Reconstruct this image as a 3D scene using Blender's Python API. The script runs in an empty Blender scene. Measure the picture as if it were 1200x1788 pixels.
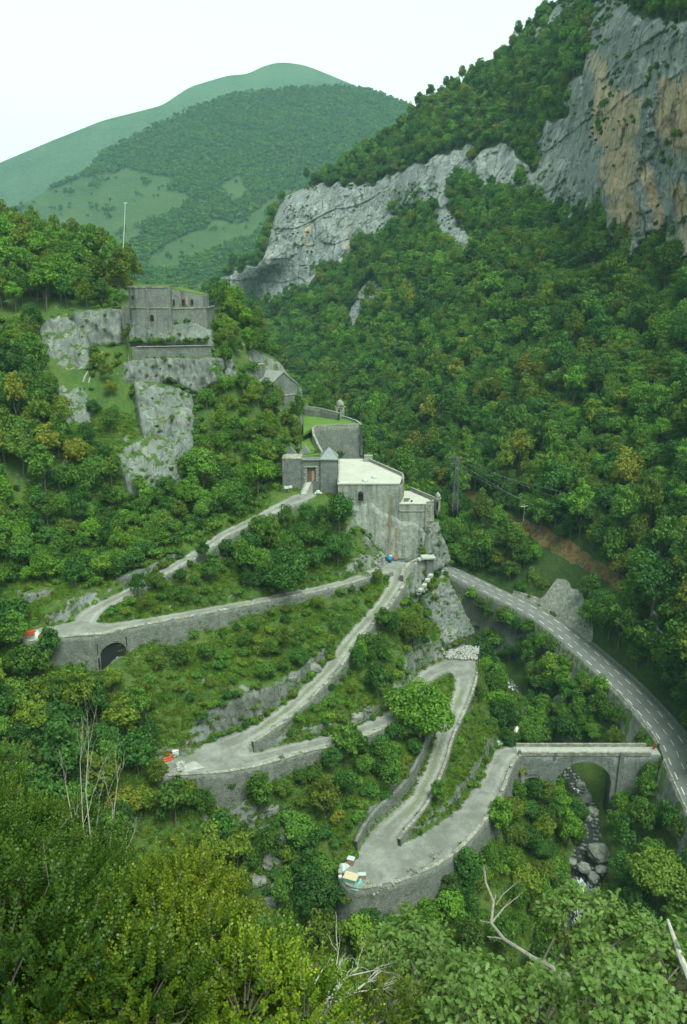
import bpy, math, random
import numpy as np
from math import radians, sin, cos, tan, pi

rng = np.random.default_rng(7)
random.seed(7)
SC = bpy.context.scene
COL = SC.collection

# ------------------------------------------------------------------ camera, world, sun, exposure
F, CU, CV, PITCH = 1364.0, 600.0, 894.0, radians(17.6)
cam_d = bpy.data.cameras.new("camera")
cam_d.sensor_fit = 'VERTICAL'
cam_d.sensor_height = 23.6
cam_d.lens = F / 1788.0 * 23.6
cam_d.clip_start = 0.1
cam_d.clip_end = 20000
cam = bpy.data.objects.new("camera", cam_d)
COL.objects.link(cam)
cam.rotation_euler = (radians(90) - PITCH, 0, 0)
SC.camera = cam

SUN_EL, SUN_ROT = radians(62), radians(150)      # compass bearing of the sun seen from above, clockwise from +Y
W = bpy.data.worlds.new("World")
SC.world = W
W.use_nodes = True
nt = W.node_tree
nt.nodes.clear()
sky = nt.nodes.new('ShaderNodeTexSky')
sky.sky_type = 'NISHITA'
sky.sun_disc = False
sky.sun_elevation = SUN_EL
sky.sun_rotation = SUN_ROT
sky.air_density = 1.0
sky.dust_density = 3.0
hs = nt.nodes.new('ShaderNodeHueSaturation')
hs.inputs['Saturation'].default_value = 0.12
tint = nt.nodes.new('ShaderNodeMixRGB')
tint.blend_type = 'MULTIPLY'
tint.inputs[0].default_value = 1.0
tint.inputs[2].default_value = (0.83, 1.0, 0.87, 1)
bg = nt.nodes.new('ShaderNodeBackground')
bg.inputs[1].default_value = 0.15
wo = nt.nodes.new('ShaderNodeOutputWorld')
nt.links.new(sky.outputs[0], hs.inputs['Color'])
nt.links.new(hs.outputs[0], tint.inputs[1])
nt.links.new(tint.outputs[0], bg.inputs[0])
nt.links.new(bg.outputs[0], wo.inputs[0])

sun_d = bpy.data.lights.new("sun", 'SUN')
sun_d.energy = 1.5
sun_d.angle = radians(25)
sun_d.color = (1.0, 0.97, 0.90)
sun = bpy.data.objects.new("sun", sun_d)
COL.objects.link(sun)
sun.rotation_euler = (radians(90) - SUN_EL, 0, -SUN_ROT + pi)

SC.view_settings.view_transform = 'Standard'
SC.view_settings.look = 'None'
SC.view_settings.gamma = 1.0
SC.view_settings.exposure = 1.28
cy = SC.cycles
cy.max_bounces = 6
cy.diffuse_bounces = 3
cy.glossy_bounces = 2
cy.transmission_bounces = 3
cy.transparent_max_bounces = 4
cy.volume_bounces = 0
cy.caustics_reflective = False
cy.caustics_refractive = False
cy.use_denoising = True

# ------------------------------------------------------------------ camera geometry helpers (a pixel of the photograph + a distance or height = a place)
CP, SP = cos(PITCH), sin(PITCH)
def ab(u, v):
    yu = (CV - np.asarray(v, float)) / F
    den = CP + yu * SP
    return (np.asarray(u, float) - CU) / F / den, (-SP + yu * CP) / den
def PY(u, v, Y):
    a, b = ab(u, v)
    return np.array([a * Y, Y, b * Y])
def PZ(u, v, z):
    a, b = ab(u, v)
    Y = z / b
    return np.array([a * Y, Y, float(z)])
def proj(P):
    P = np.asarray(P, float)
    x, y, z = P[..., 0], P[..., 1], P[..., 2]
    d = y * CP - z * SP
    up = y * SP + z * CP
    d = np.where(np.abs(d) < 1e-3, 1e-3, d)
    return CU + F * x / d, CV - F * up / d, d

def in_poly(u, v, poly):
    u = np.asarray(u, float); v = np.asarray(v, float)
    r = np.zeros(u.shape, bool)
    n = len(poly)
    for i in range(n):
        x1, y1 = poly[i]; x2, y2 = poly[(i + 1) % n]
        c = ((y1 > v) != (y2 > v))
        with np.errstate(divide='ignore', invalid='ignore'):
            xi = (x2 - x1) * (v - y1) / ((y2 - y1) if y2 != y1 else 1e-9) + x1
        r ^= c & (u < xi)
    return r

# ------------------------------------------------------------------ noise (vectorised gradient noise)
_perm = np.random.default_rng(3).permutation(256)
_perm = np.concatenate([_perm, _perm, _perm]).astype(np.int64)
_g = np.random.default_rng(4).normal(size=(256, 3))
_g /= np.linalg.norm(_g, axis=1)[:, None]
def pnoise(P):
    P = np.asarray(P, float)
    i = np.floor(P).astype(np.int64)
    f = P - i
    i &= 255
    w = f * f * f * (f * (f * 6 - 15) + 10)
    out = 0
    for dx in (0, 1):
        wx = w[..., 0] if dx else 1 - w[..., 0]
        for dy in (0, 1):
            wy = w[..., 1] if dy else 1 - w[..., 1]
            for dz in (0, 1):
                wz = w[..., 2] if dz else 1 - w[..., 2]
                h = _perm[_perm[_perm[(i[..., 0] + dx) & 255] + ((i[..., 1] + dy) & 255)] + ((i[..., 2] + dz) & 255)]
                g = _g[h]
                out = out + wx * wy * wz * (g[..., 0] * (f[..., 0] - dx) + g[..., 1] * (f[..., 1] - dy) + g[..., 2] * (f[..., 2] - dz))
    return out
def fbm(P, oct=4, lac=2.07, gain=0.5):
    P = np.asarray(P, float); s = 0; a = 1.0
    for k in range(oct):
        s = s + a * pnoise(P + 17.3 * k); P = P * lac; a *= gain
    return s
def ridged(P, oct=4, lac=2.1, gain=0.5):
    P = np.asarray(P, float); s = 0; a = 1.0
    for k in range(oct):
        s = s + a * (1 - 2.2 * np.abs(pnoise(P + 9.1 * k))); P = P * lac; a *= gain
    return s

# ------------------------------------------------------------------ mesh helpers
def tag(o, label=None, cat=None, group=None, kind=None):
    if label: o['label'] = label
    if cat: o['category'] = cat
    if group: o['group'] = group
    if kind: o['kind'] = kind
    return o

def mesh_np(name, V, faces, mats, smooth=False, attrs=None, mi=None):
    """faces: list of arrays (n x k); attrs: {name: per-vertex float array}"""
    V = np.asarray(V, np.float32)
    if isinstance(faces, np.ndarray): faces = [faces]
    faces = [np.asarray(f, np.int32) for f in faces if len(f)]
    me = bpy.data.meshes.new(name)
    nl = sum(f.size for f in faces); nf = sum(len(f) for f in faces)
    me.vertices.add(len(V)); me.vertices.foreach_set('co', V.ravel())
    me.loops.add(nl); me.loops.foreach_set('vertex_index', np.concatenate([f.ravel() for f in faces]))
    me.polygons.add(nf)
    tot = np.concatenate([np.full(len(f), f.shape[1], np.int32) for f in faces])
    st = np.concatenate([[0], np.cumsum(tot)[:-1]]).astype(np.int32)
    me.polygons.foreach_set('loop_start', st)
    if mi is not None: me.polygons.foreach_set('material_index', np.asarray(mi, np.int32))
    if smooth: me.polygons.foreach_set('use_smooth', np.ones(nf, bool))
    for m in (mats if isinstance(mats, (list, tuple)) else [mats]): me.materials.append(m)
    for k, a in (attrs or {}).items():
        at = me.attributes.new(k, 'FLOAT', 'POINT'); at.data.foreach_set('value', np.asarray(a, np.float32))
    me.update(calc_edges=True)
    me.validate()
    return me

def link(name, me, parent=None, loc=None):
    o = bpy.data.objects.new(name, me)
    COL.objects.link(o)
    if loc is not None: o.location = loc
    if parent is not None: o.parent = parent
    return o

def empty(name, loc):
    o = bpy.data.objects.new(name, None)
    o.location = loc
    COL.objects.link(o)
    return o

class MB:
    """collects boxes, prisms, tubes in WORLD coordinates; build() links ONE mesh object"""
    def __init__(s): s.v = []; s.f = []
    def add(s, V, Fs):
        o = len(s.v)
        s.v += [tuple(map(float, p)) for p in V]
        s.f += [tuple(int(i) + o for i in f) for f in Fs]
        return s
    def prism(s, foot, z0, z1, batter=0.0):
        """foot: list of (x,y) counter-clockwise; z0/z1 number or list; batter grows the bottom outward"""
        n = len(foot); c = np.mean(np.array(foot, float)[:, :2], axis=0)
        z0 = z0 if hasattr(z0, '__len__') else [z0] * n
        z1 = z1 if hasattr(z1, '__len__') else [z1] * n
        V = []
        for i, p in enumerate(foot):
            d = np.array(p[:2], float) - c
            L = np.linalg.norm(d) + 1e-9
            q = np.array(p[:2], float) + d / L * batter
            V.append((q[0], q[1], z0[i]))
        for i, p in enumerate(foot): V.append((p[0], p[1], z1[i]))
        Fs = [tuple(range(n - 1, -1, -1)), tuple(range(n, 2 * n))]
        for i in range(n):
            j = (i + 1) % n
            Fs.append((i, j, n + j, n + i))
        return s.add(V, Fs)
    def box(s, c, size, rz=0.0):
        hx, hy = size[0] / 2, size[1] / 2
        ft = [(c[0] + x * cos(rz) - y * sin(rz), c[1] + x * sin(rz) + y * cos(rz)) for x, y in ((-hx, -hy), (hx, -hy), (hx, hy), (-hx, hy))]
        return s.prism(ft, c[2] - size[2] / 2, c[2] + size[2] / 2)
    def bar(s, a, b, w, h=None):
        a = np.array(a, float); b = np.array(b, float); h = h or w
        d = b - a; L = np.linalg.norm(d); d = d / (L + 1e-9)
        up = np.array([0, 0, 1.0]) if abs(d[2]) < .9 else np.array([1.0, 0, 0])
        x = np.cross(d, up); x /= np.linalg.norm(x); y = np.cross(x, d)
        V = [p + sx * x * w / 2 + sy * y * h / 2 for p in (a, b) for sx, sy in ((-1, -1), (1, -1), (1, 1), (-1, 1))]
        return s.add(V, [(3, 2, 1, 0), (4, 5, 6, 7), (0, 1, 5, 4), (1, 2, 6, 5), (2, 3, 7, 6), (3, 0, 4, 7)])
    def tube(s, pts, rad, n=6, cap=True):
        pts = [np.array(p, float) for p in pts]
        rad = rad if hasattr(rad, '__len__') else [rad] * len(pts)
        V = []; Fs = []
        for i, p in enumerate(pts):
            d = pts[min(i + 1, len(pts) - 1)] - pts[max(i - 1, 0)]
            d /= np.linalg.norm(d) + 1e-9
            up = np.array([0, 0, 1.0]) if abs(d[2]) < .9 else np.array([1.0, 0, 0])
            x = np.cross(d, up); x /= np.linalg.norm(x); y = np.cross(x, d)
            for k in range(n):
                t = 2 * pi * k / n
                V.append(p + rad[i] * (cos(t) * x + sin(t) * y))
        for i in range(len(pts) - 1):
            for k in range(n):
                a = i * n + k; b = i * n + (k + 1) % n
                Fs.append((a, b, b + n, a + n))
        if cap:
            Fs.append(tuple(range(n - 1, -1, -1))); Fs.append(tuple(range((len(pts) - 1) * n, len(pts) * n)))
        return s.add(V, Fs)
    def lathe(s, c, prof, n=16):
        V = []; Fs = []
        for r, z in prof:
            for k in range(n):
                t = 2 * pi * k / n
                V.append((c[0] + r * cos(t), c[1] + r * sin(t), c[2] + z))
        for i in range(len(prof) - 1):
            for k in range(n):
                a = i * n + k; b = i * n + (k + 1) % n
                Fs.append((a, b, b + n, a + n))
        Fs.append(tuple(range(n - 1, -1, -1))); Fs.append(tuple(range((len(prof) - 1) * n, len(prof) * n)))
        return s.add(V, Fs)
    def base(s):
        V = np.array(s.v); lo = V.min(0); hi = V.max(0)
        return ((lo[0] + hi[0]) / 2, (lo[1] + hi[1]) / 2, lo[2])
    def build(s, name, mat, parent=None, smooth=False):
        loc = np.array(parent.matrix_world.translation if False else parent_world(parent)) if parent is not None else np.array(s.base())
        V = np.array(s.v) - loc
        me = bpy.data.meshes.new(name)
        me.from_pydata(V.tolist(), [], s.f)
        me.materials.append(mat)
        if smooth:
            for p in me.polygons: p.use_smooth = True
        me.update()
        o = bpy.data.objects.new(name, me); COL.objects.link(o)
        if parent is not None: o.parent = parent
        else: o.location = loc
        return o
def parent_world(p):
    v = np.zeros(3)
    while p is not None:
        v += np.array(p.location); p = p.parent
    return v
def rebased(name, V, faces, mats, parent=None, **k):
    V = np.asarray(V, float)
    if parent is not None: loc = parent_world(parent)
    else:
        lo, hi = V.min(0), V.max(0); loc = np.array([(lo[0] + hi[0]) / 2, (lo[1] + hi[1]) / 2, lo[2]])
    me = mesh_np(name, V - loc, faces, mats, **k)
    return link(name, me, parent, None if parent is not None else loc)

def grid_faces(n, m):
    """n rows x m columns"""
    i, j = np.meshgrid(np.arange(n - 1), np.arange(m - 1), indexing='ij')
    a = (i * m + j).ravel()
    return np.stack([a, a + 1, a + m + 1, a + m], 1)

# ------------------------------------------------------------------ materials
MATS = {}
class NT:
    def __init__(s, name):
        s.m = bpy.data.materials.new(name); s.m.use_nodes = True
        s.t = s.m.node_tree; s.t.nodes.clear()
        s.out = s.t.nodes.new('ShaderNodeOutputMaterial')
        MATS[name] = s.m
    def n(s, ty, **k):
        nd = s.t.nodes.new('ShaderNode' + ty)
        for a, b in k.items(): setattr(nd, a, b)
        return nd
    def l(s, a, b): s.t.links.new(a, b)
    def pos(s, scale=(1, 1, 1)):
        g = s.n('NewGeometry'); mp = s.n('Mapping'); mp.inputs['Scale'].default_value = scale
        s.l(g.outputs['Position'], mp.inputs['Vector']); return mp.outputs[0]
    def noise(s, vec, scale, detail=4, rough=0.55, dist=0.0):
        x = s.n('TexNoise'); x.inputs['Scale'].default_value = scale; x.inputs['Detail'].default_value = detail
        x.inputs['Roughness'].default_value = rough; x.inputs['Distortion'].default_value = dist
        s.l(vec, x.inputs['Vector']); return x.outputs['Fac']
    def voro(s, vec, scale, feature='F1'):
        x = s.n('TexVoronoi'); x.feature = feature; x.inputs['Scale'].default_value = scale
        s.l(vec, x.inputs['Vector']); return x
    def ramp(s, fac, stops, interp='LINEAR'):
        r = s.n('ValToRGB'); r.color_ramp.interpolation = interp
        e = r.color_ramp.elements
        while len(e) < len(stops): e.new(0.5)
        for k, (p, c) in enumerate(stops):
            e[k].position = p
            e[k].color = (c[0], c[1], c[2], 1) if hasattr(c, '__len__') else (c, c, c, 1)
        s.l(fac, r.inputs[0]); return r.outputs[0]
    def mix(s, fac, a, b, mode='MIX'):
        x = s.n('MixRGB', blend_type=mode)
        for sock, val in ((x.inputs[0], fac), (x.inputs[1], a), (x.inputs[2], b)):
            if isinstance(val, (int, float)): sock.default_value = val if sock.type == 'VALUE' else (val, val, val, 1)
            elif isinstance(val, tuple): sock.default_value = (*val, 1)
            else: s.l(val, sock)
        return x.outputs[0]
    def math(s, op, a, b=0.0, c=None):
        x = s.n('Math', operation=op)
        for sock, val in zip(x.inputs, (a, b, c)):
            if val is None: continue
            if isinstance(val, (int, float)): sock.default_value = val
            else: s.l(val, sock)
        return x.outputs[0]
    def smooth(s, x, lo, hi):
        r = s.n('MapRange', interpolation_type='SMOOTHSTEP')
        s.l(x, r.inputs['Value']); r.inputs['From Min'].default_value = lo; r.inputs['From Max'].default_value = hi
        return r.outputs[0]
    def attr(s, name):
        a = s.n('Attribute'); a.attribute_name = name; return a.outputs['Fac']
    def done(s, color, rough=0.9, bump=None, bdist=0.3, bstr=0.6, spec=0.2, metal=0.0):
        p = s.n('BsdfPrincipled')
        p.inputs['Specular IOR Level'].default_value = spec
        p.inputs['Metallic'].default_value = metal
        if isinstance(rough, (int, float)): p.inputs['Roughness'].default_value = rough
        else: s.l(rough, p.inputs['Roughness'])
        if isinstance(color, tuple): p.inputs['Base Color'].default_value = (*color, 1)
        else: s.l(color, p.inputs['Base Color'])
        if bump is not None:
            b = s.n('Bump'); b.inputs['Strength'].default_value = bstr; b.inputs['Distance'].default_value = bdist
            s.l(bump, b.inputs['Height']); s.l(b.outputs[0], p.inputs['Normal'])
        s.l(p.outputs[0], s.out.inputs[0]); return s.m

def rock_color(t, light=(0.23, 0.25, 0.228), dark=(0.085, 0.10, 0.092), sc=1.0, vs=0.3):
    """limestone: vertical weathering streaks, cracks, pale scars"""
    p = t.pos(); ps = t.pos((1, 1, vs))
    n1 = t.noise(ps, 0.16 * sc, 6, 0.62)
    n2 = t.noise(ps, 0.9 * sc, 5, 0.65, 0.6)
    c = t.ramp(n1, [(0.3, dark), (0.52, tuple(0.5 * (a + b) for a, b in zip(light, dark))), (0.72, light)])
    c = t.mix(t.ramp(n2, [(0.35, 0.0), (0.65, 1.0)]), t.mix(0.5, c, dark), c)
    vor = t.voro(t.pos((1, 1, 0.45)), 0.35 * sc, 'DISTANCE_TO_EDGE').outputs['Distance']
    crack = t.ramp(vor, [(0.0, 0.0), (0.05, 1.0)])
    n3 = t.noise(p, 0.3 * sc, 3)
    crack = t.mix(t.ramp(n3, [(0.45, 1.0), (0.62, 0.0)]), crack, (1.0, 1.0, 1.0))
    c = t.mix(crack, t.mix(0.55, c, (0.05, 0.055, 0.05)), c)
    h = t.mix(0.5, n2, crack)
    return c, h

def grass_color(t, sc=1.0):
    p = t.pos()
    n1 = t.noise(p, 0.08 * sc, 5, 0.6)
    n2 = t.noise(p, 1.1 * sc, 5, 0.7)
    c = t.ramp(n1, [(0.3, (0.030, 0.072, 0.014)), (0.5, (0.056, 0.112, 0.018)), (0.7, (0.088, 0.128, 0.024))])
    c = t.mix(t.ramp(n2, [(0.36, 0.0), (0.66, 1.0)]), t.mix(0.7, c, (0.022, 0.045, 0.012)), c)
    n3 = t.noise(p, 0.33 * sc, 4, 0.6)
    c = t.mix(t.ramp(n3, [(0.58, 0.0), (0.72, 0.55)]), c, (0.115, 0.098, 0.04))
    return c, n2

def masonry(name, light, dark, stone=2.6, moss=0.35, bricks=False, streak=0.5):
    t = NT(name)
    p = t.pos(); ps = t.pos((1, 1, 0.18))
    vo = t.voro(t.pos((1, 1, 1.5)), stone)
    c = t.ramp(t.noise(p, 0.5, 5, 0.6), [(0.3, dark), (0.7, light)])
    cc = t.n('SeparateColor'); t.l(vo.outputs['Color'], cc.inputs[0])
    c = t.mix(0.42, c, t.ramp(cc.outputs[0], [(0.0, tuple(.6 * x for x in dark)), (1.0, tuple(min(1, 1.2 * x) for x in light))]))
    edge = t.voro(t.pos((1, 1, 1.5)), stone, 'DISTANCE_TO_EDGE').outputs['Distance']
    c = t.mix(t.ramp(edge, [(0.0, 0.55), (0.1, 0.0)]), c, tuple(.45 * x for x in dark))
    st = t.noise(ps, 0.7, 4, 0.65)
    c = t.mix(t.ramp(st, [(0.5, 0.0), (0.72, streak)]), c, (0.06, 0.068, 0.06))
    mo = t.noise(p, 0.28, 5, 0.65)
    c = t.mix(t.ramp(mo, [(0.55, 0.0), (0.7, moss)]), c, (0.06, 0.095, 0.03))
    return t.done(c, 0.95, t.mix(0.5, edge, cc.outputs[0]), 0.12, 0.7)

masonry('stone_wall', (0.188, 0.208, 0.182), (0.080, 0.094, 0.080))
masonry('pale_wall', (0.288, 0.306, 0.266), (0.144, 0.162, 0.137), 2.0, 0.15)
masonry('fort_wall', (0.211, 0.226, 0.203), (0.109, 0.123, 0.109), 3.0, 0.15, streak=0.95)
masonry('dark_wall', (0.18, 0.20, 0.185), (0.085, 0.10, 0.09), 2.6, 0.25)
masonry('bridge_wall', (0.21, 0.24, 0.22), (0.10, 0.12, 0.11), 2.4, 0.3, streak=0.75)
masonry('block_wall', (0.30, 0.32, 0.275), (0.15, 0.168, 0.14), 0.75, 0.2)
masonry('coping', (0.315, 0.319, 0.259), (0.150, 0.158, 0.124), 0.9, 0.5)

def m_hill():
    t = NT('hillside')
    g, gh = grass_color(t)
    r, rh = rock_color(t, sc=1.6)
    p = t.pos()
    geo = t.n('NewGeometry'); sx = t.n('SeparateXYZ'); t.l(geo.outputs['Normal'], sx.inputs[0])
    steep = t.math('ADD', sx.outputs[2], t.math('MULTIPLY', t.math('SUBTRACT', t.noise(p, 0.25, 5, 0.65), 0.5), 0.9))
    c = t.mix(t.smooth(steep, 0.43, 0.52), r, g)
    # scattered outcrops
    oc = t.noise(p, 0.13, 6, 0.6)
    c = t.mix(t.smooth(oc, 0.655, 0.69), c, r)
    # gravel: attribute edge = metres outside the track's edge; tracks = wheel ruts with a grassy middle
    e = t.math('ADD', t.attr('edge'), t.math('MULTIPLY', t.math('SUBTRACT', t.noise(p, 1.3, 5, 0.75), 0.5), 2.2))
    gn = t.noise(p, 0.5, 5, 0.7); gn2 = t.noise(p, 4.0, 3, 0.7)
    gr = t.ramp(gn, [(0.3, (0.165, 0.178, 0.160)), (0.7, (0.230, 0.242, 0.218))])
    gr = t.mix(t.ramp(gn2, [(0.35, 0.35), (0.6, 0.0)]), gr, (0.15, 0.17, 0.14))
    gr = t.mix(t.ramp(t.noise(p, 0.16, 5, 0.7), [(0.42, 0.7), (0.58, 0.0)]), gr, (0.105, 0.115, 0.095))
    gr = t.mix(t.smooth(t.math('ADD', t.attr('rut'), t.math('MULTIPLY', t.math('SUBTRACT', t.noise(p, 0.8, 4, 0.7), 0.5), 0.8)), 0.3, 0.9), gr, t.mix(0.25, gr, (0.40, 0.41, 0.36), 'MIX'))
    gr = t.mix(t.smooth(t.noise(p, 1.7, 5, 0.75), 0.60, 0.70), gr, (0.11, 0.13, 0.065))
    mid = t.math('SUBTRACT', t.attr('middle'), t.math('MULTIPLY', t.noise(p, 1.1, 5, 0.8), 1.15))
    gr = t.mix(t.smooth(mid, 0.02, 0.22), gr, (0.12, 0.155, 0.06))
    c = t.mix(t.smooth(e, -0.15, 0.25), gr, c)
    h = t.mix(t.smooth(steep, 0.43, 0.52), rh, gh)
    return t.done(c, 0.95, h, 0.5, 0.6)
m_hill()

def m_mtn():
    t = NT('mountainside')
    p = t.pos()
    r, rh = rock_color(t, (0.255, 0.285, 0.272), (0.108, 0.130, 0.126), 0.42, 0.3)
    ps = t.pos((1, 1, 0.16))
    # pale scars and iron stained walls
    r = t.mix(t.ramp(t.noise(ps, 0.10, 5, 0.7), [(0.55, 0.0), (0.72, 0.6)]), r, (0.38, 0.40, 0.355))
    o = t.math('ADD', t.attr('stain'), t.math('MULTIPLY', t.math('SUBTRACT', t.noise(t.pos((1, 1, .3)), 0.085, 7, 0.72), 0.5), 3.0))
    oc = t.ramp(t.noise(ps, 0.22, 5, 0.65), [(0.3, (0.32, 0.205, 0.105)), (0.5, (0.38, 0.275, 0.165)), (0.7, (0.37, 0.335, 0.26))])
    r = t.mix(t.math('MULTIPLY', t.smooth(o, 0.22, 0.85), 0.92), r, oc)
    r = t.mix(t.ramp(t.noise(t.pos((1, 1, .10)), 0.11, 6, 0.7), [(0.52, 0.0), (0.68, 0.62)]), r, (0.06, 0.075, 0.072))
    wv = t.n('TexNoise'); wv.inputs['Scale'].default_value = 0.05; t.l(p, wv.inputs['Vector']); wv.inputs['Detail'].default_value = 4
    wp = t.n('MixRGB', blend_type='ADD'); wp.inputs[0].default_value = 1.0
    sc_ = t.n('VectorMath', operation='SCALE'); sc_.inputs['Scale'].default_value = 14.0; t.l(wv.outputs['Color'], sc_.inputs[0])
    ad = t.n('VectorMath', operation='ADD'); t.l(p, ad.inputs[0]); t.l(sc_.outputs[0], ad.inputs[1])
    for sca, zs, dep in ((0.055, .38, .8), (0.15, .45, .65), (0.40, .5, .5)):
        mp_ = t.n('Mapping'); mp_.inputs['Scale'].default_value = (1, 1, zs); t.l(ad.outputs[0], mp_.inputs['Vector'])
        cr = t.voro(mp_.outputs[0], sca, 'DISTANCE_TO_EDGE').outputs['Distance']
        msk = t.ramp(t.noise(p, sca * 1.5, 3, .6), [(0.42, 0.0), (0.58, dep)])
        r = t.mix(t.math('MULTIPLY', t.ramp(cr, [(0.0, 1.0), (0.055, 0.0)]), msk), r, (0.022, 0.028, 0.026))
        r = t.mix(t.math('MULTIPLY', t.ramp(cr, [(0.05, 0.0), (0.09, 0.35), (0.16, 0.0)]), msk), r, (0.36, 0.385, 0.36))
    g, gh = grass_color(t, 0.4)
    g = t.mix(0.5, g, (0.03, 0.06, 0.016))
    v = t.math('ADD', t.attr('veg'), t.math('MULTIPLY', t.math('SUBTRACT', t.noise(p, 0.09, 5, 0.7), 0.5), 0.9))
    c = t.mix(t.smooth(v, 0.42, 0.58), r, g)
    d = t.math('ADD', t.attr('dry'), t.math('MULTIPLY', t.math('SUBTRACT', t.noise(p, 0.12, 5, 0.7), 0.5), 1.5))
    dc = t.ramp(t.noise(p, 0.25, 4, 0.7), [(0.38, (0.10, 0.050, 0.026)), (0.5, (0.19, 0.125, 0.055)), (0.58, (0.06, 0.085, 0.026)), (0.68, (0.15, 0.085, 0.04))])
    c = t.mix(t.smooth(d, 0.45, 0.6), c, dc)
    return t.done(c, 0.95, t.mix(t.smooth(v, 0.42, 0.58), rh, gh), 2.0, 0.8)
m_mtn()

def m_cliff(name, light, dark, sc, veg):
    t = NT(name)
    c, h = rock_color(t, light, dark, sc)
    p = t.pos()
    geo = t.n('NewGeometry'); sx = t.n('SeparateXYZ'); t.l(geo.outputs['Normal'], sx.inputs[0])
    k = t.math('ADD', sx.outputs[2], t.math('MULTIPLY', t.math('SUBTRACT', t.noise(p, 0.35, 5, 0.7), 0.5), 1.6))
    g, gh = grass_color(t)
    c = t.mix(t.smooth(k, veg, veg + .12), c, g)
    return t.done(c, 0.95, h, 0.8, 0.8)
m_cliff('cliff', (0.225, 0.248, 0.22), (0.080, 0.098, 0.086), 1.5, 0.74)
m_cliff('cut_rock', (0.19, 0.208, 0.18), (0.065, 0.08, 0.068), 2.2, 0.76)

def m_far():
    t = NT('far_mountain')
    p = t.pos()
    m = t.attr('meadow')
    k = t.math('ADD', m, t.math('MULTIPLY', t.math('SUBTRACT', t.noise(p, 0.010, 6, 0.72), 0.5), 1.9))
    fo = t.mix(t.ramp(t.noise(p, 0.006, 5, 0.65), [(0.35, 0.0), (0.65, 0.8)]), t.ramp(t.noise(p, 0.045, 6, 0.8), [(0.38, (0.010, 0.032, 0.012)), (0.62, (0.045, 0.098, 0.026))]), t.ramp(t.noise(p, 0.03, 6, 0.8), [(0.38, (0.03, 0.06, 0.018)), (0.62, (0.085, 0.125, 0.04))]))
    me = t.ramp(t.noise(p, 0.006, 4, 0.6), [(0.3, (0.036, 0.080, 0.022)), (0.6, (0.052, 0.098, 0.028)), (0.8, (0.072, 0.098, 0.034))])
    c = t.mix(t.smooth(k, 0.30, 0.75), fo, me)
    return t.done(c, 0.95, t.noise(p, 0.035, 6, 0.75), 22.0, 0.9)
m_far()

def m_leaf(name, cols, trans=0.35, hue=0.03, rough=0.6, gloss=0.010):
    """cols: dark, mid, light, odd (yellow or brown)"""
    t = NT(name)
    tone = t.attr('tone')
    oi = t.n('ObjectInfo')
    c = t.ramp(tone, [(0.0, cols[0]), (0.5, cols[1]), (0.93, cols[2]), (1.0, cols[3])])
    rnd = oi.outputs['Random']
    c = t.mix(t.ramp(rnd, [(0.0, 0.4), (0.3, 0.0), (0.8, 0.0), (1.0, 0.4)]), c, t.mix(t.math('GREATER_THAN', rnd, 0.5), tuple(0.62 * x for x in cols[1]), cols[3]))
    hv = t.n('HueSaturation'); hv.inputs['Saturation'].default_value = 1.0; t.l(t.math('MULTIPLY_ADD', t.math('FRACT', t.math('MULTIPLY', rnd, 7.31)), 0.6, 0.70), hv.inputs['Value']); t.l(c, hv.inputs['Color']); c = hv.outputs[0]
    d = t.n('BsdfDiffuse'); tr = t.n('BsdfTranslucent'); mx = t.n('MixShader'); mx.inputs[0].default_value = trans
    t.l(c, d.inputs[0]); t.l(t.mix(1.0, c, (0.95, 1.0, 0.65), 'MULTIPLY'), tr.inputs[0])
    t.l(d.outputs[0], mx.inputs[1]); t.l(tr.outputs[0], mx.inputs[2])
    gl = t.n('BsdfGlossy'); gl.inputs['Roughness'].default_value = rough; gl.inputs[0].default_value = (.9, 1, .9, 1)
    m2 = t.n('MixShader'); m2.inputs[0].default_value = gloss
    t.l(mx.outputs[0], m2.inputs[1]); t.l(gl.outputs[0], m2.inputs[2])
    t.l(m2.outputs[0], t.out.inputs[0]); return t.m
m_leaf('leaf_mid', ((0.040, 0.104, 0.014), (0.075, 0.175, 0.021), (0.128, 0.245, 0.029), (0.194, 0.210, 0.024)))
m_leaf('leaf_dark', ((0.023, 0.076, 0.014), (0.044, 0.128, 0.020), (0.077, 0.185, 0.027), (0.132, 0.173, 0.024)))
m_leaf('leaf_warm', ((0.061, 0.111, 0.011), (0.111, 0.175, 0.016), (0.166, 0.228, 0.021), (0.235, 0.173, 0.023)))
m_leaf('leaf_bright', ((0.050, 0.134, 0.012), (0.096, 0.223, 0.019), (0.159, 0.295, 0.027), (0.207, 0.253, 0.027)))
m_leaf('box_leaf', ((0.022, 0.062, 0.010), (0.068, 0.142, 0.017), (0.155, 0.230, 0.028), (0.17, 0.095, 0.03)), 0.3, rough=0.35, gloss=0.012)
m_leaf('box_leaf_yellow', ((0.034, 0.076, 0.007), (0.105, 0.172, 0.013), (0.210, 0.255, 0.022), (0.24, 0.15, 0.03)), 0.3, rough=0.35, gloss=0.012)
m_leaf('oak_leaf', ((0.022, 0.084, 0.016), (0.056, 0.158, 0.030), (0.125, 0.245, 0.058), (0.20, 0.17, 0.05)), 0.3, rough=0.4, gloss=0.012)

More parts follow.
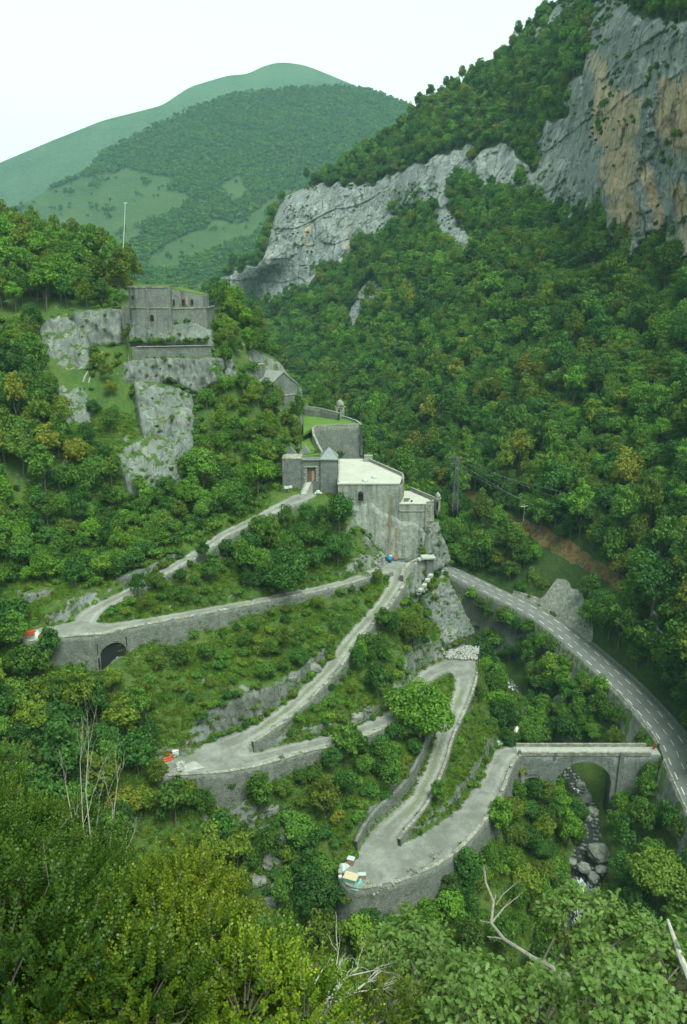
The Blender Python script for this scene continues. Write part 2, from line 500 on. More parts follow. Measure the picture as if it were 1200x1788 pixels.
def simple(name, col, rough=0.8, sc=2.0, var=0.25, spec=0.2, metal=0.0):
    t = NT(name)
    n = t.noise(t.pos(), sc, 4, 0.6)
    c = t.ramp(n, [(0.25, tuple(x * (1 - var) for x in col)), (0.75, tuple(min(1, x * (1 + var)) for x in col))])
    return t.done(c, rough, n, 0.03, 0.3, spec, metal)
simple('bark', (0.11, 0.10, 0.08), 0.95, 6.0)
simple('dead_wood', (0.185, 0.185, 0.15), 0.9, 30.0, 0.35)
simple('pale_dead_wood', (0.30, 0.30, 0.265), 0.9, 30.0, 0.3)
simple('roof_slab', (0.335, 0.345, 0.295), 0.9, 0.35, 0.14)
simple('slate', (0.155, 0.18, 0.175), 0.6, 1.2, 0.3)
simple('pale_slate', (0.20, 0.222, 0.20), 0.7, 0.8, 0.2)
simple('path_gravel', (0.17, 0.19, 0.155), 0.95, 1.2, 0.3)
simple('old_paint', (0.42, 0.46, 0.43), 0.6, 3.0, 0.1)
simple('door_wood', (0.10, 0.075, 0.055), 0.8, 3.0)
simple('opening_shade', (0.012, 0.014, 0.013), 0.9, 1.0, 0.1)  # near-black colour paints the shade inside holes; the blocks wearing it are solid
simple('concrete', (0.27, 0.285, 0.255), 0.9, 0.8, 0.2)
simple('white_paint', (0.50, 0.53, 0.51), 0.6, 3.0, 0.1)
simple('road_paint', (0.50, 0.51, 0.44), 0.8, 2.0, 0.22)
simple('orange_plastic', (0.45, 0.095, 0.04), 0.5, 3.0, 0.2)
simple('blue_cloth', (0.015, 0.16, 0.42), 0.7, 3.0, 0.3)
simple('dark_cloth', (0.03, 0.05, 0.07), 0.8, 3.0, 0.3)
simple('skin', (0.42, 0.26, 0.19), 0.7, 3.0, 0.1)
simple('rust_red', (0.30, 0.05, 0.03), 0.7, 2.0, 0.3)
simple('steel', (0.20, 0.225, 0.215), 0.5, 2.0, 0.2, 0.5, 0.3)
simple('dark_steel', (0.10, 0.12, 0.125), 0.6, 2.0, 0.2)
simple('planks', (0.40, 0.35, 0.24), 0.85, 2.5, 0.2)
simple('red_earthenware', (0.30, 0.17, 0.12), 0.85, 2.5, 0.2)
simple('green_tarpaulin', (0.15, 0.29, 0.245), 0.6, 1.5, 0.25)
simple('pale_tarpaulin', (0.33, 0.42, 0.385), 0.6, 1.5, 0.2)
simple('white_stone', (0.30, 0.32, 0.28), 0.9, 1.5, 0.35)
simple('boulder', (0.15, 0.163, 0.14), 0.9, 0.8, 0.45)

def m_asphalt():
    t = NT('asphalt'); p = t.pos()
    c = t.ramp(t.noise(p, 0.25, 5, 0.6), [(0.3, (0.105, 0.118, 0.110)), (0.7, (0.150, 0.163, 0.152))])
    c = t.mix(t.ramp(t.noise(p, 6, 3, 0.7), [(0.4, 0.3), (0.6, 0.0)]), c, (0.08, 0.09, 0.085))
    return t.done(c, 0.9)
m_asphalt()
def m_lawn():
    t = NT('lawn'); p = t.pos()
    c = t.ramp(t.noise(p, 0.45, 6, 0.75), [(0.32, (0.045, 0.105, 0.014)), (0.5, (0.070, 0.150, 0.020)), (0.7, (0.105, 0.155, 0.035))])
    return t.done(c, 0.95, t.noise(p, 4, 3), 0.1, 0.4)
m_lawn()
def m_turf():
    t = NT('turf'); p = t.pos()
    c = t.ramp(t.noise(p, 0.6, 6, 0.7), [(0.32, (0.035, 0.070, 0.016)), (0.52, (0.065, 0.118, 0.022)), (0.68, (0.115, 0.120, 0.045))])
    return t.done(c, 0.95, t.noise(p, 3, 4), 0.2, 0.6)
m_turf()
def m_water():
    t = NT('water'); p = t.pos()
    f = t.math('ADD', t.attr('foam'), t.math('MULTIPLY', t.math('SUBTRACT', t.noise(t.pos((1.3, .45, .45)), 0.8, 6, 0.7, 0.3), 0.5), 2.6))
    k = t.smooth(f, 0.75, 1.15)
    c = t.mix(k, (0.020, 0.028, 0.024), (0.60, 0.68, 0.66))
    ro = t.math('MULTIPLY_ADD', k, 0.5, 0.30)
    return t.done(c, ro, t.noise(p, 2.2, 4, 0.6), 0.35, 0.9, 0.25)
m_water()
def m_batt():
    """battery front wall: rendered pale masonry with an iron stain running down it"""
    t = NT('battery_wall'); p = t.pos(); ps = t.pos((1, 1, 0.12))
    c = t.ramp(t.noise(p, 0.35, 5, 0.6), [(0.3, (0.165, 0.188, 0.162)), (0.7, (0.29, 0.315, 0.272))])
    vo = t.voro(t.pos((1, 1, 1.6)), 1.3)
    cc = t.n('SeparateColor'); t.l(vo.outputs['Color'], cc.inputs[0])
    c = t.mix(0.3, c, t.ramp(cc.outputs[0], [(0.0, (0.09, 0.105, 0.09)), (1.0, (0.33, 0.35, 0.30))]))
    c = t.mix(t.ramp(t.noise(ps, 0.6, 4, 0.65), [(0.46, 0.0), (0.68, 0.75)]), c, (0.065, 0.078, 0.066))
    sx = t.n('SeparateXYZ'); t.l(p, sx.inputs[0])
    d = t.math('ABSOLUTE', t.math('SUBTRACT', sx.outputs[0], 15.9))
    d = t.math('SUBTRACT', d, t.math('MULTIPLY', t.math('SUBTRACT', t.noise(t.pos((1, 1, .22)), 0.8, 7, 0.8), 0.36), 4.2))
    s1 = t.math('MULTIPLY', t.smooth(d, 0.35, -0.35), t.smooth(sx.outputs[2], -73.5, -76.0))
    d2 = t.math('ABSOLUTE', t.math('SUBTRACT', sx.outputs[0], 18.0))
    d2 = t.math('SUBTRACT', d2, t.math('MULTIPLY', t.math('SUBTRACT', t.noise(t.pos((1.1, 1, .22)), 0.7, 7, 0.8), 0.40), 4.6))
    s2 = t.math('MULTIPLY', t.smooth(d2, 0.35, -0.35), t.smooth(sx.outputs[2], -85.0, -86.5))
    s = t.math('MULTIPLY', t.math('MINIMUM', t.math('ADD', s1, s2), 1.0), 0.72)
    c = t.mix(s, c, t.ramp(t.noise(ps, 1.2, 4, 0.6), [(0.38, (0.055, 0.048, 0.032)), (0.55, (0.17, 0.125, 0.06)), (0.7, (0.26, 0.23, 0.15))]))
    return t.done(c, 0.95, vo.outputs['Distance'], 0.12, 0.5)
m_batt()
M = MATS

# ------------------------------------------------------------------ the tracks: centre lines (pixel u, v, height z, half width)
def poly_world(pts, step=1.5):
    P = np.array([[*PZ(u, v, z), hw] for u, v, z, hw in pts])
    # Catmull-Rom densify
    out = []
    n = len(P)
    for i in range(n - 1):
        p0, p1, p2, p3 = P[max(i - 1, 0)], P[i], P[i + 1], P[min(i + 2, n - 1)]
        k = max(2, int(np.linalg.norm(p2[:2] - p1[:2]) / step))
        for t in np.linspace(0, 1, k, endpoint=False):
            out.append(0.5 * ((2 * p1) + (-p0 + p2) * t + (2 * p0 - 5 * p1 + 4 * p2 - p3) * t * t + (-p0 + 3 * p1 - 3 * p2 + p3) * t ** 3))
    out.append(P[-1])
    return np.array(out)
LEG = {}
LEG[1] = poly_world([(1140, 1311, -139.5, 2.3), (1000, 1310, -140, 2.3), (915, 1309, -140, 2.4), (880, 1318, -140, 3.2), (866, 1345, -139.6, 3.2), (852, 1375, -139, 3.3),
                     (812, 1430, -137.6, 4.0), (757, 1477, -136, 4.6), (700, 1503, -135, 5.0), (662, 1516, -134.6, 5.0), (632, 1523, -134.5, 4.4)])
LEG[2] = poly_world([(655, 1500, -134.4, 4.2), (672, 1458, -133.8, 3.4), (726, 1400, -132, 2.5), (756, 1340, -130.2, 2.3), (776, 1280, -128.4, 2.3), (797, 1235, -126.8, 2.4),
                     (810, 1192, -125.4, 3.0), (806, 1165, -124.6, 4.5), (803, 1138, -124.2, 5.0)])
LEG[3] = poly_world([(790, 1160, -124.3, 3.5), (748, 1178, -123.2, 3.0), (715, 1218, -121.8, 2.6), (680, 1253, -120.5, 2.5), (600, 1285, -118.8, 2.5), (520, 1305, -117.4, 2.5),
                     (440, 1325, -116.2, 3.0), (385, 1328, -115.5, 4.4), (325, 1335, -115.0, 3.6), (298, 1338, -115.0, 3.2)])
LEG[4] = poly_world([(365, 1312, -114.9, 3.6), (420, 1289, -114, 3.2), (470, 1262, -112.6, 2.4), (520, 1222, -110.8, 2.2), (576, 1166, -108, 2.1), (611, 1117, -105.6, 2.1), (646, 1078, -103.2, 2.1),
                     (667, 1054, -100.9, 2.2), (688, 1022, -98.4, 2.4), (697, 996, -96.9, 3.8)])
LEG[5] = poly_world([(694, 987, -96.7, 4.2), (662, 997, -96.5, 3.0), (607, 1015, -95.9, 1.9), (555, 1028, -95.2, 1.8), (502, 1038, -94.4, 1.8), (450, 1049, -93.6, 1.8), (397, 1059, -92.8, 1.8), (350, 1068, -92, 1.9),
                     (280, 1080, -90.8, 1.9), (227, 1089, -89.9, 2.2), (182, 1097, -89.3, 3.2), (140, 1097, -89, 4.0), (112, 1100, -89, 4.0), (72, 1107, -89, 3.6)])
LEG[6] = poly_world([(145, 1085, -88.9, 3.4), (168, 1063, -88, 2.8), (210, 1041, -86.6, 2.2), (252, 1019, -85.2, 2.0), (297, 992, -83.4, 1.9), (350, 961, -81.4, 1.9), (385, 936, -80, 1.9), (416, 920, -79, 2.1),
                     (452, 903, -78, 2.2), (490, 884, -77, 2.8), (522, 870, -76.2, 3.6), (537, 864, -75.8, 3.2)])
MID = {1: 0.0, 2: 0.95, 3: 0.45, 4: 0.95, 5: 0.75, 6: 0.8}
ROAD = poly_world([(1330, 1640, -142, 3.9), (1255, 1470, -141, 3.9), (1212, 1380, -140, 3.9), (1190, 1333, -139.6, 3.9), (1170, 1290, -139.2, 3.9), (1120, 1229, -138.4, 3.9), (1080, 1190, -137.8, 3.9),
                   (1033, 1147, -137, 3.9), (987, 1107, -136, 3.9), (940, 1073, -135, 3.9), (880, 1042, -134, 3.9), (840, 1022, -133.3, 3.9), (812, 1008, -132.8, 3.9)], 2.0)
# beyond the bend the road runs on up the valley, hidden by the spur
d_ = ROAD[-1] - ROAD[-6]; d_ /= np.linalg.norm(d_[:2])
ROAD = np.vstack([ROAD, [ROAD[-1] + d_ * s + np.array([-0.0016 * s * s, 0, 0, 0]) for s in np.arange(2, 90, 2.0)]])
RIVER = np.array([[34, 350, -155.5, 2.2], [41, 322, -156.5, 2.2], [54, 296, -157.6, 2.4], [61, 284, -158.2, 2.6], [65.5, 272, -159, 2.8], [70, 245, -161, 2.3], [76, 222, -162.5, 2.0], [77.5, 207, -163.5, 2.0], [75, 196, -164.6, 2.4],
                  [70, 184, -166, 4.0], [63, 168, -168, 3.6], [54, 135, -172, 3], [44, 100, -178, 3], [30, 50, -186, 3]], float)
def dens(P, step):
    out = []
    for a, b in zip(P[:-1], P[1:]):
        k = max(1, int(np.linalg.norm(b[:2] - a[:2]) / step))
        out += [a + (b - a) * t for t in np.linspace(0, 1, k, endpoint=False)]
    return np.array(out + [P[-1]])
RIVER = dens(RIVER, 1.5)
for _ in range(10):
    RIVER[1:-1, :3] = 0.25 * RIVER[:-2, :3] + 0.5 * RIVER[1:-1, :3] + 0.25 * RIVER[2:, :3]

# ------------------------------------------------------------------ the fort hill: control points, interpolated to one sheet
ctrl = []
def cY(*rows):
    for u, v, Y in rows: ctrl.append(PY(u, v, Y))
def cW(*rows):
    for r in rows: ctrl.append(np.array(r, float))
for k, L in LEG.items():
    s = L[7:-3:5] if k == 1 else L[2:-2:5]
    if k == 1: s = np.array([p for p in L[::4] if p[0] < 52])
    for p in s: ctrl.append(p[:3])
def side_of(L, side):
    T = np.gradient(L[:, :2], axis=0); T /= np.linalg.norm(T, axis=1)[:, None] + 1e-9
    N = np.stack([-T[:, 1], T[:, 0]], 1)
    return N if side == 'l' else -N
DOWN = {1: 'l', 2: 'r', 3: 'l', 4: 'r', 5: 'l', 6: 'r'}
# feet of the retaining walls under each leg: depth below the track
FOOT = {1: [(0.30, 11), (0.45, 11.5), (0.6, 10.5), (0.75, 9), (0.88, 8), (1.0, 7.0)],
        2: [(0.1, 1.5), (0.3, 2.0), (0.5, 2.6), (0.7, 3.5)],
        3: [(0.25, 5.0), (0.4, 6.0), (0.55, 6.0), (0.7, 5.5), (0.85, 5.0), (0.97, 5.0)],
        4: [(0.15, 2.0), (0.3, 3.0), (0.5, 4.0), (0.7, 4.5), (0.82, 4.5)],
        5: [(0.05, 4.0), (0.2, 4.5), (0.35, 5.0), (0.5, 5.5), (0.62, 6.5), (0.75, 8.5), (0.88, 9.0), (0.97, 8)],
        6: [(0.2, 1.5), (0.35, 3.0), (0.5, 3.5), (0.65, 3.5), (0.8, 3.0), (0.93, 3.0)]}
for k, rows in FOOT.items():
    L = LEG[k]; N = side_of(L, DOWN[k])
    for f, h in rows:
        i = min(len(L) - 1, int(f * (len(L) - 1)))
        q = L[i, :2] + N[i] * (L[i, 3] + 2.2)
        ctrl.append(np.array([q[0], q[1], L[i, 2] - h]))
# banks above the legs (rock cuts, walls)
for k, rows in {2: [(0.08, 5.5), (0.2, 6), (0.35, 6), (0.5, 5.5)], 4: [(0.05, 8), (0.18, 8.5), (0.32, 6.5), (0.45, 4.0), (0.6, 2)], 1: [(0.45, 4), (0.55, 4), (0.65, 3)],
                6: [(0.05, 7), (0.15, 4), (0.3, 3), (0.5, 2.5), (0.7, 2.5)]}.items():
    L = LEG[k]; N = side_of(L, 'l' if DOWN[k] == 'r' else 'r')
    for f, h in rows:
        i = int(f * (len(L) - 1)); q = L[i, :2] + N[i] * (L[i, 3] + 2.2)
        ctrl.append(np.array([q[0], q[1], L[i, 2] + h]))
for p in RIVER[::6]:
    ctrl.append(np.array([p[0], p[1], p[2] - 0.8]))
for p in ROAD[::8]: ctrl.append(p[:3])
N = side_of(ROAD, 'l'); NR = side_of(ROAD, 'r')
for i in range(6, len(ROAD), 8):                  # travel away from the camera: left = towards the river
    q = ROAD[i, :2] + N[i] * 6.3; ctrl.append(np.array([q[0], q[1], ROAD[i, 2] - 8]))
    q = ROAD[i, :2] + NR[i] * 9; ctrl.append(np.array([q[0], q[1], ROAD[i, 2] + 1.0]))
    q = ROAD[i, :2] + NR[i] * 30; ctrl.append(np.array([q[0], q[1], ROAD[i, 2] + 10.0]))
cY((0, 1000, 212), (60, 1020, 207), (150, 1020, 208), (0, 900, 226), (150, 900, 240), (300, 900, 250), (420, 870, 260), (480, 845, 264),
   (0, 800, 240), (100, 780, 250), (200, 790, 258), (230, 875, 249), (290, 860, 250), (330, 770, 272), (285, 720, 281), (245, 660, 288), (225, 615, 291),
   (350, 830, 260), (400, 790, 270), (450, 770, 280), (490, 790, 275), (440, 700, 290), (380, 690, 290), (350, 650, 294), (420, 640, 300),
   (215, 608, 300), (295, 606, 298), (372, 604, 300), (0, 520, 330), (100, 530, 322), (180, 545, 322), (0, 465, 352), (90, 495, 345), (0, 600, 300), (60, 560, 312),
   (140, 660, 283), (165, 620, 300), (0, 680, 272), (60, 720, 262), (150, 740, 268), (190, 700, 277), (205, 650, 292),
   (400, 560, 318), (430, 550, 330), (480, 610, 322), (530, 670, 325), (470, 700, 300), (520, 760, 296),
   (462, 690, 302), (478, 700, 303.5), (500, 735, 304), (526, 756, 304), (450, 670, 306), (590, 870, 249), (640, 960, 248), (620, 920, 248), (570, 930, 243), (480, 960, 238), (400, 1000, 228))
cW((-150, 400, 6), (-190, 380, 14), (-120, 375, -2), (-100, 400, -8), (-230, 330, 32), (-300, 400, 70), (-300, 300, 110), (-250, 240, 50), (-300, 200, 60), (-180, 260, -10), (-160, 210, -45),
   (-140, 180, -70), (-200, 160, -40), (-300, 100, 20), (-95, 360, -12), (-70, 360, -22), (-60, 350, -24), (-40, 350, -45), (-20, 345, -66), (-12, 322, -60), (-30, 328, -52), (0, 335, -75), (20, 300, -98), (30, 285, -112),
   (-60, 420, -45), (-20, 400, -80), (-110, 480, -32), (-60, 520, -70), (20, 380, -120), (0, 450, -128), (-160, 520, -14), (-300, 560, 40), (-60, 600, -110), (-140, 640, -60), (40, 270, -122), (48, 250, -135),
   (-105, 600, -75), (-200, 640, -30))
# between platform and gorge
cY((838, 1150, 236), (845, 1230, 216))
cW((47, 236, -139), (50, 220, -143), (52, 205, -146), (56, 200, -150), (60, 240, -157), (55, 260, -150), (50, 280, -146), (40, 300, -135))
# the gully and the camera's own slope
cW((-66, 176, -98), (-58, 160, -112), (-45, 148, -124), (-28, 137, -140), (-5, 128, -154), (25, 120, -167), (40, 118, -172),
   (-25, 156, -132), (-14, 149, -143), (-6, 142, -150), (12, 136, -150), (25, 140, -154), (40, 150, -158),
   (-90, 165, -96), (-88, 145, -96), (-70, 120, -98), (-45, 100, -104), (-40, 118, -124), (0, 1.0, -2.2), (0, 4, -8), (0, 12, -27), (0, 25, -50), (0, 50, -88), (0, 80, -126), (5, 105, -154), (-8, 12, -20), (8, 12, -28), (12, 25, -52), (-14, 25, -42),
   (-40, 30, -38), (-60, 60, -68), (-40, 70, -90), (-20, 70, -108), (-110, 80, -50), (-150, 120, -50), (-120, 20, 5), (40, 20, -42), (50, 60, -100), (25, 60, -104), (90, 60, -105), (60, 95, -130), (100, 110, -128), (140, 100, -100), (110, 150, -143), (90, 165, -152),
   (40, 90, -150), (-200, 40, 10), (160, 30, -20), (200, 150, -90), (82, 185, -160), (92, 195, -150), (95, 180, -151), (105, 190, -145))
CT = np.array(ctrl)
def solve_rbf(X, z, c=3.0, lam=0.02, s=100.0):
    A = X / s; d = np.sqrt(((A[:, None] - A[None]) ** 2).sum(-1) + (c / s) ** 2)
    n = len(A); Pm = np.hstack([np.ones((n, 1)), A])
    K = np.zeros((n + 3, n + 3)); K[:n, :n] = -d + lam / s * 0 + np.eye(n) * (-lam) * -1; K[:n, n:] = Pm; K[n:, :n] = Pm.T
    w = np.linalg.solve(K, np.concatenate([z, np.zeros(3)]))
    def ev(Q):
        Q = np.asarray(Q, float) / s; out = np.empty(len(Q))
        for i in range(0, len(Q), 20000):
            q = Q[i:i + 20000]
            dd = np.sqrt(((q[:, None] - A[None]) ** 2).sum(-1) + (c / s) ** 2)
            out[i:i + 20000] = -dd @ w[:n] + w[n] + q @ w[n + 1:]
        return out
    return ev
hill = solve_rbf(CT[:, :2], CT[:, 2])

def axis(segs):
    out = []
    for a, b, st in segs: out += list(np.arange(a, b, st))
    return np.array(out + [segs[-1][1]])
XS = axis([(-330, -130, 8), (-130, -104, 2), (-104, 92, 0.85), (92, 130, 1.5), (130, 250, 8)])
YS = axis([(-6, 110, 3), (110, 130, 1.5), (130, 268, 0.85), (268, 345, 1.3), (345, 420, 4), (420, 680, 9)])
GX, GY = np.meshgrid(XS, YS)
G2 = np.stack([GX.ravel(), GY.ravel()], 1)
base = hill(G2)
P3 = np.stack([G2[:, 0], G2[:, 1], base], 1)
rough = np.clip((G2[:, 1] - 20) / 60, 0, 1)
base = base + rough * (1.6 * fbm(P3 * 0.05, 3) + 0.9 * fbm(P3 * 0.22, 3))
def seg_dist(L, Q, zz=True):
    """nearest distance minus half width, plus height, lateral fraction"""
    best = np.full(len(Q), 1e9); zr = np.zeros(len(Q)); lat = np.zeros(len(Q)); seg_dist.hw = np.zeros(len(Q))
    for a, b in zip(L[:-1], L[1:]):
        d = b[:2] - a[:2]; l2 = d @ d + 1e-9
        t = np.clip(((Q - a[:2]) @ d) / l2, 0, 1)
        dist = np.linalg.norm(Q - (a[:2] + t[:, None] * d), axis=1)
        hw = a[3] + t * (b[3] - a[3])
        sd = dist - hw; m = sd < best
        best[m] = sd[m]; zr[m] = (a[2] + t * (b[2] - a[2]))[m]; lat[m] = (dist / hw)[m]; seg_dist.hw[m] = hw[m]
    return best, zr, lat
rut = np.zeros(len(G2)); edge = np.full(len(G2), 50.0); zroad = np.zeros(len(G2)); middle = np.zeros(len(G2))
near = (np.abs(G2[:, 0]) < 112) & (G2[:, 1] > 120) & (G2[:, 1] < 275)
idx = np.where(near)[0]
for k, L in LEG.items():
    LL = L if k != 1 else L[[i for i in range(len(L)) if L[i, 0] < 53.5]]
    sd, zr, lat = seg_dist(LL, G2[idx])
    m = sd < edge[idx]; hwl = seg_dist.hw
    ii = idx[m]; edge[ii] = sd[m]; zroad[ii] = zr[m]
    rut[ii] = np.exp(-((lat[m] - .58) / .24) ** 2) * np.clip((4.2 - hwl[m]) / 1.2, 0, 1)
    middle[ii] = MID[k] * np.clip(1 - lat[m] / 0.55, 0, 1) * np.clip((3.6 - hwl[m]) / 0.9, 0, 1)
# wide gravel of the hairpins must not carry a grass middle
aedge = np.full(len(G2), 50.0); azr = np.zeros(len(G2))
m = (G2[:, 0] > 20) & (G2[:, 1] > 90)
sd, zr, _ = seg_dist(ROAD, G2[m]); aedge[m] = sd; azr[m] = zr
redge = np.full(len(G2), 50.0); rz = np.zeros(len(G2))
sd, zr, _ = seg_dist(RIVER, G2[m]); redge[m] = sd; rz[m] = zr
z = base.copy()
def bench(z, e, zr, up=1.6, dn=0.7):
    B = np.where(z > zr, up, dn)
    t = np.clip((e - 0.35) / B, 0, 1)
    return np.where(e < 12, zr + (z - zr) * t, z)
z = bench(z, edge, zroad - 0.05)
z = bench(z, np.where(aedge < 40, aedge - 1.2, 50), azr - 0.25, 6.0, 0.8)
z = np.where(redge < 0, np.minimum(z, rz - 1.0), np.where(redge < 6, np.minimum(z, rz - 0.6 + redge * 1.3), z))
# flat places inside the fort: lawns, terrace, forecourt (polygons of world points, height)
FLATS = []
def flat(pts, zf):
    w = [PZ(u, v, zf)[:2] for u, v in pts]; FLATS.append((w, zf))
    global z
    z = np.where(in_poly(G2[:, 0], G2[:, 1], w), zf, z)
LAWN_Z, LAWN2_Z, ROOF_Z = -60.5, -64.0, -70.0
def flatw(w, zf):
    global z
    z = np.where(in_poly(G2[:, 0], G2[:, 1], w), zf, z)
flatw([(-78, 287.5), (-50, 291), (-50, 300), (-80, 297)], -29.0)
flatw([(-1.2, 253.2), (18.2, 253.2), (20, 262), (7, 286), (-1.2, 286)], -84.0)
flatw([(-30, 304), (-15, 311), (-20, 321), (-37, 314)], -53.5)
flatw([(18, 253.2), (27.6, 253.2), (30, 256), (23, 267), (18, 267)], -90.0)
flat([(528, 722), (590, 720), (634, 736), (630, 743), (553, 743), (528, 760)], LAWN_Z - .1)
flat([(524, 757), (548, 745), (566, 792), (527, 797)], LAWN2_Z - .1)
Z2 = z.reshape(GX.shape)
def H(x, y):
    x = np.asarray(x, float); y = np.asarray(y, float)
    i = np.clip(np.searchsorted(YS, y) - 1, 0, len(YS) - 2); j = np.clip(np.searchsorted(XS, x) - 1, 0, len(XS) - 2)
    ty = np.clip((y - YS[i]) / (YS[i + 1] - YS[i]), 0, 1); tx = np.clip((x - XS[j]) / (XS[j + 1] - XS[j]), 0, 1)
    return (Z2[i, j] * (1 - tx) + Z2[i, j + 1] * tx) * (1 - ty) + (Z2[i + 1, j] * (1 - tx) + Z2[i + 1, j + 1] * tx) * ty
def E(arr, x, y):
    A = arr.reshape(GX.shape)
    i = np.clip(np.searchsorted(YS, y) - 1, 0, len(YS) - 2); j = np.clip(np.searchsorted(XS, x) - 1, 0, len(XS) - 2)
    return A[i, j]
V = np.stack([G2[:, 0], G2[:, 1], z], 1)
Fq = grid_faces(*GX.shape)
att = {'edge': edge, 'middle': middle, 'rut': rut}
isroad = (edge[Fq] < 0.9).all(1)
# which faces of the track belong to which object: the track is one thing of ground, the rest is the hillside
o = link('hillside', mesh_np('hillside', V, Fq[~isroad], M['hillside'], True, att)); tag(o, kind='structure')
us = np.unique(Fq[isroad]); re = np.full(len(V), -1); re[us] = np.arange(len(us))
o = link('gravel_track', mesh_np('gravel_track', V[us], re[Fq[isroad]], M['hillside'], True, {k: a[us] for k, a in att.items()})); tag(o, kind='structure')

# ------------------------------------------------------------------ the wooded mountainside beyond the road, with its cliffs
def Yp(u, v):
    a, b = ab(u, v); return 292.0 / np.maximum(.828 * a + .36 - b, 0.05)
GP = np.array([(1200, 1180, 1), (1200, 1000, 1), (1200, 800, 1), (1200, 620, 1), (1000, 1000, 1), (1000, 800, 1), (1000, 600, 1), (800, 900, 1), (800, 700, 1), (800, 560, 1), (640, 800, 1), (640, 600, 1), (560, 700, 1), (470, 560, 1), (400, 590, 1),
               (1600, 1200, 1), (1600, 800, 1), (1600, 500, 1), (1600, 380, .95), (1600, 100, .70), (1600, -200, .60),
               (1200, 450, 1), (1100, 445, 1), (1000, 400, 1), (1200, 330, .885), (1200, 200, .76), (1200, 40, .64), (1200, -150, .62), (1100, 330, .89), (1100, 200, .77), (1100, 40, .66), (1060, 330, .90),
               (1020, 240, .86), (1010, 100, .76), (975, 0, .74), (1000, -100, .72), (940, 330, .97), (930, 220, .90), (880, 300, .95), (880, 150, .80), (820, 320, .95), (820, 140, .80), (790, 300, .90), (730, 195, .78),
               (700, 390, .98), (700, 300, .86), (640, 440, .98), (600, 470, .98), (600, 330, .80), (560, 500, .98), (500, 345, .72), (480, 480, .92), (450, 530, .97), (460, 465, .82), (400, 490, .80), (365, 520, .80), (330, 560, .9), (800, 440, .97), (760, 400, .94)], float)
def rbf_uv(P):
    X = P[:, :2]; g = P[:, 2]
    ev = solve_rbf(X, g, 20.0, 0.02, 300.0)
    return ev
gfac = rbf_uv(GP)
SIL = [(300, 560), (340, 535), (365, 512), (392, 478), (450, 452), (468, 400), (482, 362), (500, 342), (560, 312), (640, 262), (700, 218), (735, 188), (800, 152), (860, 112), (910, 66), (950, 22), (975, -2), (1020, -40), (1100, -110), (1250, -220), (1650, -420)]
BOT = [(300, 600, 1), (400, 600, 1), (470, 640, 1), (560, 780, 1), (640, 880, 1), (700, 960, 1), (760, 1005, 1)]
rr = ROAD[:int(np.argmax(ROAD[:, 1] > ROAD[:, 1].max() * 2)) or len(ROAD)]
NRr = side_of(ROAD, 'r')
for i in range(len(ROAD) - 1, -1, -1):
    if ROAD[i, 1] > 318: continue
    q = np.array([ROAD[i, 0] + NRr[i, 0] * 5.6, ROAD[i, 1] + NRr[i, 1] * 5.6, ROAD[i, 2] + 0.5])
    uu, vv, dd = proj(q)
    if uu > 800: BOT.append((float(uu), float(vv), float(q[1])))
BOT.sort(); BOT.append((1700, BOT[-1][1] + (1700 - BOT[-1][0]) * .8, BOT[-1][2] - 10))
BOT = [(a, b, (c if c > 1 else float(Yp(a, b)))) for a, b, c in BOT]
NU, NV = 700, 560
us_ = np.linspace(300, 1640, NU)
# slightly denser towards the frame
sil = np.interp(us_, *np.array(SIL).T); bot = np.interp(us_, [p[0] for p in BOT], [p[1] for p in BOT]); botY = np.interp(us_, [p[0] for p in BOT], [p[2] for p in BOT])
tt = np.linspace(0, 1, NV)
UU = np.repeat(us_[None], NV, 0)
VV = sil[None] + (bot - sil)[None] * tt[:, None]
YY = Yp(UU, VV) * gfac(np.stack([UU.ravel(), VV.ravel()], 1)).reshape(UU.shape)
wt = np.clip((tt - 0.45) / 0.55, 0, 1)[:, None] ** 1.6
YY = YY * np.exp(wt * np.log(botY / YY[-1])[None])
ROCK = [
 [(372,520),(392,482),(450,460),(470,400),(500,338),(560,322),(640,320),(700,298),(760,276),(800,258),(832,256),(818,296),(790,322),(775,350),(748,378),(730,360),(690,360),(700,392),(665,420),(625,440),(600,472),(560,500),(520,520),(470,545),(430,535)],
 [(752,388),(775,345),(800,390),(832,425),(805,470),(780,445),(762,425)],
 [(596,560),(612,528),(648,478),(678,510),(650,545),(625,575),(602,595)],
 [(812,312),(828,280),(850,258),(878,250),(930,300),(960,240),(992,210),(992,392),(962,372),(940,352),(900,330),(860,345)],
 [(1020,60),(1040,0),(1090,0),(1100,22),(1150,32),(1200,38),(1700,60),(1700,460),(1190,450),(1160,410),(1130,415),(1105,450),(1065,415),(1040,372),(1000,392),(968,382),(975,300),(945,275),(938,225),(990,205),(992,150),(1016,130)],
 [(945,34),(972,5),(1012,0),(1000,36),(962,56)], [(785,515),(800,478),(812,480),(800,520)], [(925,60),(948,44),(950,90),(930,92)], [(868,210),(884,200),(890,236),(872,240)], [(1140,1060),(1160,1062),(1158,1105),(1142,1100)]]
ORG = [[(1028,86),(1052,96),(1064,150),(1100,160),(1122,170),(1116,230),(1104,300),(1112,360),(1098,420),(1072,425),(1062,360),(1046,300),(1036,200)], [(1146,140),(1215,130),(1500,150),(1500,265),(1200,272),(1170,250),(1150,230)], [(1116,280),(1136,300),(1160,380),(1190,430),(1180,448),(1140,400)], [(1170,318),(1260,350),(1260,446),(1194,440)], [(526,396),(544,400),(546,436),(530,432)], [(600,400),(612,400),(608,430),(598,428)]]
DRY = [[(806,842),(840,862),(880,888),(920,912),(960,925),(1000,945),(1040,975),(1080,1000),(1120,1030),(1110,1050),(1050,1010),(1000,985),(960,960),(910,925),(860,900),(815,870)]]
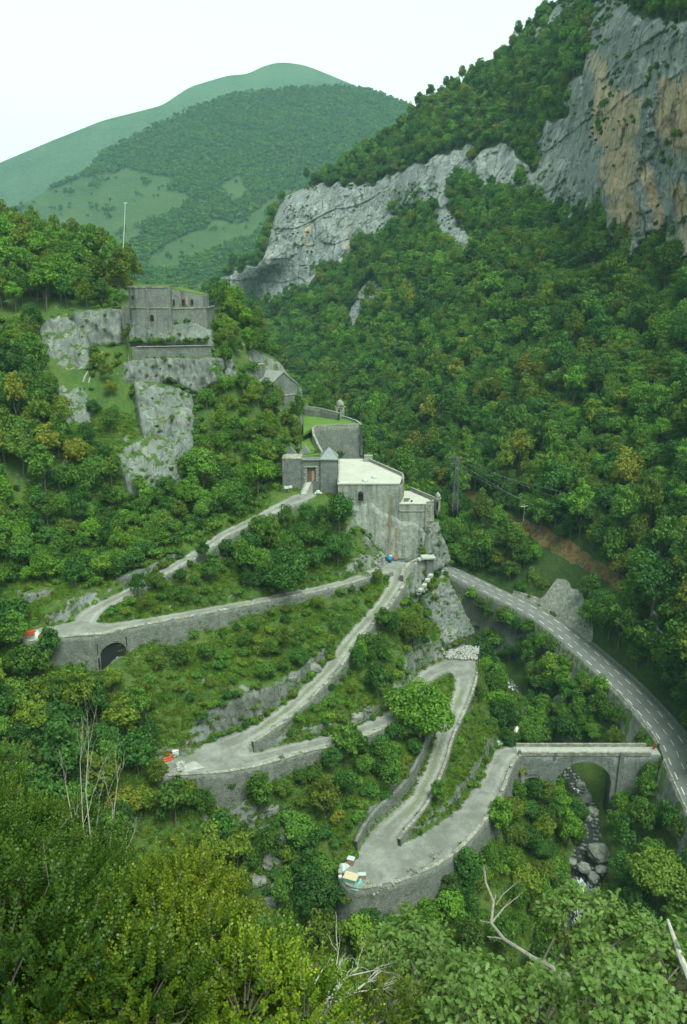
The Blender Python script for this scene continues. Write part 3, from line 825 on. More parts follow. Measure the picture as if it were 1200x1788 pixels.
jit = 7 * np.stack([pnoise(np.stack([UU / 14, VV / 14, 0 * UU + s], -1)) for s in (1.5, 7.5)], 0) * 2
def anyp(polys, jf=1.0):
    m = np.zeros(UU.shape, bool)
    for p in polys: m |= in_poly(UU + jit[0] * jf, VV + jit[1] * jf, p)
    return m
def blur(m, k):
    m = m.astype(float)
    for _ in range(k):
        m = (m + np.roll(m, 1, 0) + np.roll(m, -1, 0) + np.roll(m, 1, 1) + np.roll(m, -1, 1)) / 5
    return m
rock = blur(anyp(ROCK, 1.5), 3)
stain = blur(anyp(ORG, 1.6), 16)
dry = blur(anyp(DRY, 0.6), 2)
A_, B_ = ab(UU, VV)
P = np.stack([A_ * YY, YY, B_ * YY], -1)
# relief: broad spurs everywhere, buttresses and ledges on the rock
q = P * np.array([1, 1, 0.35])
rel = 10 * fbm(P * 0.008, 3) * np.clip((YY - 330) / 200, 0, 1) + (1 - rock) * 2.0 * fbm(P * 0.04, 2)
mildr = np.where(UU < 830, .75, 1.0)
wq = P + 9 * np.stack([fbm(P * .02 + k, 2) for k in (3.1, 7.7, 12.3)], -1)
steps = np.floor(3 * (wq[..., 0] * .03 + wq[..., 1] * .012 + .6 * pnoise(wq * np.array([.03, .03, .012])))) / 3
blocks = pnoise(np.floor(wq * np.array([.10, .10, .045])) * 1.37 + .5)
rel = rel - rock * mildr * (9.0 * ridged(q * 0.016, 3) - 6 + 2.6 * ridged(P * np.array([1, 1, .25]) * 0.05, 2) + 4.5 * blocks + 2.6 * ridged(P * np.array([1, 1, .75]) * 0.07, 3) + 1.2 * fbm(P * 0.35, 3) + 2.5 * (pnoise(wq * np.array([.01, .01, .05])) > .12))
taper = np.clip(tt / 0.02, 0, 1)[:, None] * np.clip((1 - tt) / 0.06, 0, 1)[:, None]
rel = rel * (0.15 + 0.85 * taper)
dirn = P / np.linalg.norm(P, axis=-1, keepdims=True)
Pm = P + dirn * rel[..., None]
back = [Pm[0] + np.stack([0.25 * d * np.ones(NU), d * np.ones(NU), -0.35 * d * np.ones(NU) - 0.0006 * d * d], -1) for d in (160, 80, 40, 15, 5)]
Pall = np.concatenate([np.stack(back), Pm], 0)
padv = lambda a, val: np.concatenate([np.full((5, NU), val), a], 0).ravel()
# lower skirt so the edge never shows a gap
skirt = Pm[-1] + np.array([-4.0, 0, -14.0]); Pall = np.concatenate([Pall, skirt[None]], 0)
pv = lambda a, val: np.concatenate([padv(a, val), np.full(NU, val)])
o = link('mountainside', mesh_np('mountainside', Pall.reshape(-1, 3), grid_faces(NV + 6, NU)[:, ::-1], M['mountainside'], False, {'veg': pv(1 - rock, 1.0), 'stain': pv(stain, 0.0), 'dry': pv(dry, 0.0)}))
tag(o, kind='structure')

# ------------------------------------------------------------------ the far mountains
def far_mountain(sil_, vbot, Ybot, nu, nv, amp, fr, meadows, seed, pw=1.0):
    S = np.array(sil_, float)
    us = np.linspace(S[0, 0], S[-1, 0], nu)
    sv = np.interp(us, S[:, 0], S[:, 1]); sy = np.interp(us, S[:, 0], S[:, 2])
    for _ in range(4): sv[1:-1] = (sv[:-2] + 2 * sv[1:-1] + sv[2:]) / 4; sy[1:-1] = (sy[:-2] + 2 * sy[1:-1] + sy[2:]) / 4
    t = np.linspace(0, 1, nv)
    U = np.repeat(us[None], nv, 0); Vv = sv + (vbot - sv) * t[:, None]
    Yv = sy + (Ybot - sy) * (t[:, None] ** pw)
    A, B = ab(U, Vv); Q = np.stack([A * Yv, Yv, B * Yv], -1)
    r = amp * fbm(Q * fr + seed, 4) * (0.12 + np.clip(t / 0.1, 0, 1))[:, None]
    D = Q / np.linalg.norm(Q, axis=-1, keepdims=True)
    Q = Q + D * r[..., None]
    mead = np.zeros(U.shape, bool)
    ju = 10 * pnoise(np.stack([U / 18, Vv / 12, 0 * U + seed], -1)) * 2; jv = 8 * pnoise(np.stack([U / 18, Vv / 12, 0 * U + seed + 5.5], -1)) * 2
    for p in meadows: mead |= in_poly(U + ju, Vv + jv, p)
    mead = blur(mead, 7)
    bk = np.stack([Q[0] + np.array([0, d, -.4 * d]) for d in (900, 300, 80)])
    Qa = np.concatenate([bk, Q], 0); ma = np.concatenate([np.ones((3, nu)), mead], 0)
    o = link('mountain', mesh_np('mountain', Qa.reshape(-1, 3), grid_faces(nv + 3, nu)[:, ::-1], M['far_mountain'], True, {'meadow': ma.ravel()})); tag(o, kind='structure')
    return Q, mead, U, Vv
MEAD1 = [[(30,400),(40,355),(100,325),(150,312),(240,296),(262,305),(300,318),(280,332),(330,345),(310,372),(250,385),(225,440),(215,470),(120,440)],
         [(225,470),(290,430),(350,405),(372,382),(420,392),(460,360),(500,320),(510,330),(470,372),(440,415),(380,430),(330,455),(290,470)], [(380,320),(420,310),(430,345),(395,350)], [(330,505),(362,488),(420,478),(420,510)]]
QM, MM, UM, VM = far_mountain([(-260, 470, 2300), (-60, 420, 2200), (38, 358, 2250), (100, 322, 2350), (155, 300, 2400), (172, 272, 2450), (230, 240, 2550), (300, 205, 2650), (400, 166, 2750), (490, 156, 2800), (600, 152, 2850), (650, 158, 2900), (730, 190, 2950), (900, 300, 3000)],
                              560, 1250, 260, 200, 90, 0.0022, MEAD1, 3.0)
QF, MF, UF, VF = far_mountain([(-320, 400, 4200), (-100, 330, 4200), (0, 284, 4200), (90, 246, 4300), (180, 210, 4400), (284, 184, 4500), (330, 152, 4700), (400, 131, 4800), (432, 130, 4800), (460, 115, 4900), (490, 108, 4900), (530, 113, 4900), (560, 124, 4900), (610, 145, 4900), (660, 165, 4900), (735, 196, 4900), (900, 300, 4900)],
                              480, 3000, 200, 120, 130, 0.0014, [[(280,190),(330,150),(400,130),(490,105),(560,122),(560,140),(480,150),(400,170),(330,185)], [(150,215),(200,205),(200,225),(160,228)]], 11.0)

# valley floor beyond the spur, so that the ground never ends before the mountains begin
vf = np.array([[-2500, 560, -190], [2600, 560, -190], [2600, 6500, -190], [-2500, 6500, -190]], float)
o = link('valley_floor', mesh_np('valley_floor', vf, np.array([[0, 1, 2, 3]]), M['far_mountain'], attrs={'meadow': np.zeros(4)})); tag(o, kind='structure')

# ------------------------------------------------------------------ river, asphalt road and its markings
def strip(L, offs, z_add=0.0):
    N = side_of(L, 'l')
    return np.concatenate([np.concatenate([L[:, None, :2] + N[:, None] * o, (L[:, 2] + z_add)[:, None, None]], -1) for o in offs], 1).reshape(-1, 3)
Rn = side_of(RIVER, 'l')
cols = np.linspace(-1, 1, 9)
Vr = np.concatenate([np.concatenate([RIVER[:, None, :2] + Rn[:, None] * (c * (RIVER[:, 3] + 0.8))[:, None, None], RIVER[:, 2][:, None, None]], -1) for c in cols], 1)
Vr[..., 2] += 0.16 * pnoise(Vr * 0.5)
foam = np.zeros(Vr.shape[:2])
for x, y, r in ((65, 275, 12), (68.5, 255, 9), (76.5, 205, 4), (68, 178, 5), (64, 168, 5), (77, 215, 4)):
    foam = np.maximum(foam, np.exp(-((Vr[..., 0] - x) ** 2 + (Vr[..., 1] - y) ** 2) / r ** 2))
o = link('river', mesh_np('river', Vr.reshape(-1, 3), grid_faces(len(RIVER), 9)[:, ::-1], M['water'], True, {'foam': foam.ravel()})); tag(o, kind='structure')
offs = [-4.6, -3.6, 0, 3.6, 4.6]
o = link('road', mesh_np('road', strip(ROAD, offs), grid_faces(len(ROAD), 5), M['asphalt'], True)); tag(o, kind='structure')
# markings
cum = np.concatenate([[0], np.cumsum(np.linalg.norm(np.diff(ROAD[:, :2], axis=0), axis=1))])
Nn = side_of(ROAD, 'l')
def at_road(s_, o_):
    return np.array([np.interp(s_, cum, ROAD[:, 0]) + np.interp(s_, cum, Nn[:, 0]) * o_, np.interp(s_, cum, ROAD[:, 1]) + np.interp(s_, cum, Nn[:, 1]) * o_, np.interp(s_, cum, ROAD[:, 2]) + 0.012])
mv, mf = [], []
def dash(s0, L_, o_, w):
    k = 4
    for i in range(k + 1):
        s_ = s0 + L_ * i / k
        mv.append(at_road(s_, o_ - w / 2)); mv.append(at_road(s_, o_ + w / 2))
    b = len(mv) - 2 * (k + 1)
    for i in range(k): mf.append((b + 2 * i, b + 2 * i + 2, b + 2 * i + 3, b + 2 * i + 1))
s_ = 2.0
while s_ < cum[-1] - 8: dash(s_, 3.0, 0.0, 0.17); s_ += 5.6
s_ = 0.5
while s_ < cum[-1] - 8:
    dash(s_, 3.2, -3.15, 0.27); dash(s_ + 1.5, 3.2, 3.15, 0.27); s_ += 6.4
o = link('road_marking', mesh_np('road_marking', np.array(mv), np.array(mf), M['road_paint'])); tag(o, kind='structure')

# ------------------------------------------------------------------ walls that follow a line
def wall_mesh(inner, outer, ztop, zbot, batter=0.08, rows=6, amp=0.10):
    n = len(inner); d = outer - inner; d /= np.linalg.norm(d, axis=1)[:, None] + 1e-9
    secs = [np.column_stack([inner, np.minimum(zbot, ztop - 1.2)]), np.column_stack([inner, ztop])]
    for k in range(rows + 1):
        t = k / rows
        zz = ztop + (zbot - ztop) * t
        secs.append(np.column_stack([outer + d * (batter * (ztop - zz))[:, None], zz]))
    V = np.stack(secs, 1)
    nz = amp * fbm(V[:, 2:] * 0.7, 2)
    V[:, 2:, :2] += d[:, None] * nz[..., None]
    V[:, 1:3, 2] += (0.10 * pnoise(np.column_stack([inner * 0.9, ztop])))[:, None]
    m = V.shape[1]
    f = grid_faces(n, m)
    caps = np.array([list(range(m)), list(range((n - 1) * m, n * m))[::-1]])
    return V.reshape(-1, 3), f, caps
def coping_mb(mid, ztop, w, h, gap=0.05, st=0.95, seed=1, miss=0.06):
    r = np.random.default_rng(seed); mb = MB()
    c = np.concatenate([[0], np.cumsum(np.linalg.norm(np.diff(mid, axis=0), axis=1))])
    s_ = 0.0
    while s_ < c[-1] - 0.3:
        L_ = st * r.uniform(.7, 1.4); e_ = min(s_ + L_ - gap, c[-1])
        if r.random() > miss:
            a = [np.interp(s_, c, mid[:, k]) for k in (0, 1)] + [np.interp(s_, c, ztop) + h / 2 + r.uniform(-.03, .04)]
            b = [np.interp(e_, c, mid[:, k]) for k in (0, 1)] + [np.interp(e_, c, ztop) + h / 2 + r.uniform(-.03, .04)]
            if np.hypot(a[0] - b[0], a[1] - b[1]) > .15: mb.bar(a, b, w * r.uniform(.9, 1.12), h)
        s_ += L_
    return mb
def line_wall(name, inner, outer, ztop, zbot, mat, label, cat='wall', coping=None, batter=0.08, group=None, seed=1, cw=None, ch=0.22, miss=0.06):
    V, f, caps = wall_mesh(inner, outer, ztop, zbot, batter)
    o = rebased(name, V, [f, caps], mat)
    tag(o, label, cat, group)
    if coping is not None:
        mid = (inner + outer) / 2
        w = cw or float(np.linalg.norm(outer[0] - inner[0])) + 0.12
        mb = coping_mb(mid, ztop + 0.0, w, ch, seed=seed, miss=miss)
        c = mb.build('coping', coping, o)
    return o
def leg_wall(k, f0, f1, label, side=None, above=0.45, thick=0.8, mat='stone_wall', coping='coping', off=0.25, dig=1.2, batter=0.10, top=None, ch=0.22, name='retaining_wall', miss=.06, wrap=0.0):
    L = LEG[k]; n = len(L); i0, i1 = int(f0 * (n - 1)), int(f1 * (n - 1)) + 1
    side = side or DOWN[k]
    N = side_of(L, side)[i0:i1]; S = L[i0:i1]
    if wrap:
        T_ = np.array([S[-1, 0] - S[-3, 0], S[-1, 1] - S[-3, 1]]); T_ /= np.linalg.norm(T_); n0 = N[-1]
        ang = np.linspace(0, radians(wrap), 12)[1:]
        N = np.vstack([N] + [[cos(a) * n0 + sin(a) * T_] for a in ang]); S = np.vstack([S] + [[S[-1]] for a in ang])
    inner = S[:, :2] + N * (S[:, 3] + off)[:, None]; outer = inner + N * thick
    ft = outer + N * 1.0
    if top is None:
        zt = S[:, 2] + above
        zb = np.minimum(np.minimum(H(ft[:, 0], ft[:, 1]), H(outer[:, 0], outer[:, 1])) - dig, zt - above - 0.8)
        for _ in range(3): zb[1:-1] = np.minimum(zb[1:-1], (zb[:-2] + zb[1:-1] + zb[2:]) / 3)
        return line_wall(name, inner, outer, zt, zb, M[mat], label, 'wall', M[coping] if coping else None, batter, seed=k, ch=ch, miss=miss)
    # a wall that holds the bank above the track: its face looks at the track
    zt = S[:, 2] + np.interp(np.linspace(0, 1, len(S)), np.linspace(0, 1, len(top)), top)
    return line_wall(name, outer, inner, zt, S[:, 2] - 0.6, M[mat], label, 'wall', M[coping] if coping else None, 0.02, seed=k, ch=ch, miss=miss)
f53 = float(np.argmax(LEG[1][:, 0] < 52.6)) / (len(LEG[1]) - 1)
leg_wall(1, f53, 1.0, 'tall grey wall with pale kerb carrying the lowest hairpin beside the bridge', above=0.35, batter=0.12, wrap=115)
leg_wall(2, 0.10, 0.86, 'low kerb wall with pale capstones along the steep two-rut track above the lowest hairpin', above=0.35, thick=0.6)
leg_wall(3, 0.26, 1.0, 'long stone wall under the middle hairpin with the orange barriers', above=0.3, batter=0.1, wrap=100)
leg_wall(4, 0.12, 0.93, 'rubble wall below the long straight two-rut track up to the gun battery', above=0.15, thick=0.7, coping='coping', ch=0.15, miss=.3)
# the wall of leg five has a drain arch: built in two stretches with a bridge of masonry between
leg_wall(5, 0.06, 0.62, 'stone wall with pale coping running under the track from battery towards the arch', above=0.3)
leg_wall(6, 0.12, 0.72, 'overgrown low wall below the uppermost track to the gate', above=0.12, thick=0.6, ch=0.12, miss=.3)
leg_wall(6, 0.84, 0.97, 'short wall under the forecourt of the gate', above=0.1, thick=0.6, coping=None)
leg_wall(2, 0.02, 0.62, 'rough stone wall holding the bank above the lowest two-rut track', side='l', top=[3.0, 4.5, 5.2, 5.0, 4.6, 4.0], mat='stone_wall', coping=None, off=0.6)
def arch_wall():
    k = 5; L = LEG[k]; n = len(L); i0, i1 = int(.60 * (n - 1)), n - 1
    N = side_of(L, 'l'); S = L[i0:i1 + 1]; NN = N[i0:i1 + 1].copy()
    for _ in range(6): NN[1:-1] = (NN[:-2] + NN[1:-1] + NN[2:]) / 3
    T_ = np.array([S[-1, 0] - S[-3, 0], S[-1, 1] - S[-3, 1]]); T_ /= np.linalg.norm(T_); n0 = NN[-1]; ang = np.linspace(0, radians(80), 10)[1:]
    NN = np.vstack([NN] + [[cos(a) * n0 + sin(a) * T_] for a in ang]); S = np.vstack([S] + [[S[-1]] for a in ang])
    inner = S[:, :2] + NN * (S[:, 3] + .25)[:, None]
    # resample finely
    c = np.concatenate([[0], np.cumsum(np.linalg.norm(np.diff(inner, axis=0), axis=1))])
    s_ = np.arange(0, c[-1], 0.3)
    I2 = np.column_stack([np.interp(s_, c, inner[:, 0]), np.interp(s_, c, inner[:, 1])]); N2 = np.column_stack([np.interp(s_, c, NN[:, 0]), np.interp(s_, c, NN[:, 1])])
    zt = np.interp(s_, c, S[:, 2]) + .35
    O2 = I2 + N2 * 1.1
    fo = O2 + N2
    zb = np.minimum(H(fo[:, 0], fo[:, 1]), zt - 4) - 1.5
    u, v, d = proj(np.column_stack([O2, zt - 4]))
    ic = int(np.argmin(np.abs(u - 197))); sc = s_[ic]
    rad, crown = 3.3, zt[ic] - 2.6
    x = np.abs(s_ - sc)
    arch = np.where(x < rad, crown - rad + np.sqrt(np.maximum(rad ** 2 - x ** 2, 0)), -1e3)
    spring = crown - rad
    zlow = np.where(x < rad, np.maximum(arch, zb), zb)
    V = []; 
    rows = 7
    for kk in range(rows + 1):
        t = kk / rows; zz = zt + (zlow - zt) * t
        V.append(np.column_stack([O2 + N2 * (.09 * (zt - zz))[:, None], zz]))
    V.append(np.column_stack([I2 - N2 * 1.2, zlow]))
    V.append(np.column_stack([I2, zt]))
    A = np.stack(V, 1); A[:, :rows + 1, :2] += N2[:, None] * (0.08 * fbm(A[:, :rows + 1] * .8, 2))[..., None]
    m = A.shape[1]; f = grid_faces(len(s_), m)
    last = np.stack([np.array([i * m + m - 1, i * m, (i + 1) * m, (i + 1) * m + m - 1]) for i in range(len(s_) - 1)])
    o = rebased('retaining_wall', A.reshape(-1, 3), np.concatenate([f, last])[:, ::-1], M['stone_wall'])
    tag(o, 'grey stone wall pierced by a drain arch under the highest left hairpin', 'wall')
    mb = coping_mb((I2 + O2) / 2, zt, 1.2, .2, seed=9, miss=.15); mb.build('coping', M['coping'], o)
    # arch ring and a near-black panel painting the shade inside the drain
    ring = MB(); pts = [(sc + (rad + .2) * cos(t), spring + (rad + .2) * sin(t)) for t in np.linspace(0, pi, 18)]
    def w(ss, zz, out): 
        p = np.array([np.interp(ss, s_, O2[:, 0]), np.interp(ss, s_, O2[:, 1])]); q = np.array([np.interp(ss, s_, N2[:, 0]), np.interp(ss, s_, N2[:, 1])])
        p = p + q * (out + .09 * (np.interp(ss, s_, zt) - zz)); return (p[0], p[1], zz)
    for (a0, b0), (a1, b1) in zip(pts[:-1], pts[1:]): ring.bar(w(a0, b0, .05), w(a1, b1, .05), .3, .5)
    ring.build('arch_ring', M['stone_wall'], o)
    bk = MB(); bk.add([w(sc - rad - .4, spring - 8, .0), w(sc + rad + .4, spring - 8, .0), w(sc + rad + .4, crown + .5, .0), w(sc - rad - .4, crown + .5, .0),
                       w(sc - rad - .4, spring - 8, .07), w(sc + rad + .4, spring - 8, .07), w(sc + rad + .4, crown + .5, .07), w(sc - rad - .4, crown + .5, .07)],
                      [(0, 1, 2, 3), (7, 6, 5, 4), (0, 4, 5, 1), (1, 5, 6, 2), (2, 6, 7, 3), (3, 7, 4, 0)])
    bk.build('tunnel_shade', M['opening_shade'], o)
arch_wall()

# ------------------------------------------------------------------ rock faces
CRAGS = []
def cliff(label, bot, top, res=0.9, amp=1.4, freq=0.16, mat='cliff', name='crag', seed=0.0, world=False, bulge=0.0, cat='rock', vs=0.4, tuck=1.6):
    Bp = np.array(bot, float) if world else np.array([PY(*p) for p in bot]); Tp = np.array(top, float) if world else np.array([PY(*p) for p in top])
    def res_line(L, n):
        c = np.concatenate([[0], np.cumsum(np.linalg.norm(np.diff(L, axis=0), axis=1))]); s_ = np.linspace(0, c[-1], n)
        return np.column_stack([np.interp(s_, c, L[:, k]) for k in range(3)])
    ln = max(np.linalg.norm(np.diff(Bp, axis=0), axis=1).sum(), np.linalg.norm(np.diff(Tp, axis=0), axis=1).sum())
    hh = np.linalg.norm(Tp.mean(0) - Bp.mean(0))
    n = max(8, int(ln / res)); m = max(8, int(hh / res))
    b, t = res_line(Bp, n), res_line(Tp, n)
    s_ = np.linspace(0, 1, m)[:, None, None]
    V = b[None] * (1 - s_) + t[None] * s_
    du = np.gradient(V, axis=1); dv = np.gradient(V, axis=0)
    nn = np.cross(du, dv); nn /= np.linalg.norm(nn, axis=-1, keepdims=True) + 1e-9
    nn = np.where((nn * V).sum(-1, keepdims=True) > 0, -nn, nn)          # towards the valley the camera stands over
    q = V * np.array([1, 1, vs]) + seed * 13.7
    d = amp * 1.25 * (ridged(q * freq, 3) - 0.55) + amp * .75 * ridged(q * freq * 2.7, 3) - amp * .6 + amp * .45 * fbm(V * freq * 6, 2)
    ss = np.linspace(0, 1, m)[:, None]; uu = np.linspace(0, 1, n)[None]
    edgef = np.minimum(np.clip(np.minimum(ss, 1 - ss) / .10, 0, 1), np.clip(np.minimum(uu, 1 - uu) / .08, 0, 1))
    d = d * edgef + bulge * np.sin(pi * ss) - tuck * (1 - edgef)
    V = V + nn * d[..., None]
    V[-1, :, 2] += amp * .8 * pnoise(V[-1] * .25 + seed); V[0, :, 2] += 1.6 * amp * pnoise(V[0] * .35 + seed)
    CRAGS.append((label, V.copy()))
    o = rebased(name, V.reshape(-1, 3), grid_faces(m, n), M[mat], smooth=False)
    return tag(o, label, cat)
cliff('pale grey rock foot carrying the upper fort above its grass ledge', [(221, 603, 294.5), (300, 603, 293.0), (376, 602, 297)], [(223, 556, 298.5), (262, 574, 295.2), (300, 566, 296.5), (335, 560, 298.5), (378, 578, 305)], .7, .9, .3, seed=1)
cliff('sheer grey cliff under the wall of loopholes', [(204, 716, 283.5), (226, 700, 283), (246, 672, 284.5), (272, 684, 284.5), (296, 664, 286), (322, 682, 285.5), (346, 694, 286), (372, 672, 288), (396, 684, 292), (424, 664, 296)], [(207, 632, 291), (243, 622, 287.8), (368, 620, 290.5), (412, 626, 301)], .55, 1.15, .30, seed=2, vs=.22)
cliff('smooth grey rock rib running down below the fort cliff', [(250, 790, 266), (292, 812, 263), (318, 790, 265), (342, 776, 267)], [(228, 655, 286), (262, 660, 285.3), (300, 668, 285), (338, 686, 284.5)], .8, 1.4, .18, seed=3, bulge=1.5)
cliff('broad pale slab at the foot of the fort cliff above bushes', [(226, 880, 248.2), (250, 868, 249), (275, 880, 247.6), (300, 856, 251), (322, 836, 255)], [(184, 780, 263.5), (214, 772, 266), (262, 748, 273), (310, 760, 271), (346, 745, 273)], .8, 1.3, .16, seed=4, bulge=1.5)
cliff('grey rock shoulder on the far side of the grassy cleft', [(66, 672, 290), (108, 690, 283), (158, 640, 290)], [(64, 560, 309), (116, 540, 313), (140, 560, 311), (156, 585, 305)], .9, 1.6, .18, seed=5)
cliff('dark rock wall closing the cleft behind the fort', [(128, 622, 303), (170, 612, 303), (216, 606, 303)], [(124, 540, 310), (170, 536, 310), (216, 536, 308)], .8, 1.5, .2, seed=6)
cliff('small grey crag among trees below the grassy cleft', [(104, 742, 263), (150, 770, 261), (172, 800, 259)], [(88, 672, 277), (145, 672, 281), (156, 700, 279)], .8, 1.3, .22, seed=7)
cliff('streaked rock cut behind the highest left hairpin', [(34, 1098, 188.5), (100, 1090, 190.5), (170, 1054, 195.0)], [(28, 1030, 193.5), (85, 1024, 195), (130, 1036, 195.5), (168, 1042, 196.5)], .5, .55, .4, 'cut_rock', seed=8, tuck=.8)
cliff('white topped rock the gun battery is built on', [(630, 966, 249.8), (655, 980, 251.2), (700, 982, 251.5), (752, 982, 251.8)], [(604, 878, 251.0), (625, 884, 251.9), (648, 876, 252.1), (664, 892, 252.0), (690, 902, 252.0), (699, 910, 252), (722, 911, 252), (734, 921, 252.0), (750, 924, 252.6)], .45, .17, .4, 'battery_wall', seed=9, bulge=.1, tuck=.25)
cliff('dark mossy rock knob beside the battery foot', [(610, 1000, 243), (650, 1000, 246), (668, 985, 249)], [(600, 930, 247), (640, 932, 249), (655, 955, 250)], .5, .8, .35, 'cut_rock', seed=10)
cliff('pale scree slope below the ruined end wall', [(742, 1150, 229), (790, 1130, 236), (838, 1112, 243)], [(738, 1040, 241), (760, 1012, 246), (782, 1002, 249)], .5, 1.0, .5, 'cliff', seed=11, vs=1.0)
cliff('rock buttress under the right end of the battery', [(742, 1010, 247), (772, 1000, 250), (790, 985, 255)], [(745, 915, 252.5), (752, 905, 254), (760, 900, 257)], .5, .8, .4, 'cliff', seed=12)
def bank(k, f0, f1, hs, label, mat='cut_rock', seed=0, side=None, off=.7, lean=1.3, res=.5, amp=.5):
    L = LEG[k]; n = len(L); i0, i1 = int(f0 * (n - 1)), int(f1 * (n - 1)) + 1
    N = side_of(L, side or ('l' if DOWN[k] == 'r' else 'r'))[i0:i1]; S = L[i0:i1]
    h = np.interp(np.linspace(0, 1, len(S)), np.linspace(0, 1, len(hs)), hs)
    b = np.column_stack([S[:, :2] + N * (S[:, 3] + off)[:, None], S[:, 2] - .5])
    t = np.column_stack([S[:, :2] + N * (S[:, 3] + off + lean)[:, None], S[:, 2] + h])
    return cliff(label, b, t, res, amp, .4, mat, seed=seed, world=True, tuck=.5)
bank(4, 0.0, 0.56, [7.5, 8.5, 8.0, 6.0, 5.0, 4.0, 2.0], 'long grey rock cut along the uphill edge of the straight two-rut track', seed=21)
bank(1, 0.50, 0.70, [4.0, 4.5, 4.0, 3.5, 2.5], 'low ledge of rock on the bank above the lowest gravel bend', seed=22)
bank(6, 0.16, 0.42, [3.0, 3.5, 2.0, 2.5, 1.5], 'small rock cut beside the uppermost track', seed=23)
bank(3, 0.38, 0.72, [2.5, 3.0, 2.2, 2.8, 1.5], 'low broken rock ledge above the middle gravel road', seed=24)
bank(1, 0.40, 0.47, [4.0, 5.5, 4.0], 'grey rock wall beside the bend before the bridge', seed=25)

# ------------------------------------------------------------------ the bridge
def bridge():
    y0, y1, zt = 200.6, 205.2, -140.1
    e = empty('stone_bridge', (74, 203, -165)); tag(e, 'grey stone road bridge with one large and one small arch over the stream', 'bridge')
    xs = np.unique(np.concatenate([np.arange(52.3, 97.5, .5), [97.5], 72.5 + 8.5 * np.cos(np.linspace(0, pi, 41)), 57.1 + 2.5 * np.cos(np.linspace(0, pi, 21))]))
    zb = np.minimum(H(xs, xs * 0 + y0), H(xs, xs * 0 + y1)) - 2.0
    zb = np.minimum(zb, -143)
    def arch(xc, r, sp):
        return np.where(np.abs(xs - xc) <= r + 1e-6, sp + np.sqrt(np.maximum(r * r - (xs - xc) ** 2, 0)), -1e3)
    lo = np.maximum(np.maximum(arch(72.5, 8.5, -150.8), arch(57.1, 2.5, -150.1)), zb)
    lo = np.where((np.abs(xs - 72.5) < 8.5) | (np.abs(xs - 57.1) < 2.5), lo, zb)
    n = len(xs); rows = 6; secs = []
    for k in range(rows + 1): secs.append(np.column_stack([xs, np.full(n, y0) - 0.0, zt + (lo - zt) * k / rows]))
    for k in range(rows + 1): secs.append(np.column_stack([xs, np.full(n, y1), lo + (zt - lo) * k / rows]))
    A = np.stack(secs, 1); m = A.shape[1]; f = grid_faces(n, m)
    last = np.stack([np.array([i * m + m - 1, i * m, (i + 1) * m, (i + 1) * m + m - 1]) for i in range(n - 1)])
    rebased('spandrel_wall', A.reshape(-1, 3), [np.concatenate([f, last]), np.array([list(range(m)), list(range((n - 1) * m, n * m))[::-1]])], M['bridge_wall'], e)
    dk = MB(); dk.box((74.9, 202.9, zt + .08), (45.2, 3.9, .16)); dk.build('deck', M['concrete'], e)
    for y, nm in ((y0 + .1, 'parapet'), (y1 - .1, 'parapet')):
        p = MB(); x = 52.4
        while x < 90:
            p.box((x + 2.2, y, zt + .6 + .002 * (x % 3)), (4.34, .55, 1.2)); x += 4.4
        p.build(nm, M['coping'], e)
    for xc, rr, sp, nn in ((72.5, 8.85, -150.8, 26), (57.1, 2.75, -150.1, 12)):
        r = MB()
        pt = [(xc + rr * cos(t), y0 - .06, sp + rr * sin(t)) for t in np.linspace(0, pi, nn)]
        for a, b in zip(pt[:-1], pt[1:]): r.bar(a, b, .2, .55)
        r.build('arch_ring', M['bridge_wall'], e)
    pl = MB(); pl.prism([(82.6, y0 - .5), (83.8, y0 - .5), (83.8, y0 - .02), (82.6, y0 - .02)], -160, zt + 1.3); pl.build('pilaster', M['bridge_wall'], e); pl = MB(); pl.prism([(63.0, y0 - .35), (63.7, y0 - .35), (63.7, y0 - .02), (63.0, y0 - .02)], zt - 1.0, zt + 1.25); pl.build('pilaster', M['bridge_wall'], e)
    pl = MB(); pl.box((52.6, y0 + .1, zt - 1.2), (.8, .9, 6)); pl.build('end_pier', M['dark_wall'], e)
bridge()
s_ = MB(); c = PY(1143, 1304, 203.6); s_.bar(c + np.array([0, 0, -1.6]), c + np.array([0, 0, .2]), .12); o = s_.build('road_sign', M['steel']); tag(o, 'red panel sign standing where the bridge meets the asphalt road', 'sign')
b_ = MB(); b_.prism([(c[0] - .55, c[1] - .35), (c[0] + .55, c[1] + .15), (c[0] + .52, c[1] + .22), (c[0] - .58, c[1] - .28)], c[2] - .6, [c[2] + 1.5, c[2] + .6, c[2] + .6, c[2] + 1.5]); b_.build('panel', M['rust_red'], o)

# walls of the asphalt road
def road_wall(s0, s1, side_off, label, mat, above, th, depth, coping=None, name='roadside_wall', batter=.15, top=None):
    ss = np.arange(s0, s1, 1.2)
    sg = 1 if side_off > 0 else -1
    I = np.array([at_road(a, side_off) for a in ss]); O = np.array([at_road(a, side_off + sg * th) for a in ss])
    zt = I[:, 2] + above
    if top is not None: zt = I[:, 2] + np.interp(np.linspace(0, 1, len(ss)), np.linspace(0, 1, len(top)), top)
    zb = I[:, 2] - depth
    if sg < 0: return line_wall(name, O[:, :2], I[:, :2], zt, I[:, 2] - .6, M[mat], label, 'wall', M[coping] if coping else None, .05)
    return line_wall(name, I[:, :2], O[:, :2], zt, zb, M[mat], label, 'wall', M[coping] if coping else None, batter, cw=.5, ch=.3)
def s_of(u, v, zz=-138):
    p = PZ(u, v, zz); return cum[int(np.argmin(np.hypot(ROAD[:, 0] - p[0], ROAD[:, 1] - p[1])))]
sB = s_of(1150, 1305)
road_wall(max(0, sB - 34), sB - 3.2, 4.5, 'rough pale block wall under the road on the near side of the bridge', 'block_wall', .55, .6, 9, 'coping')
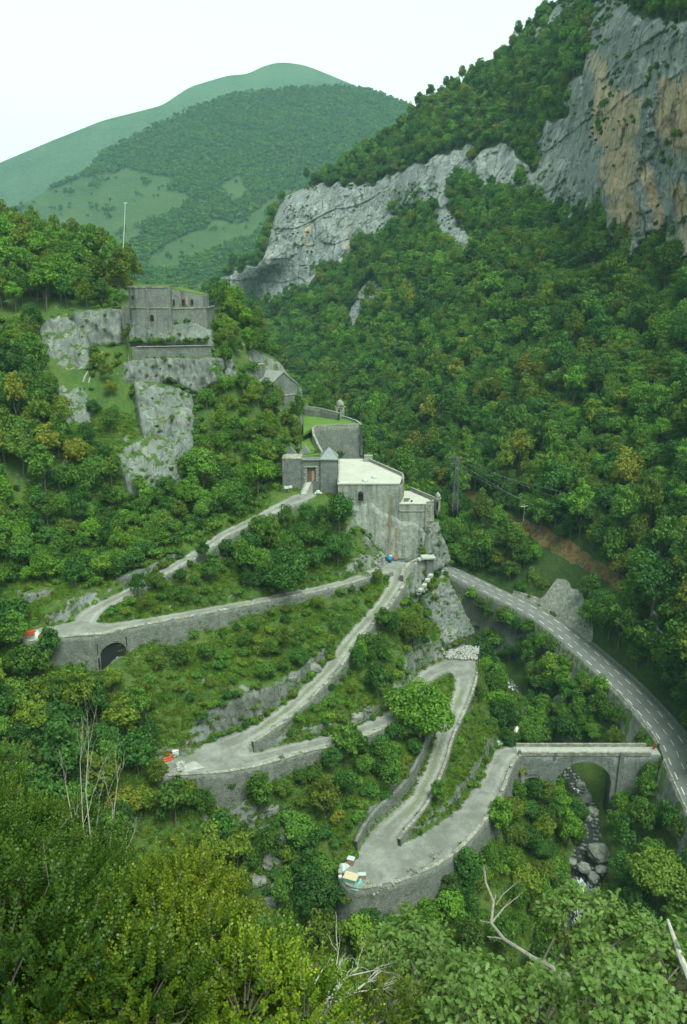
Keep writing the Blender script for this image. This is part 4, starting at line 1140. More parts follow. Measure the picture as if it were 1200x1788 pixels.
road_wall(sB + 3.4, sB + 42, 4.5, 'tall pale block wall under the road on the far side of the bridge', 'block_wall', .75, .6, 9, 'coping')
road_wall(sB + 42.5, cum[-1] - 20, 4.5, 'grey retaining wall under the far curve of the asphalt road', 'stone_wall', .12, .5, 15)
road_wall(max(0, sB - 30), s_of(1040, 1125), -4.9, 'low grey wall along the hillside edge of the asphalt road', 'stone_wall', 1.3, .7, 1, top=[1.6, 1.7, 1.6, 1.4, 1.5, 1.2])
# rock held by stone blocks above the road
def block_slope():
    sa, sb = s_of(1028, 1124, -136), s_of(884, 1038, -133.5); ss = np.linspace(sa, sb, 26); t = np.linspace(0, 1, 26)
    h = np.interp(t, [0, .03, .16, .30, .40, .46, .54, .66, .675, .8, 1], [1.5, 3.0, 10.5, 10.0, 13.0, 10.6, 13.2, 11.5, 3.0, 2.6, 1.6])
    B_ = np.array([at_road(q, -5.0) for q in ss]); dr_ = np.array([at_road(q, -6.0) for q in ss]) - B_
    T_ = B_ + dr_ * (h * .62)[:, None]; T_[:, 2] += h
    B_[:, 2] -= .5
    cliff('slope faced with pale stone blocks above the asphalt road', B_, T_, .5, .10, .8, 'block_wall', 'block_faced_slope', 31, world=True, cat='stone slope', vs=1, tuck=.05)
block_slope()

# ------------------------------------------------------------------ upper fort
def fort():
    e = empty('upper_fort', (-65, 303, -30)); tag(e, 'grey stone fort with rounded bastion and flat grassy roof on the cliff top', 'fort')
    zt, zc = -7.9, -15.2
    bast = [(-78.2, 297.2), (-76.0, 295.6), (-73.5, 295.0), (-63.3, 294.6), (-63.3, 312), (-79.6, 313), (-79.8, 301)]
    b = MB(); b.prism(bast, -26, zt, .0); b.prism([(x + (x + 70) * .045, y - .3) for x, y in bast], -31, -20, .5); b.build('bastion', M['fort_wall'], e)
    c = MB(); c.prism([(-63.2, 297.4), (-51.4, 301.6), (-50.6, 315), (-63.2, 315)], -30, -15.6, .4); c.build('curtain_wall', M['stone_wall'], e)
    up = MB(); up.prism([(-63.2, 297.9), (-52.6, 301.9), (-52.2, 314), (-63.2, 314)], -15.6, [-8.8, -11.2, -11.2, -8.6]); up.build('parapet_wall', M['fort_wall'], e)
    co = MB()
    P_ = [(-79.9, 301), (-78.3, 297.1), (-76.0, 295.5), (-73.5, 294.9), (-63.3, 294.5)]
    for a, b2 in zip(P_[:-1], P_[1:]): co.bar((*a, zc), (*b2, zc), .3, .35)
    co.build('string_course', M['coping'], e); co = MB()
    for a, b2 in zip(P_[:-1], P_[1:]): co.bar((*a, zt), (*b2, zt), .3, .4)
    co.build('coping', M['coping'], e); co = MB()
    co.bar((-63.2, 297.3, -15.5), (-51.2, 301.6, -15.5), .35, .4); co.bar((-51.2, 301.6, -15.5), (-50.4, 315, -15.5), .35, .4)
    co.build('string_course', M['coping'], e)
    gr = MB(); gr.prism([(-77.8, 298), (-63.6, 295.4), (-63.6, 311.6), (-79, 312)], zt - .1, zt + .45); gr.prism([(-63, 298.6), (-53, 302.4), (-52.6, 313.6), (-63, 313.6)], [-8.9, -11.3, -11.3, -8.9], [-8.4, -10.8, -10.8, -8.3]); gr.build('roof_turf', M['turf'], e)
    for x in (-71.6, -63.5):
        rb = MB(); rb.prism([(x - .35, 294.72 - .0), (x + .35, 294.72), (x + .35, 294.4), (x - .35, 294.4)][::-1], -24, zt); rb.build('pilaster', M['fort_wall'], e)
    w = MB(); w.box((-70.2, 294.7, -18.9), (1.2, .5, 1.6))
    w.lathe((-70.2, 294.72, -18.15), [(.6, 0), (.45, .35), (.1, .55)], 10); w.build('window', M['opening_shade'], e)
    w = MB(); w.box((-77.2, 296.2, -11.6), (.6, .6, 1.2), .6); w.build('window', M['opening_shade'], e)
    for x, y, s in ((-59.3, 299.4, .9), (-56.3, 300.5, .7), (-62.6, 298.2, .5)):
        w = MB(); w.box((x, y - .15, -13.4), (s, 1.2, 2.0), .35); w.build('embrasure', M['opening_shade'], e)
    w = MB(); w.box((-58.2, 299.7, -13.0), (.7, .9, 2.8), .35); w.build('rust_streak', M['red_earthenware'], e)
    lw = MB(); lw.prism([(-83.5, 303), (-79.5, 302), (-79.5, 306), (-83.5, 307)], -34, -15.0, .3); lw.build('side_wall', M['fort_wall'], e)
fort()
def loop_wall():
    a = PY(238, 606, 287.6); b = PY(368, 603, 291.0)
    e = empty('loophole_wall', ((a[0] + b[0]) / 2, 289, -37)); tag(e, 'long low wall with a row of dark loopholes below the fort grass ledge', 'wall')
    zt = -28.6
    d = (b - a)[:2] / np.linalg.norm((b - a)[:2]); n = np.array([d[1], -d[0]])
    m = MB(); m.prism([tuple(a[:2] - d * 1.5 + n * .1), tuple(b[:2]), tuple(b[:2] - n * 1.0), tuple(a[:2] - d * 1.5 - n * 1)], -38, [zt, zt + .2, zt + .2, zt], .3); m.build('masonry', M['stone_wall'], e)
    k = MB(); k.bar((a[0], a[1], zt + .1), (b[0], b[1], zt + .3), .9, .25); k.build('coping', M['coping'], e)
    for u in (257, 270, 283, 296, 309, 321):
        p = PY(u, 622, 288.4); t = np.dot(p[:2] - a[:2], d); q = a[:2] + d * t + n * .22
        w = MB(); w.box((q[0], q[1], -32.9), (.75, .7, 1.5), math.atan2(d[1], d[0])); w.build('loophole', M['opening_shade'], e)
    g = MB(); g.prism([tuple(a[:2] - n * .8), tuple(b[:2] - n * .8), (b[0] + .5, b[1] + 6), (a[0] - .5, a[1] + 7)], -29.4, -28.75)
    g.build('grass_ledge', M['turf'], e)
loop_wall()

# ------------------------------------------------------------------ barrack house, terrace, sentry box, gatehouse
def house():
    e = empty('barrack_house', (-25, 311, -62)); tag(e, 'gabled stone barrack with pale roof on a tall masonry base', 'house')
    gl, gr_ = np.array([-29.2, 305.6]), np.array([-18.4, 311.0]); back = np.array([-6.6, 7.2])
    ze, za, zb = -45.4, -40.4, -49.3
    bl, br = gl + back, gr_ + back; mid = (gl + gr_) / 2; mb_ = mid + back
    m = MB()
    m.add([(*gl, zb), (*gr_, zb), (*gr_, ze), (*mid, za), (*gl, ze), (*bl, zb), (*br, zb), (*br, ze), (*mb_, za), (*bl, ze)], [(0, 1, 2, 3, 4), (9, 8, 7, 6, 5), (1, 6, 7, 2), (5, 0, 4, 9), (0, 5, 6, 1)])
    m.build('wall', M['dark_wall'], e)
    r = MB(); o_ = np.array([.25, -.28])
    def slab(p, q, zp, zq):
        p2, q2 = p + back, q + back
        r.add([(*(p + o_), zp), (*(q + o_), zq), (*q2, zq), (*p2, zp), (*(p + o_), zp + .3), (*(q + o_), zq + .3), (*q2, zq + .3), (*p2, zp + .3)], [(3, 2, 1, 0), (4, 5, 6, 7), (0, 1, 5, 4), (1, 2, 6, 5), (2, 3, 7, 6), (3, 0, 4, 7)])
    dl = (gl - mid) * 1.06; dr = (gr_ - mid) * 1.06
    slab(mid, mid + dl, za + .02, ze - .28); slab(mid + dr, mid, ze - .28, za + .02)
    r.build('roof', M['pale_slate'], e)
    b = MB(); dd = (gr_ - gl) / np.linalg.norm(gr_ - gl); nn_ = np.array([dd[1], -dd[0]])
    b.prism([tuple(gl + dd * 2.4 + nn_ * .25), tuple(gr_ + dd * .5 + nn_ * .25), tuple(gr_ + dd * .5 + back), tuple(gl + dd * 2.4 + back)], -60, zb, .3)
    b.prism([tuple(gl + dd * 6 + nn_ * .9), tuple(gr_ + dd * 1.8 + nn_ * .9), tuple(gr_ + dd * 1.8 + back * .8), tuple(gl + dd * 6 + back * .8)], -66, -52, .3)
    b.build('base', M['stone_wall'], e)
    s = MB(); s.bar((*(gl + dd * 2.3 + nn_ * .3), zb), (*(gr_ + dd * .6 + nn_ * .3), zb), .4, .35); s.build('string_course', M['coping'], e)
    p = PY(453, 640, 314); t = MB(); t.prism([(p[0] - 1.9, p[1] - 1.5), (p[0] + 1.9, p[1] - 1.5), (p[0] + 1.9, p[1] + 1.5), (p[0] - 1.9, p[1] + 1.5)], -52, p[2] + .8, .2)
    o = t.build('stone_pillar', M['stone_wall']); tag(o, 'square stub of stone tower behind the barrack gable', 'tower')
    t = MB(); t.box((p[0], p[1], p[2] + 1.0), (4.1, 3.3, .4)); t.build('cap', M['coping'], o)
house()
def px_wall(name, pts, zt, zb, th, mat, label, coping='coping', batter=.06, ch=.25, dirn=None):
    """wall along pixels at height zt (list)"""
    W_ = np.array([PZ(u, v, z_) for (u, v), z_ in zip(pts, zt)])
    W_ = dens(W_, 1.0)
    T = np.gradient(W_[:, :2], axis=0); T /= np.linalg.norm(T, axis=1)[:, None]; N_ = np.stack([T[:, 1], -T[:, 0]], 1)
    inner = W_[:, :2] - N_ * th; outer = W_[:, :2]
    zbv = np.full(len(W_), zb) if not hasattr(zb, '__len__') else np.interp(np.linspace(0, 1, len(W_)), np.linspace(0, 1, len(zb)), zb)
    return line_wall(name, inner, outer, W_[:, 2], zbv, M[mat], label, 'wall', M[coping] if coping else None, batter, ch=ch, miss=.0, cw=th + .15)
px_wall('terrace_wall', [(566, 792), (557, 776), (549, 758), (548, 748), (554, 744), (580, 743), (632, 741)], [-63.4, -62.2, -61, -60.2, -60.1, -60.1, -60.1], [-72, -73, -74, -74, -74, -74, -75], .7, 'stone_wall', 'tall terrace wall with curved pale coping holding up the fort lawn')
px_wall('terrace_wall', [(632, 742), (624, 735), (606, 729), (598, 727)], [-60, -59.8, -59.6, -59.6], -72, .5, 'stone_wall', 'low curved parapet edging the far side of the lawn')
px_wall('terrace_wall', [(528, 709), (560, 714), (592, 722)], [-56.5, -57.0, -57.6], -64, .6, 'stone_wall', 'loopholed wall behind the lawn between barrack and sentry box')
def lawns():
    for pts, zf, nm in (([(530, 724), (590, 722), (604, 729), (624, 735.5), (632, 741), (630, 743), (555, 743), (548, 747), (530, 757)], LAWN_Z, 'upper'), ([(526, 760), (547, 749), (549, 759), (557, 777), (565, 793), (528, 797)], LAWN2_Z, 'lower')):
        w = [tuple(PZ(u, v, zf)[:2]) for u, v in pts]
        if sum(a[0] * b[1] - b[0] * a[1] for a, b in zip(w, w[1:] + w[:1])) < 0: w = w[::-1]
        m = MB(); m.prism(w, zf - 1, zf + .05); o = m.build('lawn', M['lawn']); tag(o, kind='structure')
lawns()
def sentry(u, vtop, vbase, vdome, Y, r, label, sq=True):
    c = PY(u, vbase, Y); zt = PY(u, vtop, Y)[2]; zd = PY(u, vdome, Y)[2]
    e = empty('sentry_box', tuple(c)); tag(e, label, 'sentry box')
    b = MB(); n = 8
    if not sq: b.lathe((c[0], c[1], c[2]), [(.15, -2.2), (r * .55, -1.2), (r, 0), (r, zt - c[2])], 12)
    else: b.box((c[0], c[1], (c[2] - 1 + zt) / 2), (2 * r, 2 * r, zt - c[2] + 1))
    b.build('shaft', M['pale_wall'], e)
    k = MB(); k.lathe((c[0], c[1], zt), [(r * 1.28, 0), (r * 1.3, .3), (r * 1.05, .35)], 12); k.build('cornice', M['coping'], e)
    d = MB(); hd = zd - zt - .3; d.lathe((c[0], c[1], zt + .3), [(r * 1.02, 0), (r * .98, hd * .3), (r * .72, hd * .62), (r * .3, hd * .82), (.12, hd * .88), (.16, hd * .95), (.04, hd)], 14); d.build('dome', M['coping'], e, True)
    o_ = MB(); o_.box((c[0] - r * .25, c[1] - r, (c[2] + zt) / 2 - .2), (.7, .4, (zt - c[2]) * .7)); o_.build('opening_shade', M['opening_shade'], e)
sentry(594, 711, 726, 696, 322, 1.75, 'domed stone sentry box at the corner of the lawn')
sentry(764, 871, 890, 858, 255, .95, 'slim domed turret hanging on the outer corner of the battery', False)
def gate():
    Yg = 262.0
    e = empty('gatehouse', (-12, Yg, -75)); tag(e, 'dark stone gatehouse with pyramid roof and wooden door', 'gatehouse')
    X = lambda u, Y=Yg: PY(u, 825, Y)[0]
    x0, x1, x2, x3 = X(493), X(527), X(560), X(589)
    w = MB(); w.prism([(x0, Yg), (x1, Yg), (x1, Yg + 7), (x0, Yg + 7)], -79, -64.0, .0); w.build('wall', M['dark_wall'], e)
    d0, d1, zd0, zd1 = X(536.5), X(551.5), -72.0, -66.9
    g = MB(); g.prism([(x1 + .01, Yg - .25), (d0, Yg - .25), (d0, Yg + 3), (x1 + .01, Yg + 3)], -79, -63.9); g.prism([(d1, Yg - .25), (x2, Yg - .25), (x2, Yg + 3), (d1, Yg + 3)], -79, -63.9); g.prism([(d0, Yg - .25), (d1, Yg - .25), (d1, Yg + 3), (d0, Yg + 3)], zd1, -63.9); g.prism([(d0, Yg - .2), (d1, Yg - .2), (d1, Yg + 3), (d0, Yg + 3)], -79, zd0)
    g.build('gate_front', M['dark_wall'], e)
    q = MB()
    for i in range(6):
        zz = -71.5 + i * .95
        q.box((d0 - .45 - .12 * (i % 2), Yg - .3, zz), (.9 + .25 * (i % 2), .3, .7)); q.box((d1 + .45 + .12 * (i % 2), Yg - .3, zz), (.9 + .25 * (i % 2), .3, .7))
    q.box(((d0 + d1) / 2, Yg - .34, zd1 + .35), (d1 - d0 + 1.4, .35, .5)); q.box(((x1 + x2) / 2, Yg - .4, -64.1), (x2 - x1, .5, .35))
    q.build('quoin', M['pale_slate'], e)
    d = MB(); d.box(((d0 + d1) / 2, Yg + .4, (zd0 + zd1) / 2), (d1 - d0 + .1, .2, zd1 - zd0)); dr = d.build('door', M['door_wood'], e)
    d = MB(); d.box(((d0 + d1) / 2 + .55, Yg + .26, zd0 + 2.0), (.95, .1, 3.4)); d.build('door_leaf', M['red_earthenware'], dr)
    t = MB(); t.prism([(x2, Yg - 1.0), (x3, Yg - 1.0), (x3, Yg + 6), (x2, Yg + 6)], -80, -64.1); t.build('tower', M['dark_wall'], e)
    cx, cy_ = (x2 + x3) / 2, Yg + 2.5
    r = MB(); hx, hy = (x3 - x2) / 2 + .35, 3.9
    V_ = [(cx - hx, cy_ - hy, -64.1), (cx + hx, cy_ - hy, -64.1), (cx + hx, cy_ + hy, -64.1), (cx - hx, cy_ + hy, -64.1), (cx - hx, cy_ - hy, -63.8), (cx + hx, cy_ - hy, -63.8), (cx + hx, cy_ + hy, -63.8), (cx - hx, cy_ + hy, -63.8), (cx, cy_, -60.2)]
    r.add(V_, [(3, 2, 1, 0), (0, 1, 5, 4), (1, 2, 6, 5), (2, 3, 7, 6), (3, 0, 4, 7), (4, 5, 8), (5, 6, 8), (6, 7, 8), (7, 4, 8)]); r.build('roof', M['slate'], e)
    r2 = MB(); r2.prism([(x0, Yg - .1), (x1, Yg - .1), (x1, Yg + 7), (x0, Yg + 7)], -64.0, -63.75); r2.build('coping', M['coping'], e)
    for u, hh in ((505, 2.6), (531, 3.0)):
        x = X(u); g2 = MB(); g2.add([(x - 2.2, Yg + 7.5, -64), (x + 2.2, Yg + 7.5, -64), (x, Yg + 7.5, -64 + hh), (x - 2.2, Yg + 10, -64), (x + 2.2, Yg + 10, -64), (x, Yg + 10, -64 + hh)], [(0, 1, 2), (5, 4, 3), (0, 3, 4, 1), (1, 4, 5, 2), (2, 5, 3, 0)])
        g2.build('gable', M['dark_wall'] if u < 510 else M['slate'], e)
    # ramp up to the door
    a0, a1 = PZ(541, 842, zd0), PZ(531, 863, -75.6)
    rp = MB(); dx = 1.1
    rp.add([(a0[0] - dx, Yg, zd0), (a0[0] + dx, Yg, zd0), (a1[0] + dx, a1[1], -75.5), (a1[0] - dx, a1[1], -75.5), (a0[0] - dx, Yg, -77), (a0[0] + dx, Yg, -77), (a1[0] + dx, a1[1], -77), (a1[0] - dx, a1[1], -77)], [(0, 3, 2, 1), (4, 5, 6, 7), (0, 1, 5, 4), (1, 2, 6, 5), (2, 3, 7, 6), (3, 0, 4, 7)])
    o = rp.build('ramp', M['concrete']); tag(o, 'narrow pale ramp leading up to the gatehouse door', 'ramp')
    for s in (-1, 1):
        p = MB(); p.bar((a0[0] + s * dx, Yg, zd0 + .45), (a1[0] + s * dx, a1[1], -75.0), .2, .5); p.build('kerb', M['coping'], o)
gate()

# ------------------------------------------------------------------ gun battery
def battery():
    e = empty('gun_battery', (10, 262, -98)); tag(e, 'large pale battery building with flat roof above the sheer rock', 'building')
    ft = [(-1.9, 252.5), (18.6, 252.5), (20.6, 262), (7.6, 287), (-1.9, 287)]
    w = MB(); w.prism(ft, -100, -70.35); w.build('wall', M['battery_wall'], e)
    r = MB(); r.prism([(x + (.15 if x > 5 else -.15), y + (-.25 if y < 255 else .1)) for x, y in ft], -70.35, -70.0); r.build('roof', M['roof_slab'], e)
    k = MB(); k.bar((20.4, 262, -69.5), (8.0, 286.4, -69.5), .7, 1.1); k.bar((20.3, 255.5, -69.7), (20.6, 262, -69.7), .6, .8); k.bar((-1.7, 253.2, -69.8), (-1.7, 286, -69.8), .45, .45); k.build('parapet', M['pale_wall'], e)
    k = MB(); k.box((9.3, 283.6, -69), (3.2, 2.2, 2.4)); k.build('chimney', M['pale_wall'], e)
    for x, y in ((7.3, 255.4), (10.6, 259.4)):
        d = MB(); d.lathe((x, y, -70.0), [(1.0, 0), (1.0, .25), (.95, .5), (.7, .85), (.3, 1.02), (.05, 1.06)], 14); d.build('skylight', M['pale_tarpaulin'], e, True)
    f = MB(); p = PY(630, 866, 252.5)
    f.box((p[0], 252.46, p[2]), (2.6, .35, 4.0)); fr = f.build('window_frame', M['pale_wall'], e)
    f = MB(); f.box((p[0], 252.3, p[2] - .4), (1.7, .3, 2.4)); f.lathe((p[0], 252.32, p[2] + .78), [(.85, 0), (.72, .4), (.4, .72), (.05, .85)], 14); f.build('window', M['opening_shade'], fr)
    # end wall with its bays
    for t in (.1, .35, .6, .85):
        b = MB(); q = np.array([18.6, 252.5]) * (1 - t) + np.array([20.6, 262]) * t
        b.prism([(q[0], q[1] - .5), (q[0] + .7, q[1] - .5), (q[0] + .7, q[1] + .5), (q[0], q[1] + .5)], -80, -71.5); b.build('buttress', M['pale_wall'], e)
    wf = [(18.7, 252.3), (28.0, 252.3), (31.0, 255.0), (23.8, 268.0), (18.7, 268.0)]
    w = MB(); w.prism(wf, -97, -77.3, .2); w.build('lower_wing', M['battery_wall'], e)
    r = MB(); r.prism([(18.9, 252.1), (28.1, 252.1), (30.6, 255.0), (23.6, 267.6), (18.9, 267.6)], -77.3, -77.0); r.build('lower_roof', M['roof_slab'], e)
    k = MB(); k.bar((31.0, 255.2, -76.3), (23.8, 268.0, -76.3), .6, 1.4); k.bar((28.2, 252.4, -76.7), (31.0, 255.0, -76.7), .5, .6); k.build('parapet', M['pale_wall'], e)
    k = MB(); k.box((23.3, 252.2, -79.6), (9.0, .35, .4)); k.box((28.5, 252.3, -82), (1.5, 1.2, 9)); 
    for i in range(5): k.box((29.0 + .15 * (i % 2), 252.2, -85 + i * 1.9), (1.5, 1.3, .5))
    k.build('pier', M['coping'], e)
    dbr = MB()
    for i in range(9): dbr.box((20.2 + rng.uniform(0, 3.4), 254 + rng.uniform(0, 2.5), -76.8 + .2), (rng.uniform(.3, 1.1), rng.uniform(.3, .7), .45), rng.uniform(0, 3))
    o = dbr.build('rubble', M['dark_wall']); tag(o, 'loose stone and rubble lying on the lower flat roof', 'rubble', kind='stuff')
battery()
# site at the foot of the battery
def site():
    p = PZ(680, 982, -96.7)
    e = empty('covered_machine', tuple(p)); tag(e, 'blue covered site machine standing at the foot of the battery rock', 'machine')
    b = MB(); b.box((p[0], p[1], p[2] + .5), (1.0, 1.1, .9), .4)
    for s in (-1, 1): b.tube([(p[0] + s * .55, p[1] - .3, p[2] + .32), (p[0] + s * .68, p[1] - .3, p[2] + .32)], .32, 10)
    b.build('chassis', M['dark_cloth'], e)
    b = MB(); b.lathe((p[0] + .1, p[1], p[2] + .8), [(.75, 0), (.95, .5), (.9, 1.0), (.6, 1.5), (.25, 1.7)], 10); b.build('cover', M['blue_cloth'], e, True)
    b = MB(); b.lathe((p[0] + .4, p[1] + .2, p[2] + 2.3), [(.62, -.2), (.6, .15), (.2, .35)], 9); b.build('hood', M['pale_tarpaulin'], e)
    q = PZ(691, 979, -96.7); w = MB(); w.add([(q[0] - .75, q[1], q[2] + .35), (q[0] + .75, q[1], q[2] + .35), (q[0], q[1] + .1, q[2] + 1.65), (q[0] - .75, q[1] + .08, q[2] + .35), (q[0] + .75, q[1] + .08, q[2] + .35), (q[0], q[1] + .18, q[2] + 1.65)], [(0, 1, 2), (5, 4, 3), (0, 3, 4, 1), (1, 4, 5, 2), (2, 5, 3, 0)])
    s2 = empty('warning_sign', tuple(q)); tag(s2, 'orange triangular warning sign beside the blue covered machine', 'sign'); w.build('panel', M['orange_plastic'], s2)
    
    for s3 in (-.5, .5):
        w = MB(); w.bar((q[0] + s3, q[1] + .1, q[2]), (q[0] + s3, q[1] + .15, q[2] + .8), .07); w.build('leg', M['steel'], s2)
    for (u0, v0, u1, v1, zz, lab, mt) in ((688, 974, 707, 974, -96.0, 'grey steel beam lying on the stacked timber below the battery', 'steel'), (693, 979, 719, 979, -96.6, 'dark timber baulk lying on the gravel below the battery', 'dark_steel'), (704, 985, 716, 986, -96.6, 'short pale concrete block by the battery foot', 'concrete'), (706, 961, 720, 961, -94.0, 'thin white rail fixed across the battery rock', 'white_paint')):
        a, b2 = PZ(u0, v0, zz), PZ(u1, v1, zz); m = MB(); m.bar(a, b2, .5, .45 if mt != 'white_paint' else .14); tag(m.build('beam', M[mt]), lab, 'beam')
    # ruined end wall, curved parapet and smooth triangle wall at the hairpin
    px_wall('ruined_wall', [(704, 1006), (708, 995), (716, 985), (730, 978), (746, 972)], [-96.0, -95.8, -95.6, -95.4, -94.7], -104, .9, 'pale_wall', 'curved broken parapet beside the hairpin under the battery', ch=.35)
    m = MB(); a = PY(752, 975, 247); m.prism([(a[0] - 1.2, a[1]), (a[0] + 1.2, a[1]), (a[0] + 1.2, a[1] + 2.5), (a[0] - 1.2, a[1] + 2.5)], -108, a[2], .2); o = m.build('ruined_pier', M['dark_wall']); tag(o, 'dark square pier with slab on top at the end of the broken parapet', 'pier')
    m = MB(); m.box((a[0] - .8, a[1] + .8, a[2] + .25), (4.6, 3.6, .5), .12); m.box((a[0] - 3.0, a[1] + .2, a[2] - .3), (3.2, 1.4, .6), .5); m.build('slab', M['white_stone'], o)
    m = MB(); t0, t1, t2, t3 = PY(727, 1007, 243), PY(748, 1040, 239), PY(722, 1062, 234), PY(693, 1062, 233)
    m.add([t0, PY(733, 1042, 237.5), t2, t3, PY(700, 1040, 236.5)], [(0, 4, 3, 2, 1)]); V_ = [np.array(x) + np.array([0.3, .9, -.2]) for x in m.v]; n0 = len(m.v); m.add(V_, [(4, 3, 2, 1, 0)][::-1]);
    for i in range(5): m.f.append((i, (i + 1) % 5, n0 + (i + 1) % 5, n0 + i))
    tag(m.build('wing_wall', M['dark_wall']), 'smooth dark wall triangle supporting the track below the battery', 'wall')
    for i, (u, v) in enumerate(((735, 1030), (741, 1022), (747, 1013), (752, 1005))):
        c = PZ(u, v, -101.5 + i * .9); m = MB(); m.box((c[0], c[1], c[2]), (1.3, 2.0, .8), -.45)
        tag(m.build('coping_block', M['white_stone']), 'pale squared block in the sloping row below the dark pier', 'block', 'pale blocks of the sloping coping')
site()
def barrier_heap(u, v, zz, label):
    """water filled plastic road barriers pushed together"""
    for i, (dx, dy, rz, h) in enumerate(((0, 0, .4, 1.0), (.9, .9, 1.3, 1.0), (-.2, 1.7, .1, 1.05))):
        p = PZ(u, v, zz); x, y = p[0] + dx, p[1] + dy
        m = MB(); m.prism([(x + a * cos(rz) - b * sin(rz), y + a * sin(rz) + b * cos(rz)) for a, b in ((-.8, -.35), (.8, -.35), (.8, .35), (-.8, .35))], zz, zz + .35)
        m.prism([(x + a * cos(rz) - b * sin(rz), y + a * sin(rz) + b * cos(rz)) for a, b in ((-.75, -.16), (.75, -.16), (.75, .16), (-.75, .16))], zz + .33, zz + h)
        m.lathe((x, y, zz + h), [(.1, -.02), (.1, .1), (.02, .12)], 8)
        o = m.build('road_barrier', M['orange_plastic']); tag(o, label, 'barrier', label)
barrier_heap(291, 1329, -115.0, 'orange plastic road barriers heaped on the middle hairpin')
barrier_heap(50, 1110, -89.0, 'orange plastic barriers at the outer corner of the highest left hairpin')
p = PZ(73, 1113, -89.0); m = MB(); m.box((p[0], p[1], p[2] + .4), (1.3, .6, .8), .2); m.box((p[0], p[1], p[2] + .9), (.9, .3, .3), .2); tag(m.build('road_barrier', M['orange_plastic']), 'single orange barrier lying apart beside the pale sheet at the highest left hairpin', 'barrier')
def crate(u, v, zz, size, rz, label, mat, name='site_box', lid=None, cat='box'):
    p = PZ(u, v, zz); e = empty(name, tuple(p)); tag(e, label, cat)
    m = MB(); m.box((p[0], p[1], p[2] + size[2] / 2), size, rz); m.build('body', M[mat], e)
    m = MB(); m.box((p[0], p[1], p[2] + size[2] + .06), (size[0] * 1.08, size[1] * 1.08, .12), rz); m.build('lid', M[lid or mat], e)
    for t in (-.42, 0, .42):
        m = MB(); m.box((p[0] + t * size[0] * cos(rz), p[1] + t * size[0] * sin(rz), p[2] + size[2] * .5), (.1, size[1] * 1.04, size[2] * .96), rz); m.build('batten', M[mat], e)
crate(306, 1319, -115, (1.5, 1.4, 1.5), .5, 'white plastic box behind the orange barriers of the middle hairpin', 'white_paint')
crate(613, 1540, -134.5, (3.0, 2.2, 1.6), -.35, 'large crate with pale plank lid in the corner of the lowest hairpin', 'green_tarpaulin', lid='planks')
crate(613, 1508, -134.5, (1.6, 1.2, 1.5), -.35, 'reddish box with grey lid beside the wall of the lowest hairpin', 'red_earthenware', lid='pale_tarpaulin')
crate(632, 1532, -134.5, (1.7, 1.0, .9), .05, 'low reddish box with pale lid next to the large crate', 'red_earthenware', lid='pale_tarpaulin')
def sheet(pts, zz, label, mat, h=.35, name='folded_sheet', cat='sheet'):
    w = [PZ(u, v, zz)[:2] for u, v in pts]
    n = 12; A = np.array(w); V_ = []
    for i in range(n):
        for j in range(n):
            a, b = i / (n - 1), j / (n - 1)
            q = A[0] * (1 - a) * (1 - b) + A[1] * a * (1 - b) + A[2] * a * b + A[3] * (1 - a) * b
            ed = min(a, 1 - a, b, 1 - b); V_.append((q[0], q[1], zz - .1 + h * min(1, ed * 5) * (.75 + 1.3 * float(pnoise(np.array([q[0] * .9, q[1] * .9, h * 7])[None])[0]))))
    tag(rebased(name, np.array(V_), grid_faces(n, n), M[mat], smooth=True), label, cat)
sheet([(591, 1512), (605, 1504), (612, 1512), (599, 1522)], -134.5, 'pale green sheet folded behind the large crate', 'pale_tarpaulin', .8)
sheet([(612, 1552), (632, 1536), (640, 1546), (624, 1556)], -134.5, 'turquoise green tarpaulin crumpled in front of the large crate', 'green_tarpaulin', 1.3)
sheet([(58, 1112), (66, 1098), (72, 1110), (64, 1122)], -89, 'pale sheet lying between the orange barriers of the highest left hairpin', 'pale_tarpaulin', 1.0)
p = PZ(868, 1299, -140); m = MB(); m.lathe(tuple(p), [(1.0, -.3), (1.15, .3), (.95, .9), (.5, 1.4), (.15, 1.55)], 9); m.lathe((p[0] + 1.3, p[1] + .3, p[2]), [(.6, -.3), (.7, .2), (.4, .7), (.1, .8)], 8); tag(m.build('tarpaulin_heap', M['pale_tarpaulin'], None, True), 'pale turquoise tarpaulin heap at the bend before the bridge', 'tarpaulin')
sheet([(897, 1276), (900, 1268), (906, 1272), (903, 1279)], -141, 'small white sheet caught in bushes behind the bridge', 'white_paint', 1.2)
sheet([(300, 1342), (340, 1328), (358, 1340), (325, 1347)], -114.95, 'grey spread of tipped gravel on the middle hairpin', 'concrete', .25, 'gravel_heap', 'gravel')
p = PZ(594, 1534, -134.5); m = MB(); m.lathe(tuple(p), [(.35, 0), (.42, .3), (.4, .7), (.2, .85)], 12); tag(m.build('drum', M['white_paint']), 'small white drum at the outer corner beside the large crate', 'drum')
for u, v, w_, lab in ((500.5, 851, 1.5, 'larger white information board left of the ramp to the gate'), (507.5, 850, 1.1, 'smaller white information board beside the larger one at the gate')):
    c = PY(u, v, 258.5); e = empty('notice_board', tuple(c)); tag(e, lab, 'board')
    m = MB(); m.box((c[0], c[1], c[2]), (w_, .1, .95)); m.build('board', M['white_paint'], e)
    for s3 in (-.4, .4):
        m = MB(); m.bar((c[0] + s3 * w_, c[1] + .1, c[2] - 1.8), (c[0] + s3 * w_, c[1] + .1, c[2] + .4), .1); m.build('post', M['steel'], e)
c = PZ(556, 862, -75.6); e = empty('tarpaulin_bundle', tuple(c)); tag(e, 'pale bundle with white ends lying near the ramp to the gate', 'bundle')
